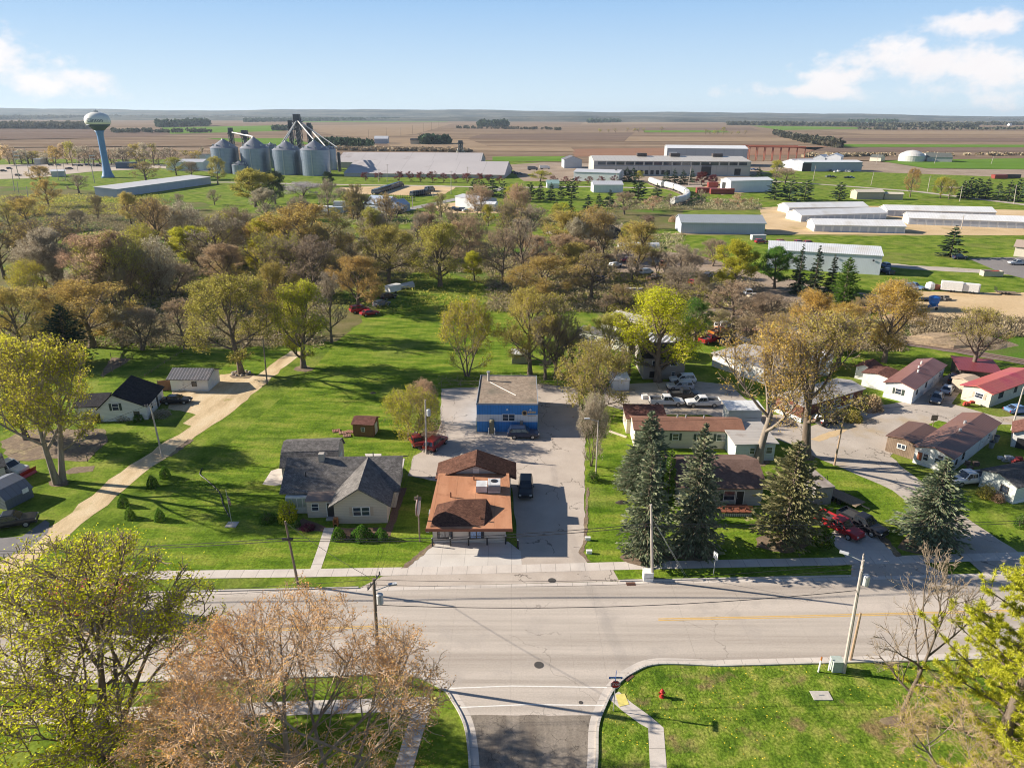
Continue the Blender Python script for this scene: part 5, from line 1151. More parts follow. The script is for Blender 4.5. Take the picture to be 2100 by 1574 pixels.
# 7. small garage with striped roof
r, w, d, ro = house('small_garage', 'low white garage with dark rust-striped metal roof', (352, 801), (428, 802), 5.0, 2.3, 'gx', 1.0, W_['white'], mat('striped_roof', [(.3, (.075, .08, .095)), (.7, (.13, .12, .125))], scale=.7, rough=.6, lines=[('X', .55, .3, 1.9)]), .45, ops=[('F', .64, .95, .7, .75, 'wind'), ('F', .3, .1, .8, 1.8, 'door'), ('R', .5, .1, 1., 1.9, 'door')], cat='garage')
b = G(341, 800); t = thing('fence_panel', 'brown wooden fence panel beside the striped-roof garage', 'fence', b, .3); MB().box(-1.2, 1.0, -.05, .05, 0, 1.9).build('panel', flat('brown_boards', (.26, .13, .08), .9, lines=[('X', .2, .1, .6)]), t); MB().box(-1.25, -1.15, -.08, .08, 0, 2.0).build('post', M_wood_, t)
# 8. grey arched shed at the frame edge
r, w, d, ro = house('portable_shed', 'dark grey barn-shaped shed with a small white sign on its roof', (15, 1046), (70, 1018), 5.2, 1.3, 'gam', 1.5, ribbed('dark_shed', (.13, .15, .19), .4, 'X', .8), ribbed('dark_shed_roof', (.17, .19, .24), .8, 'X', .8), .12, cat='shed', gov=.1)
MB().box(w*.62, w*.84, -.2, -.13, 1.15, 1.75).build('sign_plate', M_frame, r)
r, w, d, ro = house('pale_shed', 'pale shed with grey roof at the frame edge behind the arched shed', (-40, 1000), (16, 985), 4, 2.2, 'gx', .9, W_['cream'], RG, .3, cat='shed')
# 9. trailer park ------------------------------------------------------------------------
SK = (.6, M_white)
r, w, d, ro = house('mobile_home', 'long cream mobile home with brown roof behind the spruces', (1300, 917), (1520, 921), 4.8, 2.9, 'gx', .75, W_['cream'], mat('long_roof', [(.3, (.20, .10, .07)), (.7, (.30, .155, .105))], scale=.5, detail=8, rough=.9, fine=.2, fscale=5), .25, ops=[('F', .38, 1.35, .8, 1.0, 'shut'), ('F', .8, 1.35, 1.2, 1.0, 'shut'), ('F', .6, 1.3, .7, 1.0, 'shut')])
for x in (.18, .42, .5, .67): MB().tube([(w*x, 2.9, 3.4), (w*x, 2.9, 4.1)], .12, 8).build('vent_pipe', M_steel, ro)
sub(r, -.6, 5.4, 4.85, 9.6, 2.5, .4, 'shed', W_['cream'], RR, 'rear_addition', .2, .2)
r, w, d, ro = house('flat_addition', 'pale green-white addition with a weathered flat metal roof under the forked tree', (1506, 946), (1586, 944), 6.2, 2.7, 'shed', .35, W_['pale'], MR_s, .35, ops=[('F', .42, 1.2, .65, .9), ('F', .85, 1.2, .8, .9), ('F', .68, 1.2, .5, .9)], cat='building')
r, w, d, ro = house('carport_roof', 'low white carport roof behind the long cream mobile home', (1492, 868), (1560, 868), 3.0, 2.3, 'shed', .2, W_['white'], MR_w, .3, cat='carport')
r, w, d, ro = house('brown_roofed_house', 'taupe-brown roofed house hidden between the spruce and the olive pine', (1392, 1036), (1560, 1036), 8.5, 2.7, 'gx', 1.5, W_['grey'], mat('soft_brown_roof', [(.3, (.17, .105, .085)), (.7, (.25, .16, .13))], scale=.6, detail=8, rough=.95, fine=.2, fscale=6, brick=(2.2, .75)), .5, ops=[('F', .60, .8, 1.3, 1.3, 'shut'), ('F', .73, .05, .9, 2., 'ddoor'), ('F', .3, .9, 1.2, 1.1)])
t = thing('wooden_deck', 'reddish wooden deck with pale lattice skirt before the brown-roofed house', 'deck', G(1474, 1058))
dk_ = MB().box(0, 4.0, 0, 1.9, .45, .6).build('platform', flat('red_deck', (.26, .09, .05), .9, lines=[('X', .2, .1, .6)]), t)
mb = MB(); [mb.tube([(x, .03, .6), (x, .03, 1.35)], .05, 4) for x in (0, .8, 1.6, 2.4, 3.2, 4.0)]; mb.tube([(0, .03, 1.35), (4, .03, 1.35)], .06, 4); mb.tube([(0, .03, .95), (4, .03, .95)], .04, 4); mb.build('railing', flat('red_deck', (.26, .09, .05), .9), t)
MB().box(0, 4, -.04, 0, 0, .42).build('lattice', mat('lattice_white', [(.3, (.5, .48, .45)), (.7, (.68, .66, .62))], scale=6, rough=.9, lines=[('X', .25, .35, .35)]), t)
r, w, d, ro = house('flat_shed', 'grey flat-roofed shed behind the parked red pickup', (1668, 1036), (1703, 1033), 4.4, 2.3, 'flat', 0, siding('grey_boards', (.40, .38, .36), .2, 'X'), mat('worn_flat', [(.3, (.20, .16, .14)), (.7, (.42, .38, .35))], scale=.8, rough=.95), .15, cat='shed')
# ranch trailer with brown standing-seam roof: the long wall faces the lane on the east, the gable end faces the viewer
M_seam = ribbed('brown_seams', (.205, .105, .078), .55, 'X', 1.35, wid=.2, bl=((.17, .09, .07), .25, .5, .7))
r, w, d, ro = house('mobile_home', 'white mobile home with ribbed brown roof and a wooden carport wing', (1946, 973), (2040, 898), 4.8, 2.5, 'gx', .7, W_['white'], M_seam, .3, ops=[('F', .10, 1.0, .5, .7, 'wind'), ('F', .24, 1.0, .6, .9, 'wind'), ('F', .62, .4, .8, 1.9, 'door'), ('F', .8, 1.0, .6, .8), ('L', .32, 1.0, .6, .9, 'win'), ('L', .7, 1.1, 1.3, .7, 'win')])
child_box(r, 'red_board', flat('rusty_board', (.36, .12, .06), .8), -.07, -.02, 3.75, 4.35, .7, 1.9); child_box(r, 'arch_window', M_win, -.05, -.01, 1.2, 1.75, 1.85, 2.3)
o = sub(r, .9, 8.6, 4.83, 9.0, 2.35, .35, 'gx', mat('barn_boards', [(.3, (.17, .12, .085)), (.7, (.27, .20, .145))], scale=1, rough=.95, lines=[('Y', .22, .1, .55)]), ribbed('dark_brown_sheet', (.16, .09, .07), .5, 'X', .8), 'carport_wing', .25, .2)
fr = MB().box(.82, .9, 6.3, 6.4, 1.05, 1.85).box(.82, .9, 7.4, 7.5, 1.05, 1.85).box(.82, .9, 6.4, 7.4, 1.75, 1.85).box(.82, .9, 6.4, 7.4, 1.05, 1.15).box(.83, .9, 6.86, 6.94, 1.15, 1.75).build('window', M_frame, o); MB().box(.86, .895, 6.4, 7.4, 1.15, 1.75).build('pane', M_win, r if False else fr)
for x, y in ((8.5, 2.2), (12.2, 2.8)): MB().tube([(x, y, 3.0), (x, y, 3.7)], .2, 8).build('roof_vent', M_steel, ro)
# red-brown trailer
r, w, d, ro = house('mobile_home', 'white mobile home with red-brown roof and a cross wing beside the parked sedans', (1868, 828), (1932, 777), 4.6, 2.7, 'gx', .7, W_['white'], ribbed('red_brown_seams', (.25, .125, .11), .6, 'X', 1.2, wid=.2, bl=((.18, .08, .07), .25, .5, .7)), .3, ops=[('L', .5, 1.2, .9, .9, 'shut'), ('F', .12, 1.2, .6, .8, 'wind'), ('F', .4, 1.2, .6, .9, 'wind'), ('F', .65, .6, .8, 1.9, 'door'), ('F', .85, 1.2, .8, .8)], base=SK)
for x, y in ((7.5, 1.8), (9.8, 2.4), (13., 2.9)): MB().tube([(x, y, 3.1), (x, y, 3.9)], .15, 8).build('roof_vent', M_frame, ro)
sub(r, 3.0, 8.0, 4.63, 9.4, 2.5, .4, 'gx', W_['white'], RR, 'cross_wing', .3, .2)
r, w, d, ro = house('white_shed', 'small white shed with low gable against the red-brown mobile home', (1752, 775), (1785, 783), 4.0, 2.3, 'gy', .7, W_['white'], RR, .25, cat='shed')
# red-roofed trailer
r, w, d, ro = house('mobile_home', 'cream mobile home with bright red metal roof', (2027, 836), (2125, 798), 4.6, 2.6, 'gx', .55, W_['cream'], MR_r, .45, ops=[('L', .6, 1.2, 1.2, .8, 'tshut'), ('F', .2, 1.2, 1.3, .9, 'wind'), ('F', .5, 1.2, .7, .9, 'wind'), ('F', .75, 1.2, .9, .9, 'wind')])
sub(r, 3.0, 6.5, 4.63, 8.0, 2.3, .3, 'gx', W_['tan'], flat('tan_sheet', (.46, .36, .27), .8), 'porch', .2, .2)
r, w, d, ro = house('maroon_carport', 'dark carport with maroon sheet roof between two trailers near the track', (1965, 782), (2045, 790), 6.5, 2.3, 'shed', .4, M_dkframe, ribbed('maroon', (.22, .05, .06), .5, 'X', .8), .4, cat='carport')
p0 = G(2076, 1033); p1 = p0 + Vector((math.cos(rad(18)), math.sin(rad(18)), 0)) * 14
r, w, d, ro = house('mobile_home', 'pale mobile home with dark grey roof beside the white pickup full of junk', tuple(p0[:2]), tuple(p1[:2]), 4.8, 2.4, 'gx', .7, W_['pale'], shingle('slate', (.12, .12, .125)), .25, ops=[('L', .7, 1.0, .9, .8, 'wind'), ('F', .2, 1., 1., .9)], base=(.4, M_white), world=True)
r, w, d, ro = house('white_shed', 'white shed with red-brown roof at the frame edge of the trailer park', (2072, 915), (2120, 925), 4.5, 2.3, 'gy', .8, W_['white'], RR, .3, cat='shed', ops=[('F', .5, 0, 1.8, 1.6, 'dark')])
# brick-brown trailer behind the trees
r, w, d, ro = house('mobile_home', 'brown-sided mobile home with white skirting and pale grey roof behind the trees', (1642, 866), (1765, 828), 5.2, 2.8, 'gx', .5, siding('rust_boards', (.23, .09, .06), .3, 'X', .7), MR_s, .3, ops=[('F', .34, 1.2, .9, 1., 'win'), ('F', .56, 1.2, 1.5, 1., 'win'), ('F', .8, .5, .8, 1.9, 'door'), ('L', .5, 1.3, 1.2, .9, 'win')], base=(.75, M_white))
for A, B, D, h, lab, rm in [((1578, 712), (1618, 718), 9, 2.6, 'pale-roofed trailer behind the golden tree, smallest of the pale ones', MR_s), ((1634, 724), (1688, 728), 9, 2.6, 'white-roofed trailer among golden trees near the brush', MR_w), ((1575, 790), (1642, 768), 13, 2.6, 'long grey-roofed trailer seen through bare branches', MR_s), ((1654, 764), (1700, 770), 8, 2.6, 'white-roofed trailer beside the grey-roofed one', MR_w)]:
    house('mobile_home', lab, A, B, D, h, 'gx', .6, W_['white'], rm, .3, ops=[('F', .3, 1.1, .8, .8), ('F', .7, 1.1, .8, .8)])
r, w, d, ro = house('brown_house', 'two-storey taupe house with dark roof and white windows behind the lime tree', (1318, 777), (1402, 777), 9, 4.2, 'gx', 1.2, W_['taupe'], RD, .4, ops=[('F', .27, 2.2, .9, 1.4), ('F', .73, 2.6, 1.2, 1.2), ('F', .73, .6, .6, .8), ('F', .3, .3, 2.2, 1.2, 'dark')])
r, w, d, ro = house('mobile_home', 'long white trailer with dark windows partly behind the olive tree', (1186, 702), (1290, 724), 4.4, 2.6, 'gx', .6, W_['white'], mat('old_dark_roof', [(.3, (.10, .10, .10)), (.7, (.2, .19, .18))], scale=.8, rough=.9), .25, ops=[('F', .12, 1.2, .7, .9), ('F', .3, 1.2, .9, .9), ('F', .5, 1.2, .9, .9), ('F', .75, 1.2, .9, .9)])
r, w, d, ro = house('striped_awning', 'long carport roof with white stripes running behind the lime tree', (1288, 725), (1378, 742), 6, 2.7, 'shed', .5, M_dkframe, mat('white_stripes', [(.3, (.14, .14, .15)), (.7, (.18, .18, .18))], scale=1, rough=.7, lines=[('X', 1.1, .4, 4.)]), .3, cat='carport')
r, w, d, ro = house('mobile_home', 'cream trailer wall beyond the long white trailer', (1255, 668), (1330, 686), 4, 2.6, 'gx', .6, W_['cream'], MR_s, .3)
r, w, d, ro = house('mobile_home', 'white trailer with black roof in front of the cream one', (1231, 680), (1290, 696), 4, 2.3, 'gx', .6, W_['white'], RD, .3)
r, w, d, ro = house('yard_shed', 'small grey shed with a white top in the fenced yard', (1050, 746), (1080, 746), 3.2, 1.9, 'gx', .5, siding('shed_grey', (.33, .31, .28), .2, 'X'), MR_w, .15, cat='shed')
r, w, d, ro = house('white_hut', 'low white hut at the edge of the trailer park drive', (1256, 800), (1290, 800), 4, 1.9, 'flat', 0, W_['wmetal'], MR_w, .1, cat='shed')
# 10. industrial estate, middle distance ------------------------------------------------
r, w, d, ro = house('white_warehouse', 'white ribbed warehouse behind the row of dark spruces', (1572, 549), (1803, 564), 17, 5.9, 'gx', 1.5, ribbed('warehouse_wall', (.70, .74, .80), .5, 'X', .9, bl=((.58, .60, .64), .1, .52, .75)), ribbed('warehouse_roof', (.72, .74, .76), .55, 'X', .78, wid=.25, bl=((.60, .57, .52), .12, .52, .75)), .3, cat='warehouse')
for x in (.62, .93): MB().lathe([(.3, 0), (.3, .12)], 12).build('wall_fan', M_black, r, loc=(w*x, -.1, 4.4)).rotation_euler = (rad(90), 0, 0)
MB().box(w + .003, w + .06, 6, 12, 0, 4.4).build('roller_door', M_gar, r)
r, w, d, ro = house('long_shed', 'long blue-grey storage shed with a parked semi trailer in front', (1396, 479), (1567, 481), 15, 4.6, 'gx', 2.3, ribbed('shed_wall', (.46, .50, .58), .9, 'X', .9), ribbed('shed_roof', (.36, .39, .42), .9, 'X', .9), .4, cat='storage building', trim=M_frame)
SG = 'rows of white storage units'
for A, B, D, lab in [((1617, 438), (1779, 436), 12, 'white storage row, topmost of the three close together'), ((1642, 455), (1817, 449), 12, 'white storage row in the middle of the three close together'), ((1669, 475), (1855, 479), 12, 'white storage row with pale blue doors nearest the gravel yard edge'), ((1818, 443), (2040, 448), 12, 'white storage row with ribbed roof, higher of the two long ones'), ((1862, 460), (2120, 470), 12, 'white storage row with ribbed roof by the lone spruce, lower of the two long ones')]:
    wd = (G(*B) - G(*A)).length; n = int(wd / 3.4)
    house('storage_building', lab, A, B, D, 2.9, 'gx', 1.8, W_['wmetal'], ribbed('storage_roof', (.80, .80, .80), 1.2, 'X', .88, bl=((.64, .61, .56), .12, .52, .75)), .35, ops=[('F', (i + .5) / n, .05, 2.7, 2.3, 'roll') for i in range(n)], cat='storage building', group=SG)
def shed_(nm, lab, A, B, D, h, rise=1.2, wall='wmetal', rm=None, roof='gx', ops=(), cat='building', **k): return house(nm, lab, A, B, D, h, roof, rise, W_.get(wall, wall) if isinstance(wall, str) else wall, rm or MR_g, .4, ops, cat, **k)
shed_('tan_shed', 'larger tan shed with pale roof on the green beyond the storage rows', (1756, 409), (1811, 409), 8, 4.2, 1.2, 'tan', flat('cream_roof', (.58, .52, .42), .8))
shed_('tan_shed', 'smaller tan shed joined beside the larger one beyond the storage rows', (1813, 409), (1851, 410), 7, 3.2, .8, 'tan', flat('cream_roof', (.58, .52, .42), .8))
# factory
r, w, d, ro = shed_('factory', 'long pale factory hall with a row of high dark windows', (1217, 360), (1537, 362), 60, top(G(1217, 360), 330), 2.6, mat('factory_wall', [(.3, (.44, .41, .37)), (.7, (.54, .51, .46))], scale=.05, rough=.8, lines=[('X', 9, .03, .7)]), ribbed('factory_roof', (.52, .49, .45), 3, 'X', .88), cat='factory', ops=[('F', .92, 1, 5, 5, 'dark'), ('F', .72, .5, 8, 9, 'dark')] + [('F', .2 + .035 * i, 1, 2.6, 3.5, 'dark') for i in range(9)] + [('F', .05 + .06 * i, 8.6, 6.2, 2.2, 'wind') for i in range(16)])
child_box(r, 'upper_band', flat('blue_grey_band', (.30, .33, .38), .7), -.1, w + .1, -.12, -.02, 7.6, 8.1)
for x in (.3, .52, .8): MB().box(w*x, w*x + 8, 24, 30, 14, 16.4).build('roof_monitor', M_dkframe, ro)
shed_('factory', 'tall cream factory hall standing behind the long pale one', (1366, 340), (1530, 342), 40, top(G(1450, 340), 304), 2.2, mat('hall_wall', [(.3, (.36, .38, .40)), (.7, (.42, .44, .46))], scale=.05, rough=.8, lines=[('X', 9, .03, .8)]), MR_w, cat='factory', ops=[('F', .07, 2, 8, 11, 'vent')])
mb = MB()
ca, cb = G(1532, 330), G(1648, 332); dv = cb - ca
for i in range(8):
    p = ca + dv * (i / 7); mb.tube([p, p + Vector((0, 0, 15))], .5, 4); mb.tube([p + Vector((0, 22, 0)), p + Vector((0, 22, 15))], .5, 4)
for o_ in (0, 22): mb.tube([ca + Vector((0, o_, 15)), cb + Vector((0, o_, 15))], .9, 4)
tag(mb.build('crane_gantry', flat('red_oxide', (.26, .08, .05), .8)), 'red steel crane gantry frame extending from the tall factory hall', 'gantry')
shed_('low_warehouse', 'low white warehouse with a row of plum trees before it', (1176, 371), (1268, 374), 20, 6.5, 1.6, 'wmetal', cat='warehouse')
shed_('pole_barn', 'small grey barn with dark roof near the storage sheds', (1157, 345), (1193, 345), 22, 7.5, 3, 'gmetal', flat('dark_metal_roof', (.14, .14, .16), .7), roof='gy', cat='barn')
shed_('white_hall', 'small white gabled hall behind the dark conifers', (1217, 395), (1277, 395), 13, 4.8, 1.8, 'wmetal', MR_g, cat='hall')
r, w, d, ro = shed_('white_garage', 'white garage with big dark door beside red containers', (1476, 391), (1497, 395), 30, 7.2, 1.4, 'wmetal', MR_w, roof='gy', ops=[('F', .35, .2, 4.5, 5.5, 'dark')], cat='garage')
shed_('grey_barn', 'grey barn with dark roof by the scrap piles', (1602, 343), (1636, 346), 26, 5, 3, 'wmetal', MR_g, roof='gy', cat='barn')
r, w, d, ro = shed_('workshop', 'white and blue-grey workshop with vehicles parked along its face', (1646, 352), (1766, 352), 22, 8, 1.2, 'bmetal', MR_w, ops=[('F', .06, .2, 8, 7, 'dark')], cat='workshop')
shed_('workshop_annex', 'white gabled annex behind the blue-grey workshop', (1692, 340), (1722, 341), 24, 9, 2.5, 'wmetal', MR_w, roof='gy')
shed_('workshop_annex', 'grey gabled annex nearest the field behind the blue-grey workshop', (1665, 339), (1690, 340), 24, 7.5, 2.5, 'gmetal', MR_g, roof='gy')
shed_('farm_hut', 'small hut with dark roof on the green beyond the workshop', (1783, 330), (1806, 331), 12, 4, 2.5, 'cream', flat('hut_roof', (.12, .13, .12), .9))
shed_('farm_barn', 'long dark barn beside the round metal bin', (1900, 332), (1952, 333), 26, 5, 4, 'grey', flat('hut_roof', (.12, .13, .12), .9), cat='barn')
b = G(1868, 331); t = thing('round_bin', 'squat round metal bin with domed roof on the far green', 'grain bin', b)
MB().lathe([(13, 0), (13, 6)], 32).build('wall', flat('pale_metal', (.55, .54, .51), .5), t); MB().lathe([(13.3, 6), (11, 8.5), (6, 10.8), (1, 11.8)], 32).build('roof', flat('pale_metal_roof', (.60, .58, .55), .5), t)
# long grey storage sheds near the bins
def longshed(lab, A, B, D, h, rise): return shed_('storage_shed', lab, A, B, D, h, rise, mat('pink_grey_wall', [(.3, (.44, .40, .39)), (.7, (.5, .46, .45))], scale=.05, rough=.8, lines=[('X', 12, .02, .8)]), mat('long_grey_roof', [(.3, (.44, .41, .41)), (.7, (.52, .485, .48))], scale=.02, detail=8, rough=.7, lines=[('X', 22, .012, .7)], blotch=((.38, .34, .33), .05, .6, .7)), cat='storage shed')
longshed('huge grey-roofed storage shed with pointed gable behind the plum tree row', (706, 362), (1034, 366), 62, 2.6, top(G(870, 364) + Vector((0, 31, 0)), 330) - 2.6)
longshed('second huge grey-roofed storage shed showing its roof behind the first', (690, 344), (985, 346), 60, 5, top(G(838, 345) + Vector((0, 30, 0)), 313) - 5)
shed_('small_barn', 'blue-grey farm building at the field edge above the storage sheds', (768, 295), (796, 295), 30, 8, 4, 'bmetal', MR_g, cat='barn')
shed_('farm_house', 'small farm building beside the dark grove', (842, 296), (866, 296), 20, 6, 3, 'tan', RD, cat='house')
# low long white shed at the west
r, w, d, ro = house('long_white_shed', 'very long low white shed lying diagonally beside the water tower green', (242, 405), (433, 377), 15, 4.6, 'shed', 1.0, ribbed('long_wall', (.42, .46, .54), 9, 'X', .8, wid=.02), ribbed('long_roof', (.68, .66, .64), 6, 'X', .93), .4, cat='storage shed')
shed_('white_works', 'white building with grey roof beside the grain bins', (342, 350), (418, 350), 20, 7, 2, 'wmetal', MR_g)
shed_('white_works', 'small block with dark top right beside the first grain bin'.replace('right ', ''), (402, 338), (424, 338), 14, 9, 1, 'wmetal', flat('dark_flat', (.1, .12, .15), .8), roof='flat')
shed_('dark_container', 'dark blue container block near the water tower foot', (238, 346), (274, 346), 10, 5, .5, flat('navy_panel', (.05, .085, .14), .7), flat('navy_panel', (.05, .085, .14), .7), roof='flat', cat='container')
shed_('town_building', 'low grey building in the pale lot behind the tall poles', (106, 363), (136, 362), 10, 4, 1, 'grey', MR_w, cat='building')
shed_('town_building', 'pale flat building at the wood edge beyond the pale lot', (71, 337), (84, 337), 14, 5, 1, 'cream', MR_w, roof='flat')
# blue-roofed house cluster and pole barn
r, w, d, ro = house('blue_roofed_house', 'house with pale blue metal roof near the truck lot', (748, 433), (790, 436), 14, 4, 'gx', 3.2, siding('blue_grey', (.40, .45, .52), .3), ribbed('blue_roof', (.42, .50, .62), .8, 'X', .85), .5, ops=[('F', .3, 1, 1.4, 1.4), ('F', .7, 1, 1.4, 1.4)])
sub(r, w*1.0, w*1.0 + 7, 2, 12, 3.5, 2.4, 'gy', siding('blue_grey', (.40, .45, .52), .3), ribbed('blue_roof', (.42, .50, .62), .8, 'X', .85), 'rear_wing', .3, .3)
shed_('dark_lean_shed', 'dark wooden shed with blue tarp beside the blue-roofed house', (796, 439), (826, 439), 6, 2.5, .8, flat('dark_boards', (.10, .085, .08), .9), flat('dark_sheet', (.12, .14, .18), .8), cat='shed')
r, w, d, ro = shed_('pole_barn', 'grey-white pole barn with a lower lean-to and round drive', (934, 423), (985, 431), 11, 5.2, .9, 'gmetal', MR_g, cat='barn')
r, w, d, ro = shed_('barn_annex', 'lower white annex in front of the pole barn with three doors', (972, 433), (1014, 434), 10, 3.6, .8, 'wmetal', MR_w, ops=[('F', .25, .1, 2, 1.6, 'win'), ('F', .5, .1, 2, 1.6, 'win'), ('F', .75, .1, 2, 1.6, 'win')], cat='barn')
shed_('green_roof_house', 'small house with green roof among the dark conifers', (1122, 386), (1146, 386), 8, 3, 2, 'white', flat('sea_green_roof', (.28, .42, .40), .6), cat='house')
# grain bins, elevator and water tower ----------------------------------------------------
M_bin = mat('corrugated_bin', [(.3, (.20, .255, .34)), (.7, (.28, .335, .42))], scale=.1, rough=.32, metal=.55, spec=.6, lines=[('Z', 1.1, .12, .8)])
M_binr = mat('bin_roof', [(.3, (.24, .25, .28)), (.7, (.34, .345, .37))], scale=.15, rough=.45, metal=.4, spec=.5)
def bin_(px, py, wpx, ty_e, ty_p, lab, grp=None):
    b = G(px, py); rr_ = wpx * mpp(b) / 2; b = b + Vector((0, rr_ * .9, 0)); he = top(b, ty_e); hp = top(b, ty_p)
    t = thing('grain_bin', lab, 'grain bin', b, 0, grp)
    MB().lathe([(rr_, -.2), (rr_, he)], 40).build('wall', M_bin, t); rf = MB().lathe([(rr_ * 1.02, he), (rr_ * .12, hp - .4), (rr_ * .1, hp)], 40).build('roof', M_binr, t)
    for k in range(10): a = k * .628; MB().box(-.5, .5, -.5, .5, 0, 1.2).build('roof_vent', M_steel, rf, loc=(rr_ * .78 * math.cos(a), rr_ * .78 * math.sin(a), he + (hp - he) * .24))
    MB().box(-.35, .35, -rr_ - .4, -rr_ - .05, 0, he).build('ladder', M_steel, t)
    return b, rr_, he, hp
bins = [bin_(457, 356, 54, 303, 285, 'grain bin at the outer end of the row, next to the small hopper bin'), bin_(519, 357, 58, 304, 282, 'grain bin with a dark platform on its peak'), bin_(585, 359, 58, 307, 289, 'grain bin with two spouts meeting its peak, below the tall leg'), bin_(643, 361, 59, 307, 288, 'grain bin in front of the tall leg with a ladder down its face')]
bin_(556, 345, 26, 300, 292, 'narrow grain bin squeezed behind the row'); bin_(676, 349, 26, 305, 298, 'dark grain bin half hidden at the end of the row'); bin_(489, 358, 32, 338, 329, 'small hopper bin standing before the big bins')
def leg(px, py, ty, wd, lab, spouts, head=True):
    b = G(px, py); h = top(b, ty); t = thing('elevator_leg', lab, 'grain elevator', b)
    mb = MB(); c = [(-wd, -wd), (wd, -wd), (wd, wd), (-wd, wd)]
    for x, y in c: mb.tube([(x, y, 0), (x, y, h * .93)], .32, 4)
    n = max(3, int(h / 5))
    for i in range(n):
        z0, z1 = h * .93 * i / n, h * .93 * (i + 1) / n
        for k in range(4):
            (x0, y0), (x1, y1) = c[k], c[(k + 1) % 4]; mb.tube([(x0, y0, z0), (x1, y1, z1)], .2, 3); mb.tube([(x0, y0, z1), (x1, y1, z1)], .2, 3)
    mb.build('frame', flat('dark_steel', (.10, .11, .13), .6, metal=.3), t)
    MB().box(-wd * .5, wd * .5, -wd * .4, wd * .4, 0, h * .9).build('leg_casing', flat('dark_steel', (.10, .11, .13), .6), t)
    if head: MB().box(-wd * 1.5, wd * 1.5, -wd * 1.3, wd * 1.3, h * .86, h * .88).box(-wd, wd, -wd, wd, h * .88, h).build('head_house', flat('leg_head', (.11, .115, .125), .7), t)
    for (qx, qy, qz) in spouts:
        MB().tube([(0, 0, h * .9), (qx - b.x, qy - b.y, qz + .5)], .55, 6).build('spout', flat('pale_spout', (.45, .45, .44), .5), t)
P4 = [(b.x, b.y, hp) for b, r_, he, hp in bins]
leg(619, 350, 234, 2.6, 'tallest elevator leg with spouts fanning down to two grain bins', [P4[2], P4[3], (P4[2][0] - 8, P4[2][1] + 6, P4[2][2] - 6), (P4[3][0] + 16, P4[3][1] + 8, P4[3][2] - 6)])
leg(604, 347, 247, 1.5, 'slim dark leg just beside the tallest one', []); leg(642, 350, 252, 1.6, 'dark leg over the last grain bin with a stepped head', [(P4[3][0] + 9, P4[3][1], P4[3][2] - 5)])
leg(483, 350, 262, 1.6, 'shorter leg between the first two grain bins', [P4[1]]); leg(511, 352, 267, 2.2, 'squat leg with branching head above the second grain bin', [P4[1]])
leg(945, 330, 288, 2.2, 'distant pyramid-shaped loading leg behind the storage sheds', [(G(932, 330).x, G(932, 330).y, 2), (G(957, 330).x, G(957, 330).y, 2)])
leg(697, 352, 312, .9, 'thin conveyor mast between the bins and the storage shed', [])
b = G(222, 364); hT = 47.0; t = thing('water_tower', 'pale water tower on a tapering blue stem with the town name on its tank', 'water tower', b)
MB().lathe([(4.7, 0), (4.2, 1.2), (3.2, 4), (2.6, 8), (2.3, 14), (2.3, 30), (2.6, 32.5), (3.4, 34)], 28).build('stem', flat('tower_blue', (.10, .24, .46), .5), t, True)
tk = MB().lathe([(3.4, 34), (5.2, 35.6), (7.3, 37.2), (8.3, 38.4)], 36).build('tank_band', flat('tower_navy', (.05, .085, .14), .5), t, True)
tank = MB().lathe([(8.3, 38.4), (8.75, 39.8), (8.9, 41.0), (8.6, 42.6), (7.7, 44.2), (6.0, 45.6), (3.8, 46.5), (1.5, 46.95), (.2, 47)], 40).build('tank', flat('tower_cream', (.74, .74, .68), .4), t, True)
MB().tube([(0, 0, 46.9), (0, 0, 49)], .2, 5).box(-1.2, 1.2, -.8, .8, 47, 47.9).build('antenna', M_steel, t)
def letters(txt, size, ext=.02):
    cu = bpy.data.curves.new('lettering', 'FONT'); cu.body = txt; cu.size = size; cu.align_x = 'CENTER'; cu.align_y = 'CENTER'; cu.extrude = ext; cu.resolution_u = 2
    ob = bpy.data.objects.new('lettering', cu); COL.objects.link(ob); bpy.context.view_layer.update()
    me = bpy.data.meshes.new_from_object(ob.evaluated_get(bpy.context.evaluated_depsgraph_get())); bpy.data.objects.remove(ob); return me
me = letters('Clinton', 3.9); aim = math.atan2(-b.y, -b.x) - rad(14)
for v in me.vertices:
    x, y, z = v.co; a = aim + x / 8.9; rr_ = 8.95 + z; zz = 41.2 + y; k = math.sqrt(max(.2, 1 - ((zz - 41) / 6.2) ** 2)) if zz > 41 else 1
    v.co = (rr_ * k * math.cos(a) + .05 * math.cos(a), rr_ * k * math.sin(a) + .05 * math.sin(a), zz)
me.materials.append(flat('tower_navy', (.05, .085, .14), .5)); put('lettering', me, tank)
# ------------------------------------------------------------------ vehicles
def paint(n, c): return flat('paint_' + n, c, .28, spec=.6, var=.04)
PT = dict(maroon=paint('maroon', (.24, .02, .022)), white=paint('white', (.72, .72, .72)), silver=paint('silver', (.42, .44, .47)), black=paint('black', (.018, .018, .022)), navy=paint('navy', (.015, .03, .075)), red=paint('red', (.36, .02, .025)),
          orange=paint('orange', (.48, .15, .03)), grey=paint('grey', (.14, .15, .17)), blue=paint('blue', (.14, .24, .42)), brown=paint('brown', (.16, .10, .07)), pink=paint('pink_red', (.52, .05, .10)), tan=paint('tan', (.45, .37, .27)))
M_glass = flat('car_glass', (.02, .025, .032), .06, spec=1., var=.2)
M_tyre = flat('tyre', (.018, .018, .018), .9); M_rim = flat('rim', (.42, .43, .44), .35, metal=.6)
M_lampw = flat('head_lamp', (.70, .70, .66), .15, spec=.8); M_lampr = flat('tail_lamp', (.30, .015, .015), .2, spec=.8); M_plast = flat('bumper_plastic', (.06, .06, .062), .7)
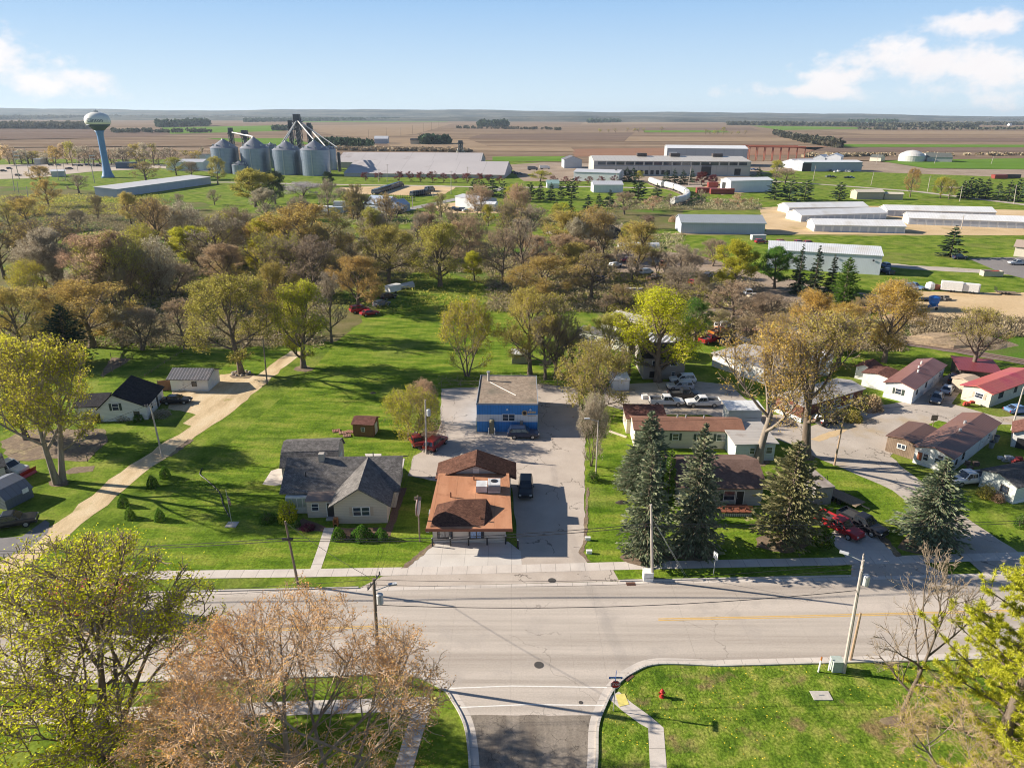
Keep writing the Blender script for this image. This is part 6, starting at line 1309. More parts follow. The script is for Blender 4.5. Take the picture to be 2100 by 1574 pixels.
def loft(mb, st, mi=0):       # st: (x, halfwidth, z0, z1); rounded section
    o = len(mb.v); n = 10
    for x, w, a, b in st:
        m = (a + b) / 2 + .04
        mb.v += [(x, -w*.88, a), (x, w*.88, a), (x, w*.98, a + .12), (x, w, m), (x, w*.96, b - .06), (x, w*.86, b), (x, -w*.86, b), (x, -w*.96, b - .06), (x, -w, m), (x, -w*.98, a + .12)]
    for i in range(len(st) - 1):
        for k in range(n): mb.f.append((o + i*n + k, o + (i+1)*n + k, o + (i+1)*n + (k+1) % n, o + i*n + (k+1) % n)); mb.m.append(mi)
    mb.f.append(tuple(o + k for k in range(n))); mb.m.append(mi); e = o + (len(st) - 1) * n; mb.f.append(tuple(e + k for k in range(n))[::-1]); mb.m.append(mi)
def lerp3(a, b, t): return tuple(p + (q - p) * t for p, q in zip(a, b))
def patch(mb, q, u0, u1, v0, v1, out, mi=0, th=.02):     # thin panel on a quad face q (4 corners), lying just proud of it
    q = [Vector(p) for p in q]; n = (q[1] - q[0]).cross(q[3] - q[0]).normalized()
    def at(u, v): return q[0].lerp(q[1], u).lerp(q[3].lerp(q[2], u), v)
    c = [at(u0, v0), at(u1, v0), at(u1, v1), at(u0, v1)]
    mb.hexa([p + n * (out - th) for p in c] + [p + n * out for p in c], mi)
def car_parts(kd):
    """[(part name, mesh, parent part or None)] with the body paint in slot 0 of 'body'."""
    P = []; body = MB()
    if kd == 'pickup':
        L2, w = 2.85, .98
        loft(body, [(-2.85, .93, .5, 1.0), (-2.8, .97, .42, 1.05), (-1.9, .98, .38, 1.06), (.0, .98, .38, 1.08), (1.35, .98, .38, 1.1), (2.3, .95, .40, 1.05), (2.75, .90, .45, .98), (2.85, .82, .5, .9)])
        xb0, xb1, xt0, xt1, zb, zt, wb, wt = -.75, 1.35, -.6, .65, 1.07, 1.82, .9, .74
        for s in (-1, 1): body.box(-2.8, -.8, s * .93 - .05, s * .93 + .05, 1.0, 1.32)
        body.box(-2.86, -2.78, -.95, .95, 1.0, 1.32); wx, wr = (-1.75, 1.8), .39
    elif kd == 'van':
        L2, w = 2.5, .97
        loft(body, [(-2.5, .9, .45, 1.1), (-2.42, .96, .35, 1.15), (0, .97, .3, 1.12), (1.3, .97, .3, 1.08), (2.1, .93, .34, .95), (2.5, .8, .45, .8)])
        xb0, xb1, xt0, xt1, zb, zt, wb, wt = -2.4, 1.7, -2.25, .75, 1.08, 1.85, .9, .78; wx, wr = (-1.5, 1.55), .36
    elif kd == 'suv':
        L2, w = 2.38, .95
        loft(body, [(-2.38, .84, .5, 1.0), (-2.28, .93, .38, 1.06), (-1.2, .95, .32, 1.08), (.3, .95, .32, 1.06), (1.2, .94, .34, 1.04), (2.0, .90, .38, .96), (2.32, .82, .45, .86), (2.38, .72, .5, .78)])
        xb0, xb1, xt0, xt1, zb, zt, wb, wt = -2.25, 1.05, -1.95, .3, 1.04, 1.72, .88, .73; wx, wr = (-1.4, 1.42), .37
    else:
        L2, w = 2.38, .91
        loft(body, [(-2.38, .76, .46, .84), (-2.25, .86, .34, .95), (-1.5, .9, .27, .98), (0, .91, .26, .95), (1.1, .90, .27, .92), (1.9, .86, .3, .80), (2.3, .76, .38, .68), (2.38, .66, .44, .6)])
        xb0, xb1, xt0, xt1, zb, zt, wb, wt = -1.85, 1.05, -1.15, .2, .92, 1.43, .82, .64; wx, wr = (-1.38, 1.42), .33
    b4 = [(xb0, -wb, zb), (xb1, -wb, zb), (xb1, wb, zb), (xb0, wb, zb)]; t4 = [(xt0, -wt, zt - .05), (xt1, -wt, zt - .05), (xt1, wt, zt - .05), (xt0, wt, zt - .05)]
    body.hexa(b4 + t4); body.hexa(t4 + [(xt0 + .12, -wt * .9, zt), (xt1 - .14, -wt * .9, zt), (xt1 - .14, wt * .9, zt), (xt0 + .12, wt * .9, zt)])
    P.append(('body', body, None, 'PAINT'))
    m = MB(); patch(m, [b4[1], b4[2], t4[2], t4[1]], .07, .93, .06, .93, .015); P.append(('windshield', m, None, M_glass))
    m = MB(); patch(m, [b4[3], b4[0], t4[0], t4[3]], .08, .92, .12, .9, .015); P.append(('rear_window', m, None, M_glass))
    for q in ([b4[0], b4[1], t4[1], t4[0]], [b4[2], b4[3], t4[3], t4[2]]):
        m = MB(); fl = q[0] == b4[2]
        for u0, u1 in ((.06, .34), (.37, .64), (.67, .94)) if kd in ('suv', 'van') else ((.08, .48), (.52, .93)): patch(m, q, (1 - u1) if fl else u0, (1 - u0) if fl else u1, .14, .88, .015)
        P.append(('side_window', m, None, M_glass))
    for x in wx:
        for s in (-1, 1):
            m = MB(); y0 = s * (w - .13)
            n = 16; cs = [(math.cos(a) * wr, math.sin(a) * wr) for a in [k * 2 * math.pi / n for k in range(n)]]
            m.prism([(x + c, wr + z) for c, z in cs], y0 - .11, y0 + .13 if s > 0 else y0 + .11, 'y') if s > 0 else m.prism([(x + c, wr + z) for c, z in cs], y0 - .13, y0 + .11, 'y')
            P.append(('wheel', m, None, M_tyre))
            r = MB(); r.prism([(x + c * .62, wr + z * .62) for c, z in cs], y0 + s * .125, y0 + s * .145, 'y') if s > 0 else r.prism([(x + c * .62, wr + z * .62) for c, z in cs], y0 - .145, y0 - .125, 'y')
            P.append(('rim', r, 'wheel', M_rim))
    hz = {'pickup': .82, 'van': .78, 'suv': .76, 'sedan': .6}[kd]
    for s in (-1, 1):
        P.append(('headlight', MB().box(L2 - .14, L2 + .015, s * w * .70 - .14, s * w * .70 + .14, hz - .06, hz + .09), None, M_lampw))
        P.append(('taillight', MB().box(-L2 - .015, -L2 + .1, s * w * .78 - .1, s * w * .78 + .1, hz - .02, hz + .22), None, M_lampr))
        P.append(('mirror', MB().box(xb1 - .5, xb1 - .32, s * (w + .06) - .1, s * (w + .06) + .1, zb + .02, zb + .2), None, M_plast))
    P.append(('bumper', MB().box(L2 - .1, L2 + .05, -w * .82, w * .82, .36, .55), None, M_plast)); P.append(('bumper', MB().box(-L2 - .05, -L2 + .1, -w * .85, w * .85, .38, .56), None, M_plast))
    if kd == 'pickup': P.append(('bed_liner', MB().box(-2.76, -.82, -.86, .86, 1.065, 1.09), None, M_plast))
    return [(n, mb.mesh('car_' + n, m_ if m_ != 'PAINT' else PT['white']), par, m_ == 'PAINT') for n, mb, par, m_ in P]
CARS = {}
NM = {'sedan': ('sedan', 'car'), 'suv': ('suv', 'car'), 'pickup': ('pickup_truck', 'pickup truck'), 'van': ('minivan', 'van')}
def car(kd, px, py, hd, col, label, group=None, small=False, b=None, z=0):
    if kd not in CARS: CARS[kd] = car_parts(kd)
    b = b or G(px, py); r = thing(NM[kd][0], label, NM[kd][1], (b.x, b.y, .03 + z), rad(hd), group); last = None
    for n, me, par, pt in CARS[kd]:
        if small and n in ('mirror', 'bumper', 'rim', 'headlight', 'taillight'): continue
        o = put(n, me, last if par else r)
        if n == 'wheel': last = o
        if pt: o.material_slots[0].link = 'OBJECT'; o.material_slots[0].material = PT[col]
    return r
for a in [
 ('suv', 1073, 896, 0, 'navy', 'dark navy sport utility parked along the face of the blue building'),
 ('suv', 1078, 1008, -92, 'black', 'black sport utility parked in the shade beside the restaurant'),
 ('suv', 894, 916, 66, 'maroon', 'red car with a dark roof parked by the yard transformer pole'),
 ('sedan', 853, 908, 112, 'maroon', 'small dark red car half hidden under the yellow-green shrub tree'),
 ('sedan', 363, 826, 8, 'black', 'black sedan parked beside the white house near the gravel yard'),
 ('pickup', 18, 968, -14, 'white', 'white pickup with a red plow blade at the frame edge'),
 ('pickup', 22, 1079, 22, 'black', 'black pickup with chrome strips beside the arched shed'),
 ('suv', 1399, 784, 180, 'white', 'white sport utility with roof rack, deepest of the parked cars by the taupe house'),
 ('suv', 1394, 798, 180, 'silver', 'silver-white sport utility with a dark sunroof next to the taupe house'),
 ('pickup', 1404, 816, 2, 'black', 'black pickup parked between the silver car and the two white pickups'),
 ('pickup', 1366, 830, 0, 'white', 'white extended-cab pickup on the grass facing another white pickup'),
 ('pickup', 1440, 832, 181, 'white', 'white work pickup with loaded bed facing the extended-cab pickup'),
 ('pickup', 1719, 1088, -57, 'red', 'old red pickup in the concrete drive before the olive pine'),
 ('pickup', 1766, 1082, -57, 'black', 'black pickup next to the old red one in the concrete drive'),
 ('pickup', 1984, 990, 190, 'white', 'white pickup with junk in its bed beside the dark-roofed mobile home'),
 ('suv', 1697, 868, 27, 'black', 'black hatchback parked at the brown-sided mobile home'),
 ('sedan', 1920, 822, 234, 'grey', 'grey sedan, front one of the two by the red-brown mobile home'),
 ('sedan', 1942, 804, 50, 'silver', 'silver-white sedan behind the grey one by the red-brown mobile home'),
 ('suv', 1958, 783, 50, 'black', 'dark car under the maroon carport end of the drive'),
 ('sedan', 2088, 846, 10, 'blue', 'pale blue car at the frame edge beside the red-roofed mobile home'),
 ('pickup', 1455, 702, 38, 'red', 'bright red pickup with open doors beyond the lime tree'),
 ('pickup', 1474, 686, 38, 'orange', 'orange flatbed pickup behind the bright red one'),
 ('sedan', 1492, 704, 30, 'black', 'black car beside the bright red pickup'),
 ('van', 1482, 674, 40, 'white', 'white van behind the orange flatbed pickup'),
 ('suv', 1967, 531, 8, 'navy', 'dark blue car parked under the lone spruce'),
 ('pickup', 2086, 543, 178, 'silver', 'silver pickup parked at the frame edge near the brown-roofed office'),
 ('pickup', 1818, 561, 95, 'navy', 'navy pickup with a rack parked against the white warehouse end'),
 ('suv', 1814, 548, 90, 'blue', 'blue car behind the navy pickup at the warehouse end'),
 ('pickup', 1872, 592, -55, 'blue', 'light blue pickup at the edge of the sand yard'),
 ('sedan', 758, 646, 35, 'red', 'maroon car wreck heading the row of old vehicles by the lawn'),
 ('suv', 783, 628, 50, 'grey', 'dark grey old car in the row by the lawn'),
 ('suv', 797, 613, 50, 'black', 'black old car in the row by the lawn'),
 ('van', 738, 640, 30, 'red', 'dark red van wreck under the trees by the lawn'),
 ('sedan', 1300, 540, 10, 'red', 'red car in the scrap yard'),
 ('sedan', 1287, 536, 20, 'pink', 'faded pinkish car in the scrap yard'),
 ('pickup', 1358, 546, 80, 'orange', 'orange truck in the scrap yard brush'),
 ('suv', 1560, 499, 10, 'red', 'red vehicle behind the warehouse, first of the four, beside the pale camper'),
 ('suv', 1603, 500, 10, 'red', 'red vehicle behind the warehouse, standing alone between the others'),
 ('suv', 1640, 501, 10, 'red', 'red vehicle behind the warehouse, bigger of the two that stand together'),
 ('suv', 1659, 502, 10, 'red', 'red vehicle behind the warehouse, nearest the rusty rack'),
]: car(*a)
for x, y, c, h in [(20, 347, 'navy', 0), (8, 352, 'black', 10), (38, 361, 'brown', 0), (105, 340, 'black', 5), (120, 340, 'grey', 5), (145, 347, 'black', 0), (155, 340, 'silver', 10), (165, 341, 'black', 0), (180, 340, 'navy', 0), (190, 341, 'grey', 0), (202, 341, 'black', 0), (140, 348, 'brown', 0)]:
    car('suv', x, y, h + R.uniform(-8, 8), c, 'vehicle parked in the pale lot by the wood near the water tower', 'vehicles in the pale lot', True)
for i in range(12): car('van', 772 + i * 4.4, 398 - i * 1.45, 70, R.choice(['navy', 'black', 'grey']), 'dark truck in the parked rows of the gravel truck lot', 'trucks in the gravel lot', True).scale = (1.7, 1.3, 1.7)
for i in range(9): car('van', 850 + i * 4.2, 402 - i * .5 - (6 if i > 6 else 0), 70, R.choice(['navy', 'black', 'grey', 'black']), 'dark truck in the parked rows of the gravel truck lot', 'trucks in the gravel lot', True).scale = (1.7, 1.3, 1.7)
for x, y, c, k in [(930, 431, 'navy', 'pickup'), (940, 433, 'black', 'suv'), (950, 432, 'grey', 'suv'), (957, 434, 'white', 'sedan')]: car(k, x, y, R.uniform(-30, 30), c, 'vehicle standing before the grey pole barn', 'vehicles at the pole barn', True)
for x, c in ((1718, 'white'), (1735, 'silver'), (1703, 'black'), (1748, 'navy'), (1712, 'white'), (1741, 'white')): car('pickup', x, 352 + R.uniform(0, 2), R.uniform(60, 110), c, 'vehicle parked along the face of the blue-grey workshop', 'vehicles at the workshop', True)
for x, y, c in ((1700, 364, 'grey'), (1708, 365, 'black'), (1745, 366, 'blue'), (1738, 366, 'black'), (1545, 349, 'blue'), (1553, 350, 'navy'), (1060, 357, 'navy'), (1066, 358, 'grey'), (1054, 355, 'black')): car('pickup', x, y, R.uniform(-30, 30), c, 'vehicle standing about in the dirt yards of the works', 'vehicles in the works yards', True)
# plow on the white pickup, load in beds
t = thing('snow_plow', 'red snow plow blade mounted ahead of the white pickup', 'plow', G(58, 976), rad(-14)); MB().prism([(0, .1), (.25, .05), (.3, .12), (.12, .45), (.3, .95), (.22, 1.0), (0, .5)], -1.2, 1.2, 'y').build('blade', PT['red'], t); MB().box(-.9, 0, -.3, .3, .3, .42).build('push_frame', M_black, t)
# trailers, machines
def trailer(px, py, hd, L_, w, h, label, m=None, nm='cargo_trailer', ax=2, nose=True):
    b = G(px, py); t = thing(nm, label, 'trailer', b, rad(hd)); z0 = .55
    pr = [(-L_/2, -w/2), (L_/2 - .5, -w/2), (L_/2, 0), (L_/2 - .5, w/2), (-L_/2, w/2)] if nose else [(-L_/2, -w/2), (L_/2, -w/2), (L_/2, w/2), (-L_/2, w/2)]
    n = len(pr); MB().add([(x, y, z0) for x, y in pr] + [(x, y, z0 + h) for x, y in pr], [tuple(range(n))[::-1], tuple(range(n, 2*n))] + [(i, (i+1) % n, n + (i+1) % n, n + i) for i in range(n)]).build('box', m or M_white, t)
    MB().box(-L_/2, L_/2 + 1.0, -.12, .12, .42, .54).build('chassis', M_black, t)
    for a in range(ax):
        for s in (-1, 1): MB().prism([(-.3 + a * .8 + .32 * math.cos(q), .34 + .32 * math.sin(q)) for q in [k * math.pi / 6 for k in range(12)]], s * (w/2 + .05) - .1, s * (w/2 + .05) + .1, 'y').build('wheel', M_tyre, t)
    return t
trailer(1951, 598, -25, 5.6, 2.2, 2.3, 'larger white cargo trailer in the sand yard'); trailer(1990, 601, -25, 4.2, 2.0, 2.1, 'smaller white cargo trailer beside the larger one in the sand yard')
trailer(808, 600, 50, 4.5, 2.2, 1.7, 'old white camper trailer under the trees by the lawn', ax=1); trailer(1555, 494, 5, 6, 2.2, 1.9, 'pale camper trailer beside the red vehicles', flat('pale_camper', (.55, .55, .54), .6), ax=1)
t = trailer(1443, 477, 2, 16, 2.5, 3.1, 'white semi trailer with a blue square emblem parked before the long blue-grey shed', flat('semi_white', (.66, .68, .72), .5), 'semi_trailer', 2, False)
em = MB().box(-3.2, -.4, -1.29, -1.26, .95, 3.3).build('emblem', flat('emblem_blue', (.08, .20, .48), .6), t); MB().box(-2.95, -1.95, -1.31, -1.292, 1.9, 2.9).box(-1.8, -.75, -1.31, -1.292, 2.3, 2.6).box(-2.7, -.8, -1.31, -1.292, 1.2, 1.45).build('emblem_mark', M_frame, em)
MB().box(3.0, 7.0, -1.29, -1.26, 2.5, 2.75).box(3.6, 6.2, -1.29, -1.26, 1.9, 2.1).build('lettering', flat('faint_blue', (.35, .45, .60), .6), t)
def flatbed(px, py, hd, L_, w, label, m):
    t = thing('flatbed_trailer', label, 'trailer', G(px, py), rad(hd)); MB().box(-L_/2, L_/2, -w/2, w/2, .55, .68).build('deck', m, t); MB().box(L_/2, L_/2 + 1.2, -.08, .08, .5, .6).build('tongue', M_black, t)
    mb = MB(); [mb.tube([(-L_/2, y, .6), (-L_/2 - .25, y, 1.9)], .04, 4) for y in (-w/2, -w/4, 0, w/4, w/2)]; mb.tube([(-L_/2 - .25, -w/2, 1.9), (-L_/2 - .25, w/2, 1.9)], .04, 4); mb.tube([(-L_/2 - .12, -w/2, 1.25), (-L_/2 - .12, w/2, 1.25)], .04, 4); mb.build('ramp_gate', M_black, t)
    for a in (-.45, .4):
        for s in (-1, 1): MB().prism([(a + .33 * math.cos(q), .34 + .33 * math.sin(q)) for q in [k * math.pi / 6 for k in range(12)]], s * (w/2 + .14) - .1, s * (w/2 + .14) + .1, 'y').build('wheel', M_tyre, t)
flatbed(1724, 1025, -55, 5.2, 2.1, 'wooden-decked flatbed trailer with a ramp gate behind the parked pickups', M_wood_); flatbed(2062, 603, -15, 5.0, 2.0, 'flatbed trailer at the far side of the sand yard', M_wood_); flatbed(1895, 616, 5, 5.5, 2.2, 'dark loaded flatbed trailer near the blue machine', M_black)
b = G(2032, 566); t = thing('dumpster', 'pale open dumpster with red load on the parking lot', 'dumpster', b, rad(-4))
mb = MB(); [mb.box(*q) for q in ((-2.9, 2.9, -1.2, -1.1, .2, 1.7), (-2.9, 2.9, 1.1, 1.2, .2, 1.7), (-2.9, -2.8, -1.1, 1.1, .2, 1.7), (2.8, 2.9, -1.1, 1.1, .2, 1.7), (-2.9, 2.9, -1.2, 1.2, .12, .2))]; mb.build('bin', flat('dump_tan', (.48, .42, .33), .8), t)
MB().hexa([(-2.7, -1, .5), (2.7, -1, .5), (2.7, 1, .5), (-2.7, 1, .5), (-1.5, -.8, 1.2), (2.2, -.7, 1.6), (1.8, .7, 1.75), (-1.8, .8, 1.1)]).build('load', flat('red_load', (.30, .05, .04), .9), t)
b = G(1912, 634); t = thing('farm_machine', 'bright blue farm machine with a frame on the sand yard', 'machine', b, rad(20))
MB().lathe([(.5, .8), (1.2, 1.8), (1.3, 3.2), (.4, 3.6)], 14).build('hopper', flat('machine_blue', (.03, .16, .50), .5), t)
MB().box(-1.6, 1.8, -.1, .1, .6, .8).tube([(1.6, 0, .7), (1.0, 0, 3.4)], .1, 5).tube([(-1.5, 0, .7), (-.9, 0, 3.0)], .1, 5).build('frame', flat('machine_blue', (.03, .16, .50), .5), t)
for s in (-1, 1): MB().prism([(.4 * math.cos(q), .4 + .4 * math.sin(q)) for q in [k * math.pi / 6 for k in range(12)]], s * 1.1 - .12, s * 1.1 + .12, 'y').build('wheel', M_tyre, t)
b = G(1906, 594); t = thing('storage_tank', 'white rounded tank with rusty side near the light blue pickup', 'tank', b); MB().lathe([(1.2, .2), (1.3, .9), (1.1, 1.9), (.3, 2.3)], 16).build('shell', M_white, t); MB().box(1.0, 2.6, -.8, .8, .2, 1.5).build('engine_block', flat('rust', (.22, .08, .05), .9), t)
for i, (x, y, l, hd, lab) in enumerate([(1448, 396, 26, 4, 'dark red freight container, nearer to the hopper train'), (1480, 398, 30, 3, 'dark red freight container before the white garage'), (1461, 384, 14, 8, 'small red freight container behind the two long ones')]):
    t = thing('freight_container', lab, 'container', G(x, y), rad(hd)); MB().box(-l/4, l/4, -1.5, 1.5, .3, 3.4).build('box', ribbed('red_box', (.34, .06, .045), .6, 'X', .8), t); MB().box(-l/4 - .05, -l/4 - .004, -1.3, 1.3, .4, 3.3).build('door', flat('dark_red', (.22, .04, .03), .7), t)
for x, l in ((2062, 22), (2050, 10)): 
    t = thing('freight_container', 'red container on the sandy verge beyond the conifer screen' if x == 2050 else 'long dark container on the sandy verge beyond the conifer screen', 'container', G(x, 366 if x == 2062 else 367)); MB().box(-l/2, l/2, -1.5, 1.5, .3, 3.2).build('box', ribbed('red_box', (.34, .06, .045), .6, 'X', .8) if x == 2050 else M_dkframe, t); MB().box(-l/2 - .05, -l/2 - .004, -1.3, 1.3, .4, 3.1).build('door', flat('dark_red', (.22, .04, .03), .7), t)
def semi(px, py, hd, label, m, boxm, cab='white'):
    t = thing('box_truck', label, 'truck', G(px, py), rad(hd))
    MB().box(-4.6, 2.6, -1.25, 1.25, 1.0, 3.5).build('cargo_box', boxm, t); MB().hexa([(2.8, -1.15, .6), (4.9, -1.15, .6), (4.9, 1.15, .6), (2.8, 1.15, .6), (2.8, -1.1, 2.7), (4.2, -1.05, 2.7), (4.2, 1.05, 2.7), (2.8, 1.1, 2.7)]).build('cab', m, t)
    MB().hexa([(4.66, -1., 1.6), (4.72, -1., 1.6), (4.72, 1., 1.6), (4.66, 1., 1.6), (4.28, -.95, 2.55), (4.34, -.95, 2.55), (4.34, .95, 2.55), (4.28, .95, 2.55)]).build('windshield', M_glass, t); MB().box(-4.6, 4.8, -.5, .5, .6, .98).build('chassis', M_black, t)
    for x in (-3.2, -2.2, 3.8):
        for s in (-1, 1): MB().prism([(x + .5 * math.cos(q), .5 + .5 * math.sin(q)) for q in [k * math.pi / 8 for k in range(16)]], s * 1.05 - .2, s * 1.05 + .2, 'y').build('wheel', M_tyre, t)
    for s in (-1, 1): MB().box(4.75, 4.95, s * .85 - .15, s * .85 + .15, .8, 1.0).build('headlight', M_lampw, t)
semi(172, 1262, 182, 'red box truck driving along the street behind the lime tree', PT['silver'], flat('truck_red', (.50, .045, .06), .6, var=.2, scale=1.5))
semi(1117, 347, 0, 'white box truck in the yard beside the huge storage shed', PT['white'], M_white); semi(1092, 349, 5, 'grey tanker truck in the yard beside the huge storage shed', PT['grey'], PT['grey'])
# hopper cars on the curve
pts = arc([G(1334, 377), G(1352, 384), G(1375, 389), G(1395, 396), G(1408, 405), G(1406, 413), G(1392, 419), G(1374, 422)], 24)
kerb('rail_ballast', pts, 4, .2, M_ballast)
acc = 0; nxt = 8
for a, b in zip(pts, pts[1:]):
    acc += (b - a).length
    if acc > nxt and acc < 330:
        nxt += 17.5; d = (b - a).normalized(); t = thing('hopper_car', 'white covered hopper car in the train curving past the garage', 'rail car', (a.x, a.y, .2), math.atan2(d.y, d.x), 'white hopper cars on the curve')
        MB().prism([(-.9, .9), (-1.5, 1.8), (-1.5, 3.6), (-.9, 4.3), (.9, 4.3), (1.5, 3.6), (1.5, 1.8), (.9, .9)], -8, 8, 'x').build('hopper_body', ribbed('car_white', (.72, .70, .66), 2., 'X', .85), t)
        MB().box(-8.2, 8.2, -.5, .5, .7, .95).build('underframe', M_black, t)
        for x in (-6, 6): MB().box(x - 1.2, x + 1.2, -.9, .9, .05, .7).build('wheel_truck', M_black, t)
# ------------------------------------------------------------------ poles and wires
M_pole = mat('pole_wood', [(.3, (.16, .125, .10)), (.7, (.27, .22, .18))], scale=3, detail=6, rough=1, spec=.05, stretch=(4, 4, .4))
M_polel = mat('pale_pole_wood', [(.3, (.40, .35, .31)), (.7, (.52, .47, .42))], scale=3, detail=6, rough=1, spec=.05, stretch=(4, 4, .4))
M_alu = flat('transformer_grey', (.56, .57, .58), .4)
def pole(px, py, tx, ty, label, r=.15, m=None, arm=None, trans=False, lamp=None, nm='utility_pole', cat='utility pole', group=None, ins=True):
    b = G(px, py); h = top(b, ty); t = thing(nm, label, cat, b, 0, group)
    x0, y0 = proj((b.x, b.y, h)); dx = (tx - x0) * mpp(b); dx = max(-1.2, min(1.2, dx))
    tip = Vector((dx, 0, h)); MB().tube([(0, 0, -.1), tip * .5, tip], [r, r * .88, r * .7], 8).build('pole_shaft', m or M_pole, t)
    def at(z): return tip * (z / h)
    if arm:
        for z, l, a in arm:
            c = at(h + z); v = Vector((math.cos(a), math.sin(a), 0)) * l; mb = MB().tube([c - v, c + v], .07, 4); am = mb.build('cross_arm', m or M_pole, t)
            if ins:
                for s in (-.95, -.5, .5, .95): q = c + v * s; MB().lathe([(.05, 0), (.09, .1), (.05, .24)], 6).build('insulator', flat('porcelain', (.34, .30, .27), .3), am, loc=q + Vector((0, 0, .06)))
    if trans:
        c = at(h - 1.9); MB().lathe([(.22, -.5), (.28, -.42), (.28, .42), (.2, .52)], 12).build('transformer', M_alu, t, loc=c + Vector((.45, -.1, 0)))
    if lamp:
        c = at(h - lamp[1]); e = c + Vector((math.cos(lamp[0]) * 1.5, math.sin(lamp[0]) * 1.5, .35)); MB().tube([c, e], .045, 5).build('lamp_arm', M_steel, t); MB().box(-.35, .35, -.14, .14, -.07, .07).build('lamp_head', M_alu, t, loc=e, rz=lamp[0])
    return b + tip, b, h
pA, bA, hA = pole(612, 1200, 585, 1068, 'weathered utility pole on the verge before the grey-roofed house', arm=None, ins=False)
MB().box(-.55, .55, -.12, .12, -.1, .08).build('cable_closure', M_black, [o for o in COL.objects if o.name == 'utility_pole'][0], loc=(-.5, -.1, hA * .74))
pB, bB, hB = pole(1338, 1190, 1336, 1034, 'pale grey utility pole beside the white cabinet and front spruce', .16, M_polel)
pC, bC, hC = pole(1730, 1378, 1771, 1148, 'tall utility pole with a transformer and street lamp on the near verge', .17, M_polel, arm=[(-.35, 1.2, 1.1)], trans=True, lamp=(2.6, .15))
pole(1744, 1352, 1765, 1256, 'short leaning wooden stub pole beside the tall lamp pole', .14, mat('tan_pole', [(.3, (.33, .23, .15)), (.7, (.45, .32, .22))], scale=3, rough=1))
pD, bD, hD = pole(778, 1396, 766, 1186, 'tall utility pole with transformers behind the tan-budded tree', .17, M_pole, arm=[(-.3, 1.1, 1.3)], trans=True, lamp=(.3, 1.2))
pE, bE, hE = pole(874, 930, 872, 820, 'yard pole with a silver transformer beside the yellow-green shrub tree', .14, M_polel, trans=True)
pF, bF, hF = pole(1222, 974, 1227, 862, 'thin pale lamp pole at the edge of the paved lot', .1, M_polel, lamp=(3.1, .1), nm='street_lamp', cat='lamp pole')
pG, bG, hG = pole(333, 936, 308, 829, 'pale utility pole on the verge of the gravel lane by the white house', .14, M_polel, arm=[(-.2, .7, .6)])
pH, bH, hH = pole(548, 787, 539, 694, 'dark utility pole by the far stretch of the gravel lane', .14, M_pole)
pI, bI, hI = pole(1711, 954, 1733, 843, 'tan utility pole at the bend of the trailer park lane', .14, mat('tan_pole', [(.3, (.33, .23, .15)), (.7, (.45, .32, .22))], scale=3, rough=1))
pJ, bJ, hJ = pole(2074, 882, 2100, 792, 'pale utility pole leaning at the frame edge of the trailer park', .13, M_polel)
for x, y, tx, ty, lab in [(40, 368, 25, 308, 'tall pole with three floodlights beside the pale lot'), (194, 375, 182, 315, 'tall pole with two floodlights near the water tower')]:
    p, b, h = pole(x, y, tx, ty, lab, .3, M_polel, ins=False); rt = [o for o in COL.objects if o.get('label') == lab][0]
    for k in range(3 if x == 40 else 2): MB().box(0, 3.2, -.5, .5, 0, .5).build('floodlight', M_alu, rt, loc=(0.3, 0, h * (.92 - .12 * k)))
for x, y, ty in [(62, 370, 304), (30, 392, 345), (135, 372, 333), (120, 370, 338), (160, 352, 322), (191, 344, 322), (58, 410, 382), (38, 395, 372)]: pole(x, y, x - (y - ty) * .14, ty, 'plain tall pole standing around the pale lot', .22, M_polel, ins=False, group='poles of the pale lot')
for x, y, ty in [(615, 358, 336), (668, 361, 338), (697, 352, 328)]: pole(x, y, x - 2, ty, 'service pole before the grain bins', .2, M_polel, arm=[(-.5, 1.6, 0)], ins=False, group='service poles at the bins')
for x, y, ty in [(777, 373, 346), (794, 373, 337), (925, 398, 350), (959, 370, 342), (888, 404, 392), (846, 427, 403)]: pole(x, y, x, ty, 'roadside pole between the storage sheds and the truck lot', .2, M_polel, arm=[(-.5, 1.2, 0)], ins=False, group='roadside poles at the storage sheds')
for x, y, ty in [(756, 285, 266), (792, 283, 262), (822, 280, 261), (846, 275, 257), (868, 272, 253), (885, 268, 250), (900, 264, 249)]: pole(x, y, x, ty, 'far power pole in the line climbing across the fields', .35, M_pole, ins=False, group='far power poles')
for x, y, ty in [(1786, 380, 354), (1902, 393, 361), (1976, 405, 372), (1968, 413, 381), (2079, 418, 379), (1260, 388, 354), (1412, 380, 340), (1971, 470, 441), (1796, 338, 316), (1916, 336, 316), (2032, 338, 320), (1667, 372, 340)]: pole(x, y, x + 6, ty, 'roadside pole of the industrial estate', .2, M_polel, arm=[(-.5, 1.2, .3)], ins=False, group='roadside poles of the estate')
M_wire = flat('wire_black', (.02, .02, .022), .6)
def wire(a, b, sag, label, group=None, n=1, gap=.25, r=.022):
    mb = MB(); d = (b - a); nr = Vector((0, 0, 1))
    for k in range(n):
        pts = [a.lerp(b, t / 14) + Vector((0, 0, -sag * 4 * (t / 14) * (1 - t / 14) - k * gap)) for t in range(15)]; mb.tube(pts, r, 3, cap=False)
    tag(mb.build('power_line', M_wire), label, 'wire', group)
zz = Vector((0, 0, 1))
wire(pA - zz * 2.0, pB - zz * 2.2, .7, 'thick cable strung between the two poles across the front of the restaurant', None, 2, .32, .045)
wire(pA - zz * 2.0 - Vector((60, 2.5, 0)), pA - zz * 2.0, .9, 'thick cable running from the house pole over the lawn to the frame edge', None, 2, .3, .045)
wire(pB - zz * 2.2, pB - zz * 2.0 + Vector((62, 3.0, 0)), .9, 'cable running past the spruces to the trailer park', None, 2, .3, .035)
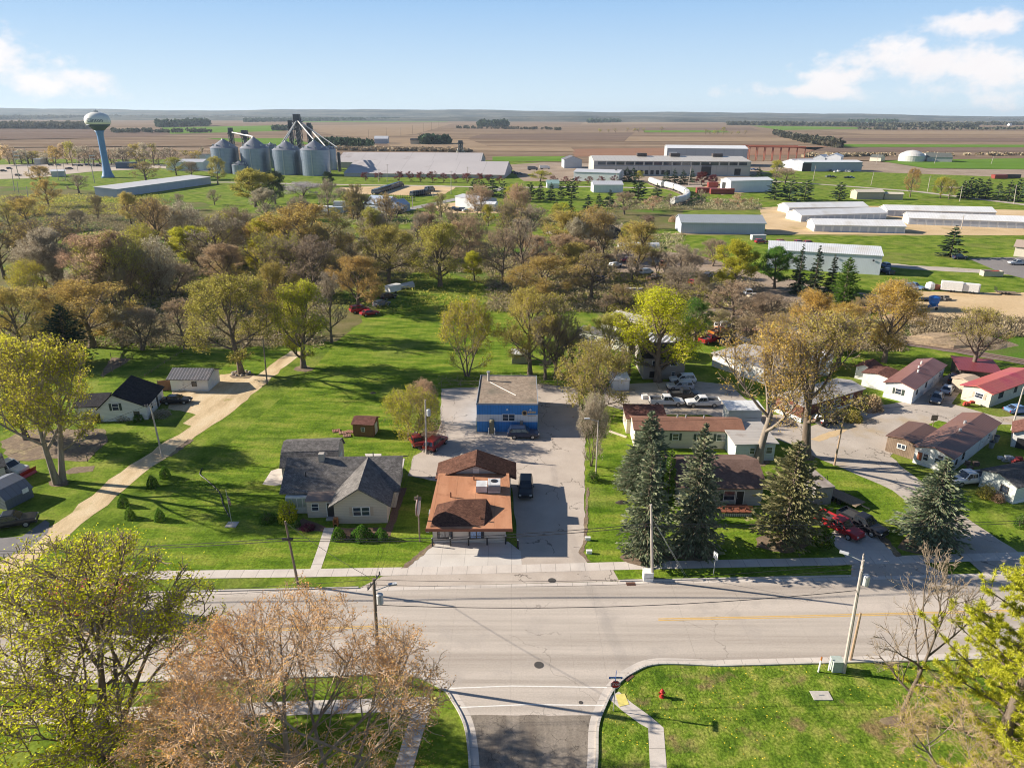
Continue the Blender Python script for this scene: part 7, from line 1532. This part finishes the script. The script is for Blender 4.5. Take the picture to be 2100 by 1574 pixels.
wire(pD - zz * .1, pC - zz * .3, .8, 'upper wires between the two transformer poles over the street', None, 2, .5, .02)
wire(pD - zz * 2.6, pC - zz * 3.0, .9, 'lower cable between the two transformer poles over the street', None, 1, .3, .035)
wire(pD - zz * .1, pA - zz * .1, .3, 'short wire crossing the street to the house pole')
wire(pD - Vector((70, 3, .1)), pD - zz * .1, 1.0, 'wires from the transformer pole through the lime tree', None, 2, .5, .02)
for k in range(3): wire(pD + Vector((-.4 + k * .4, .2, -.2)), pE + Vector((-.3 + k * .3, 0, -.2)), .6, 'pale wire of the three running past the house gable to the yard pole', 'wires to the yard pole', 1, .2, .009)
wire(pG, pH, .6, 'wire along the gravel lane between its two poles'); wire(pG + Vector((-18, -26, 0)), pG, .6, 'wire from the lane pole toward the street'); wire(pI, pF, .5, 'wire from the park lane pole to the lot lamp'); wire(pI, pJ, .6, 'wire between the trailer park poles')
gm = MB(); [gm.tube([pB - zz * 1.2, G(*q)], .018, 3) for q in ((1404, 1180), (1408, 1181))]; tag(gm.build('guy_wire', M_steel), 'pair of guy wires anchoring the pale pole in the verge', 'guy wire')
# ------------------------------------------------------------------ small street things
b = G(1250, 1462); t = thing('stop_sign', 'red stop sign with blue street name plates at the side street mouth', 'sign', G(1258, 1457)); h = 2.75
MB().tube([(0, 0, -.1), (0, 0, h + .85)], .04, 6).build('post', M_steel, t)
oc = [(.42 * math.cos(rad(22.5 + 45 * k)), h + .1 + .42 * math.sin(rad(22.5 + 45 * k))) for k in range(8)]
pl = MB().prism(oc, -.06, -.035, 'y').build('plate', flat('sign_red', (.42, .02, .025), .5, var=.05), t); ri = MB()
for k in range(8): (x0, z0), (x1, z1) = oc[k], oc[(k + 1) % 8]; c = (0, h + .1); ri.hexa([(x0, -.075, z0), (x1, -.075, z1), (c[0] + (x1 - c[0]) * .92, -.075, c[1] + (z1 - c[1]) * .92), (c[0] + (x0 - c[0]) * .92, -.075, c[1] + (z0 - c[1]) * .92), (x0, -.062, z0), (x1, -.062, z1), (c[0] + (x1 - c[0]) * .92, -.062, c[1] + (z1 - c[1]) * .92), (c[0] + (x0 - c[0]) * .92, -.062, c[1] + (z0 - c[1]) * .92)])
ri.build('border', M_frame, pl)
me = letters('STOP', .32, .006); me.materials.append(M_frame); o = put('lettering', me, pl, (0, -.072, h + .1)); o.rotation_euler = (rad(90), 0, 0)
for a, z in ((0, .72), (1.5, .9)): 
    q = MB().box(-.55, .55, -.02, .02, -.1, .1).build('name_plate', flat('sign_blue', (.06, .13, .35), .5, var=.1), t, loc=(0, 0, h + z), rz=a * .9); MB().box(-.42, -.1, -.03, -.021, -.04, .04).box(0, .42, -.03, -.021, -.04, .04).build('plate_lettering', M_frame, q)
b = G(1357, 1428); t = thing('fire_hydrant', 'red fire hydrant on the dandelion lawn', 'hydrant', b)
MB().lathe([(.22, 0), (.22, .06), (.15, .08), (.14, .5), (.19, .53), (.19, .58), (.15, .62), (.13, .74), (.05, .8), (.04, .86)], 14).build('barrel', flat('hydrant_red', (.42, .03, .025), .5), t)
for a in (0, math.pi, -math.pi / 2): MB().tube([(.12 * math.cos(a), .12 * math.sin(a), .45), (.27 * math.cos(a), .27 * math.sin(a), .45)], .075 if a >= 0 else .1, 8).build('nozzle_cap', flat('hydrant_red', (.42, .03, .025), .5), t)
for x, y, w, d, h_, m, lab in [(1328, 1187, 1.0, .9, 1.0, M_white, 'white utility cabinet at the foot of the pale pole'), (1713, 1372, .9, .8, 1.1, flat('cabinet_green', (.40, .46, .42), .6), 'pale green utility cabinet between the marker posts and the lamp pole'), (1205, 1107, .6, .3, .35, M_white, 'white utility stub at the lawn edge, farther from the street'), (1208, 1134, .6, .3, .35, M_white, 'white utility stub at the lawn edge, nearer to the street')]:
    t = thing('utility_cabinet', lab, 'cabinet', G(x, y)); MB().box(-w/2, w/2, -d/2, d/2, 0, h_).build('case', m, t); MB().box(-w/2 - .03, w/2 + .03, -d/2 - .03, d/2 + .03, h_, h_ + .07).build('lid', m, t)
for x, tip in ((1678, True), (1699, False)):
    t = thing('marker_post', 'white marker post with an orange tip by the near kerb' if tip else 'white marker post beside the pale green cabinet', 'marker', G(x, 1377 if tip else 1374)); MB().tube([(0, 0, 0), (.05, 0, 1.3)], .07, 6).build('post', M_white, t)
    if tip: MB().tube([(.05, 0, 1.3), (.06, 0, 1.65)], .075, 6).build('tip', PT['orange'], t)
t = thing('ground_cover_plate', 'pale square utility vault lid lying in the dandelion lawn', 'vault lid', G(1684, 1426)); MB().box(-.8, .8, -.5, .5, .0, .07).build('lid', M_conc, t); MB().box(-.2, .2, -.04, .04, .07, .1).build('handle', M_steel, t)
for x, y, lab in [(1132, 1190, 'dark round manhole cover in the driveway mouth'), (1105, 1363, 'dark round manhole cover at the middle of the junction'), (1191, 1440, 'small round valve cover between the white stop lines')]:
    t = thing('manhole_cover', lab, 'manhole cover', G(x, y)); rr_ = .38 if 'manhole' in lab else .16
    MB().lathe([(rr_, .02), (rr_, .045)], 20).build('cover', flat('cast_iron', (.07, .065, .06), .7), t); MB().lathe([(rr_ * 1.14, .02), (rr_ * 1.14, .038)], 20).build('rim', flat('cast_rim', (.14, .12, .11), .7), t)
for x, y, rz, lab in [(1293, 1197, .04, 'rusty storm drain grate at the kerb by the pale pole'), (1288, 1388, .75, 'rusty storm drain grate at the curved corner kerb')]:
    t = thing('storm_drain', lab, 'storm drain', G(x, y), rz); MB().box(-.45, .45, -.3, .3, .0, .035).build('pit', M_black, t)
    mb = MB(); [mb.box(-.45 + k * .11, -.40 + k * .11, -.3, .3, .035, .055) for k in range(9)]; mb.build('grate', flat('rust_iron', (.19, .09, .06), .8), t)
t = thing('speed_sign', 'white road sign seen from its side on the verge', 'sign', G(1463, 1178)); MB().tube([(0, 0, 0), (0, 0, 2.7)], .04, 6).build('post', M_steel, t); MB().box(-.02, .02, -.35, .35, 2.0, 2.85).build('plate', M_white, t, rz=.35)
# business sign, edge-on to the viewer
t = thing('business_sign', 'oval business sign seen edge-on on a wooden post beside the restaurant', 'sign', G(861, 1110)); hS = top(G(861, 1110), 1030)
MB().tube([(0, 0, -.1), (0, 0, hS + .9)], .1, 6).build('post', M_pole, t); MB().prism([(1.35 * math.cos(a), hS - .5 + .95 * math.sin(a)) for a in [k * math.pi / 12 for k in range(24)]], -.14, .14, 'x').build('sign_panel', flat('sign_cream', (.66, .58, .52), .6), t)
MB().prism([(1.42 * math.cos(a), hS - .5 + 1.02 * math.sin(a)) for a in [k * math.pi / 12 for k in range(24)]], -.05, .05, 'x').build('sign_rim', flat('sign_brown', (.22, .10, .08), .6), t); MB().box(-.4, .4, -.05, .05, hS + .3, hS + .75).build('bracket', M_pole, t)
# flagpole
b = G(476, 1076); t = thing('flagpole', 'small flagpole with a drooping striped flag on a square concrete base', 'flagpole', b); MB().box(-.65, .65, -.6, .6, 0, .12).build('base', M_conc, t); MB().tube([(0, 0, .1), (-.1, 0, 4.8)], [.05, .035], 6).build('shaft', M_steel, t)
MB().hexa([(-.08, -.03, 2.9), (.25, -.05, 2.7), (.25, .05, 2.7), (-.08, .03, 2.9), (-.1, -.03, 4.1), (.2, -.02, 3.7), (.2, .04, 3.7), (-.1, .03, 4.1)]).build('flag', mat('flag_cloth', [(.4, (.42, .06, .07)), (.6, (.66, .62, .62))], scale=1, rough=.9, lines=[('Z', .2, .5, .25)]), t)
hp = arc([G(415, 960) + zz * .05, G(410, 972) + zz * .05, G(425, 985) + zz * .05, G(450, 1010) + zz * .05, G(458, 1035) + zz * .05, G(471, 1060) + zz * .05]); tag(MB().tube(hp, .07, 5).build('garden_hose', M_black), 'black pipe snaking over the lawn to the flagpole', 'hose')
# pallets and clutter by the garden shed
for k, (x, y, rz, c) in enumerate([(690, 884, .3, (.34, .15, .12)), (703, 888, .2, (.38, .22, .16)), (712, 894, .25, (.30, .17, .14)), (718, 886, -.1, (.36, .19, .15))]):
    t = thing('pallet', ['reddish wooden pallet farthest from the garden shed', 'tan wooden pallet next to the reddish one by the garden shed', 'dark wooden pallet lowest in the clutter by the garden shed', 'wooden pallet leaning close to the garden shed wall'][k], 'pallet', G(x, y), rz)
    mb = MB(); [mb.box(-.6 + q * .24, -.44 + q * .24, -.5, .5, .12, .16) for q in range(5)]; mb.build('slats', flat('pallet_%d' % k, c, .9), t); MB().box(-.6, .6, -.5, -.42, 0, .12).box(-.6, .6, .42, .5, 0, .12).build('bearer', M_wood_, t)
for k in range(11):
    a = k / 10; b = G(842 + 46 * a, 904 + 27 * a + 6 * math.sin(a * 3)); t = tag(MB().lathe([(.16, 0), (.24, .1), (.17, .24), (.03, .28)], 7).build('edging_stone', flat('field_stone', (.40, .36, .31), .95), None, loc=b, rz=k), 'rounded stone edging the bed around the yard pole', 'stone', 'edging stones at the yard pole')
for k in range(10):
    a = k * .63; b = G(495, 766) + Vector((1.6 * math.cos(a), 1.3 * math.sin(a), 0)); tag(MB().lathe([(.2, 0), (.28, .12), (.2, .3), (.03, .34)], 7).build('edging_stone', flat('field_stone', (.40, .36, .31), .95), None, loc=b, rz=k), 'rounded stone in the ring around the broad olive tree', 'stone', 'stones round the olive tree')
# fences
def fence(pts, h, n, label, m=None, mesh_=False):
    P = [G(*p) for p in pts]; t = thing('garden_fence', label, 'fence', P[0])
    for a, b in zip(P, P[1:]):
        k = max(2, int((b - a).length / n))
        for i in range(k + 1): q = a.lerp(b, i / k) - P[0]; MB().tube([q, q + zz * h], .06, 5).build('fence_post', m or M_wood_, t)
        rl = MB(); [rl.tube([a - P[0] + zz * z, b - P[0] + zz * z], .025, 3) for z in (h * .4, h * .9)]; rl.build('rail', m or M_wood_, t)
fence([(228, 734), (272, 736), (248, 752), (212, 774)], 1.3, 2.5, 'wire fence with dark posts round the small garden plot'); fence([(180, 946), (221, 905)], 1.0, 2.2, 'old low fence along the leaf-strewn garden bed')
fence([(905, 793), (985, 792), (1100, 790), (1186, 792)], 1.2, 3.0, 'wire fence behind the blue building'); fence([(297, 772), (350, 737), (375, 722)], .5, 2.2, 'line of short stakes across the sunlit lawn')
b = G(251, 712); t = thing('garden_post', 'weathered wooden garden stump post on the sunlit lawn', 'post', b); MB().box(-.25, .25, -.2, .2, 0, 1.3).build('stump', M_wood_, t)
tag(MB().hexa([(-2.6, -1.5, .3), (2.6, -1.5, .3), (2.6, 1.5, .3), (-2.6, 1.5, .3), (-2.6, -1.5, .5), (2.6, -1.5, 1.3), (2.6, 1.5, 1.5), (-2.6, 1.5, .7)]).build('metal_panel', flat('pale_panel', (.55, .57, .58), .5), None, loc=G(830, 590), rz=.3), 'pale sheet metal panel propped beside the old camper', 'panel')
# spoil heap, pads, odd bits
def heap(px, py, w, h, label, c, nm='spoil_heap'):
    b = G(px, py); rr = random.Random(px); mb = MB(); n = 16; rings = 6
    for i in range(rings):
        f = i / (rings - 1)
        for k in range(n): a = 2 * math.pi * k / n; q = w * (1 - f) ** .8 * rr.uniform(.85, 1.15); mb.v.append((q * math.cos(a), q * .6 * math.sin(a), h * f * rr.uniform(.85, 1.1) - .1))
    for i in range(rings - 1):
        for k in range(n): mb.f.append((i*n + k, i*n + (k+1) % n, (i+1)*n + (k+1) % n, (i+1)*n + k)); mb.m.append(0)
    tag(mb.build(nm, flat('heap_%d' % px, c, 1, scale=1, fine=.35, fscale=2), None, loc=b), label, 'heap')
heap(1240, 488, 10, 6.5, 'tall dark spoil heap beside the ditch brush', (.075, .062, .05)); heap(1275, 1030, 1.0, .45, 'small dark mound of soil on the lawn by the spruces', (.06, .05, .04)); heap(765, 806, .8, .35, 'dark brush mound on the shaded long lawn', (.10, .075, .075)); heap(1480, 648, 9, 2.2, 'long brush and rubble heap in the scrap yard', (.20, .16, .13), 'rubble_heap'); heap(1360, 665, 8, 1.6, 'brown earth heap behind the lime tree', (.21, .16, .12)); heap(1960, 700, 12, 2.0, 'dry grassy earth bank along the railway', (.30, .22, .14)); heap(1880, 655, 9, 1.8, 'sandy earth bank under the blue machine', (.30, .21, .12)); heap(1140, 478, 5, 1.6, 'pale stone heap in the meadow by the ditch', (.42, .39, .36), 'stone_heap')
t = thing('greenhouse_tunnel', 'silver plastic tunnel lying in the brush by the gravel track', 'tunnel', G(1268, 508), .02); MB().prism([(2.2 * math.cos(a), 2.0 * math.sin(a)) for a in [k * math.pi / 8 for k in range(9)]], 0, 15, 'x').build('cover', flat('silver_film', (.50, .52, .54), .4), t); MB().box(-.1, 15.1, -2.3, 2.3, 0, .12).build('base_frame', M_steel, t)
tag(MB().box(-1.6, 1.6, -.16, .16, 0, .22).build('timber_beam', flat('pale_timber', (.60, .52, .42), .9), None, loc=G(1267, 891), rz=-.75), 'pale timber beam lying on the grass by the cream mobile home', 'beam')
tag(MB().box(-.5, .5, -.4, .4, 0, .7).build('white_crate', M_white, None, loc=G(1322, 817), rz=.2), 'little white box on the grass behind the white extended-cab pickup', 'box')
r, w, d, ro = house('office_building', 'cream office with a brown low roof at the frame edge of the parking lot', (2078, 525), (2180, 535), 14, 3.4, 'gx', 1.4, W_['cream'], flat('tan_roof', (.42, .33, .27), .9), .6, ops=[('L', .5, 0, 2, 2.5, 'dark'), ('F', .3, .8, 2, 1.6)], cat='office')
t = thing('park_sign', 'small dark park sign on the grass island of the trailer park', 'sign', G(1912, 876)); MB().tube([(0, 0, 0), (0, 0, 1.3)], .06, 5).build('post', M_wood_, t); MB().box(-.5, .5, -.06, .06, 1.2, 2.1).build('board', M_dkframe, t)
for k, (x, y, l) in enumerate([(2042, 906, 'grey bin against the white wall, nearest the viewer'), (2032, 918, 'grey bin standing apart by the ribbed-roof mobile home')]):
    t = thing('trash_bin', l, 'bin', G(x, y)); MB().lathe([(.3, 0), (.38, 1.0)], 10).build('barrel', flat('bin_grey', (.26, .27, .28), .6), t); MB().lathe([(.4, 1.0), (.36, 1.1), (.05, 1.16)], 10).build('lid', M_black, t)
for x, y, c, l in [(2062, 946, (.60, .60, .60), 'white and red junk pile by the frame edge of the trailer park'), (2086, 950, (.36, .05, .05), 'red ride-on mower by the frame edge of the trailer park'), (1985, 832, (.40, .06, .04), 'red pile of toys before the red-roofed mobile home'), (1990, 972, (.16, .11, .08), 'heap of junk in the bed of the white pickup')]:
    rr = random.Random(x); mb = MB()
    for k in range(9): q = [rr.uniform(-.9, .9), rr.uniform(-.6, .6), rr.uniform(0, .6)]; s = rr.uniform(.15, .5); mb.box(q[0] - s, q[0] + s, q[1] - s * .6, q[1] + s * .6, q[2], q[2] + s)
    tag(mb.build('junk_pile' if 'mower' not in l else 'ride_on_mower', flat('junk_%d' % x, c, .7, var=.4), None, loc=G(x, y) + zz * (1.1 if 'bed' in l else 0)), l, 'junk' if 'mower' not in l else 'mower')
b = G(660, 428)
for x, y, l, c, hd, lab in [(668, 436, 12, M_white, 5, 'pale trailer, outermost of those beside the blue-roofed house'), (690, 438, 13, flat('bluish_trailer', (.44, .50, .58), .6), -3, 'bluish trailer among those beside the blue-roofed house'), (722, 437, 15, flat('navy_trailer', (.16, .22, .30), .6), 12, 'dark blue trailer closest to the blue-roofed house'), (697, 426, 10, M_white, 2, 'white truck body behind the trailers by the blue-roofed house'), (763, 437, 5, M_white, 0, 'small white tank trailer before the blue-roofed house')]: trailer(x, y, hd, l * .6, 2.6, 2.8, lab, c, 'parked_trailer', 1, False)
for x, y, l, lab in [(600, 259, 14, 'white'), (350, 251, 14, 'white'), (1366, 249, 14, 'white'), (1775, 256, 16, 'white'), (2070, 258, 20, 'white'), (2058, 253, 14, 'white'), (850, 241, 14, 'white')]:
    house('farmstead', 'tiny pale farm building far out among the fields', (x, y), (x + 5, y), 14, 8, 'gx', 5, W_['white'], MR_g, .4, cat='farm', group='far farm buildings')

for x, y, k, c in [(1240, 560, 'sedan', 'grey'), (1262, 548, 'suv', 'silver'), (1325, 562, 'van', 'white'), (1342, 574, 'pickup', 'brown'), (1418, 582, 'sedan', 'red'), (1450, 570, 'van', 'grey'), (1375, 560, 'pickup', 'black'), (1532, 604, 'van', 'silver'), (1226, 578, 'van', 'navy'), (1550, 612, 'sedan', 'tan')]:
    car(k, x, y, R.uniform(0, 180), c, 'old vehicle left in the weeds of the scrap yard', 'old vehicles in the scrap yard', True)
for k, (x, y, c, l) in enumerate([(1768, 640, (.32, .16, .09), 'rusty scrap pile below the golden trees at the sand yard'), (1842, 606, (.40, .20, .10), 'orange scrap pile beside the navy pickup'), (1706, 648, (.30, .28, .26), 'grey scrap pile under the bushy pine'), (1925, 614, (.12, .11, .10), 'dark scrap pile by the loaded flatbed'), (1516, 700, (.46, .44, .42), 'pale debris pile beyond the black car'), (1545, 682, (.36, .20, .18), 'reddish debris pile near the pale trailers'), (1300, 596, (.40, .38, .36), 'pale debris pile in the scrap yard weeds'), (1430, 612, (.26, .20, .16), 'brown debris pile in the scrap yard weeds')]):
    rr = random.Random(k + 50); mb = MB()
    for q in range(14): p = [rr.uniform(-2.2, 2.2), rr.uniform(-1.4, 1.4), rr.uniform(0, .8)]; s = rr.uniform(.2, .8); mb.box(p[0] - s, p[0] + s, p[1] - s * .6, p[1] + s * .6, p[2], p[2] + s * .7)
    tag(mb.build('scrap_pile', flat('scrap_%d' % k, c, .8, var=.45, scale=1.5), None, loc=G(x, y)), l, 'scrap')
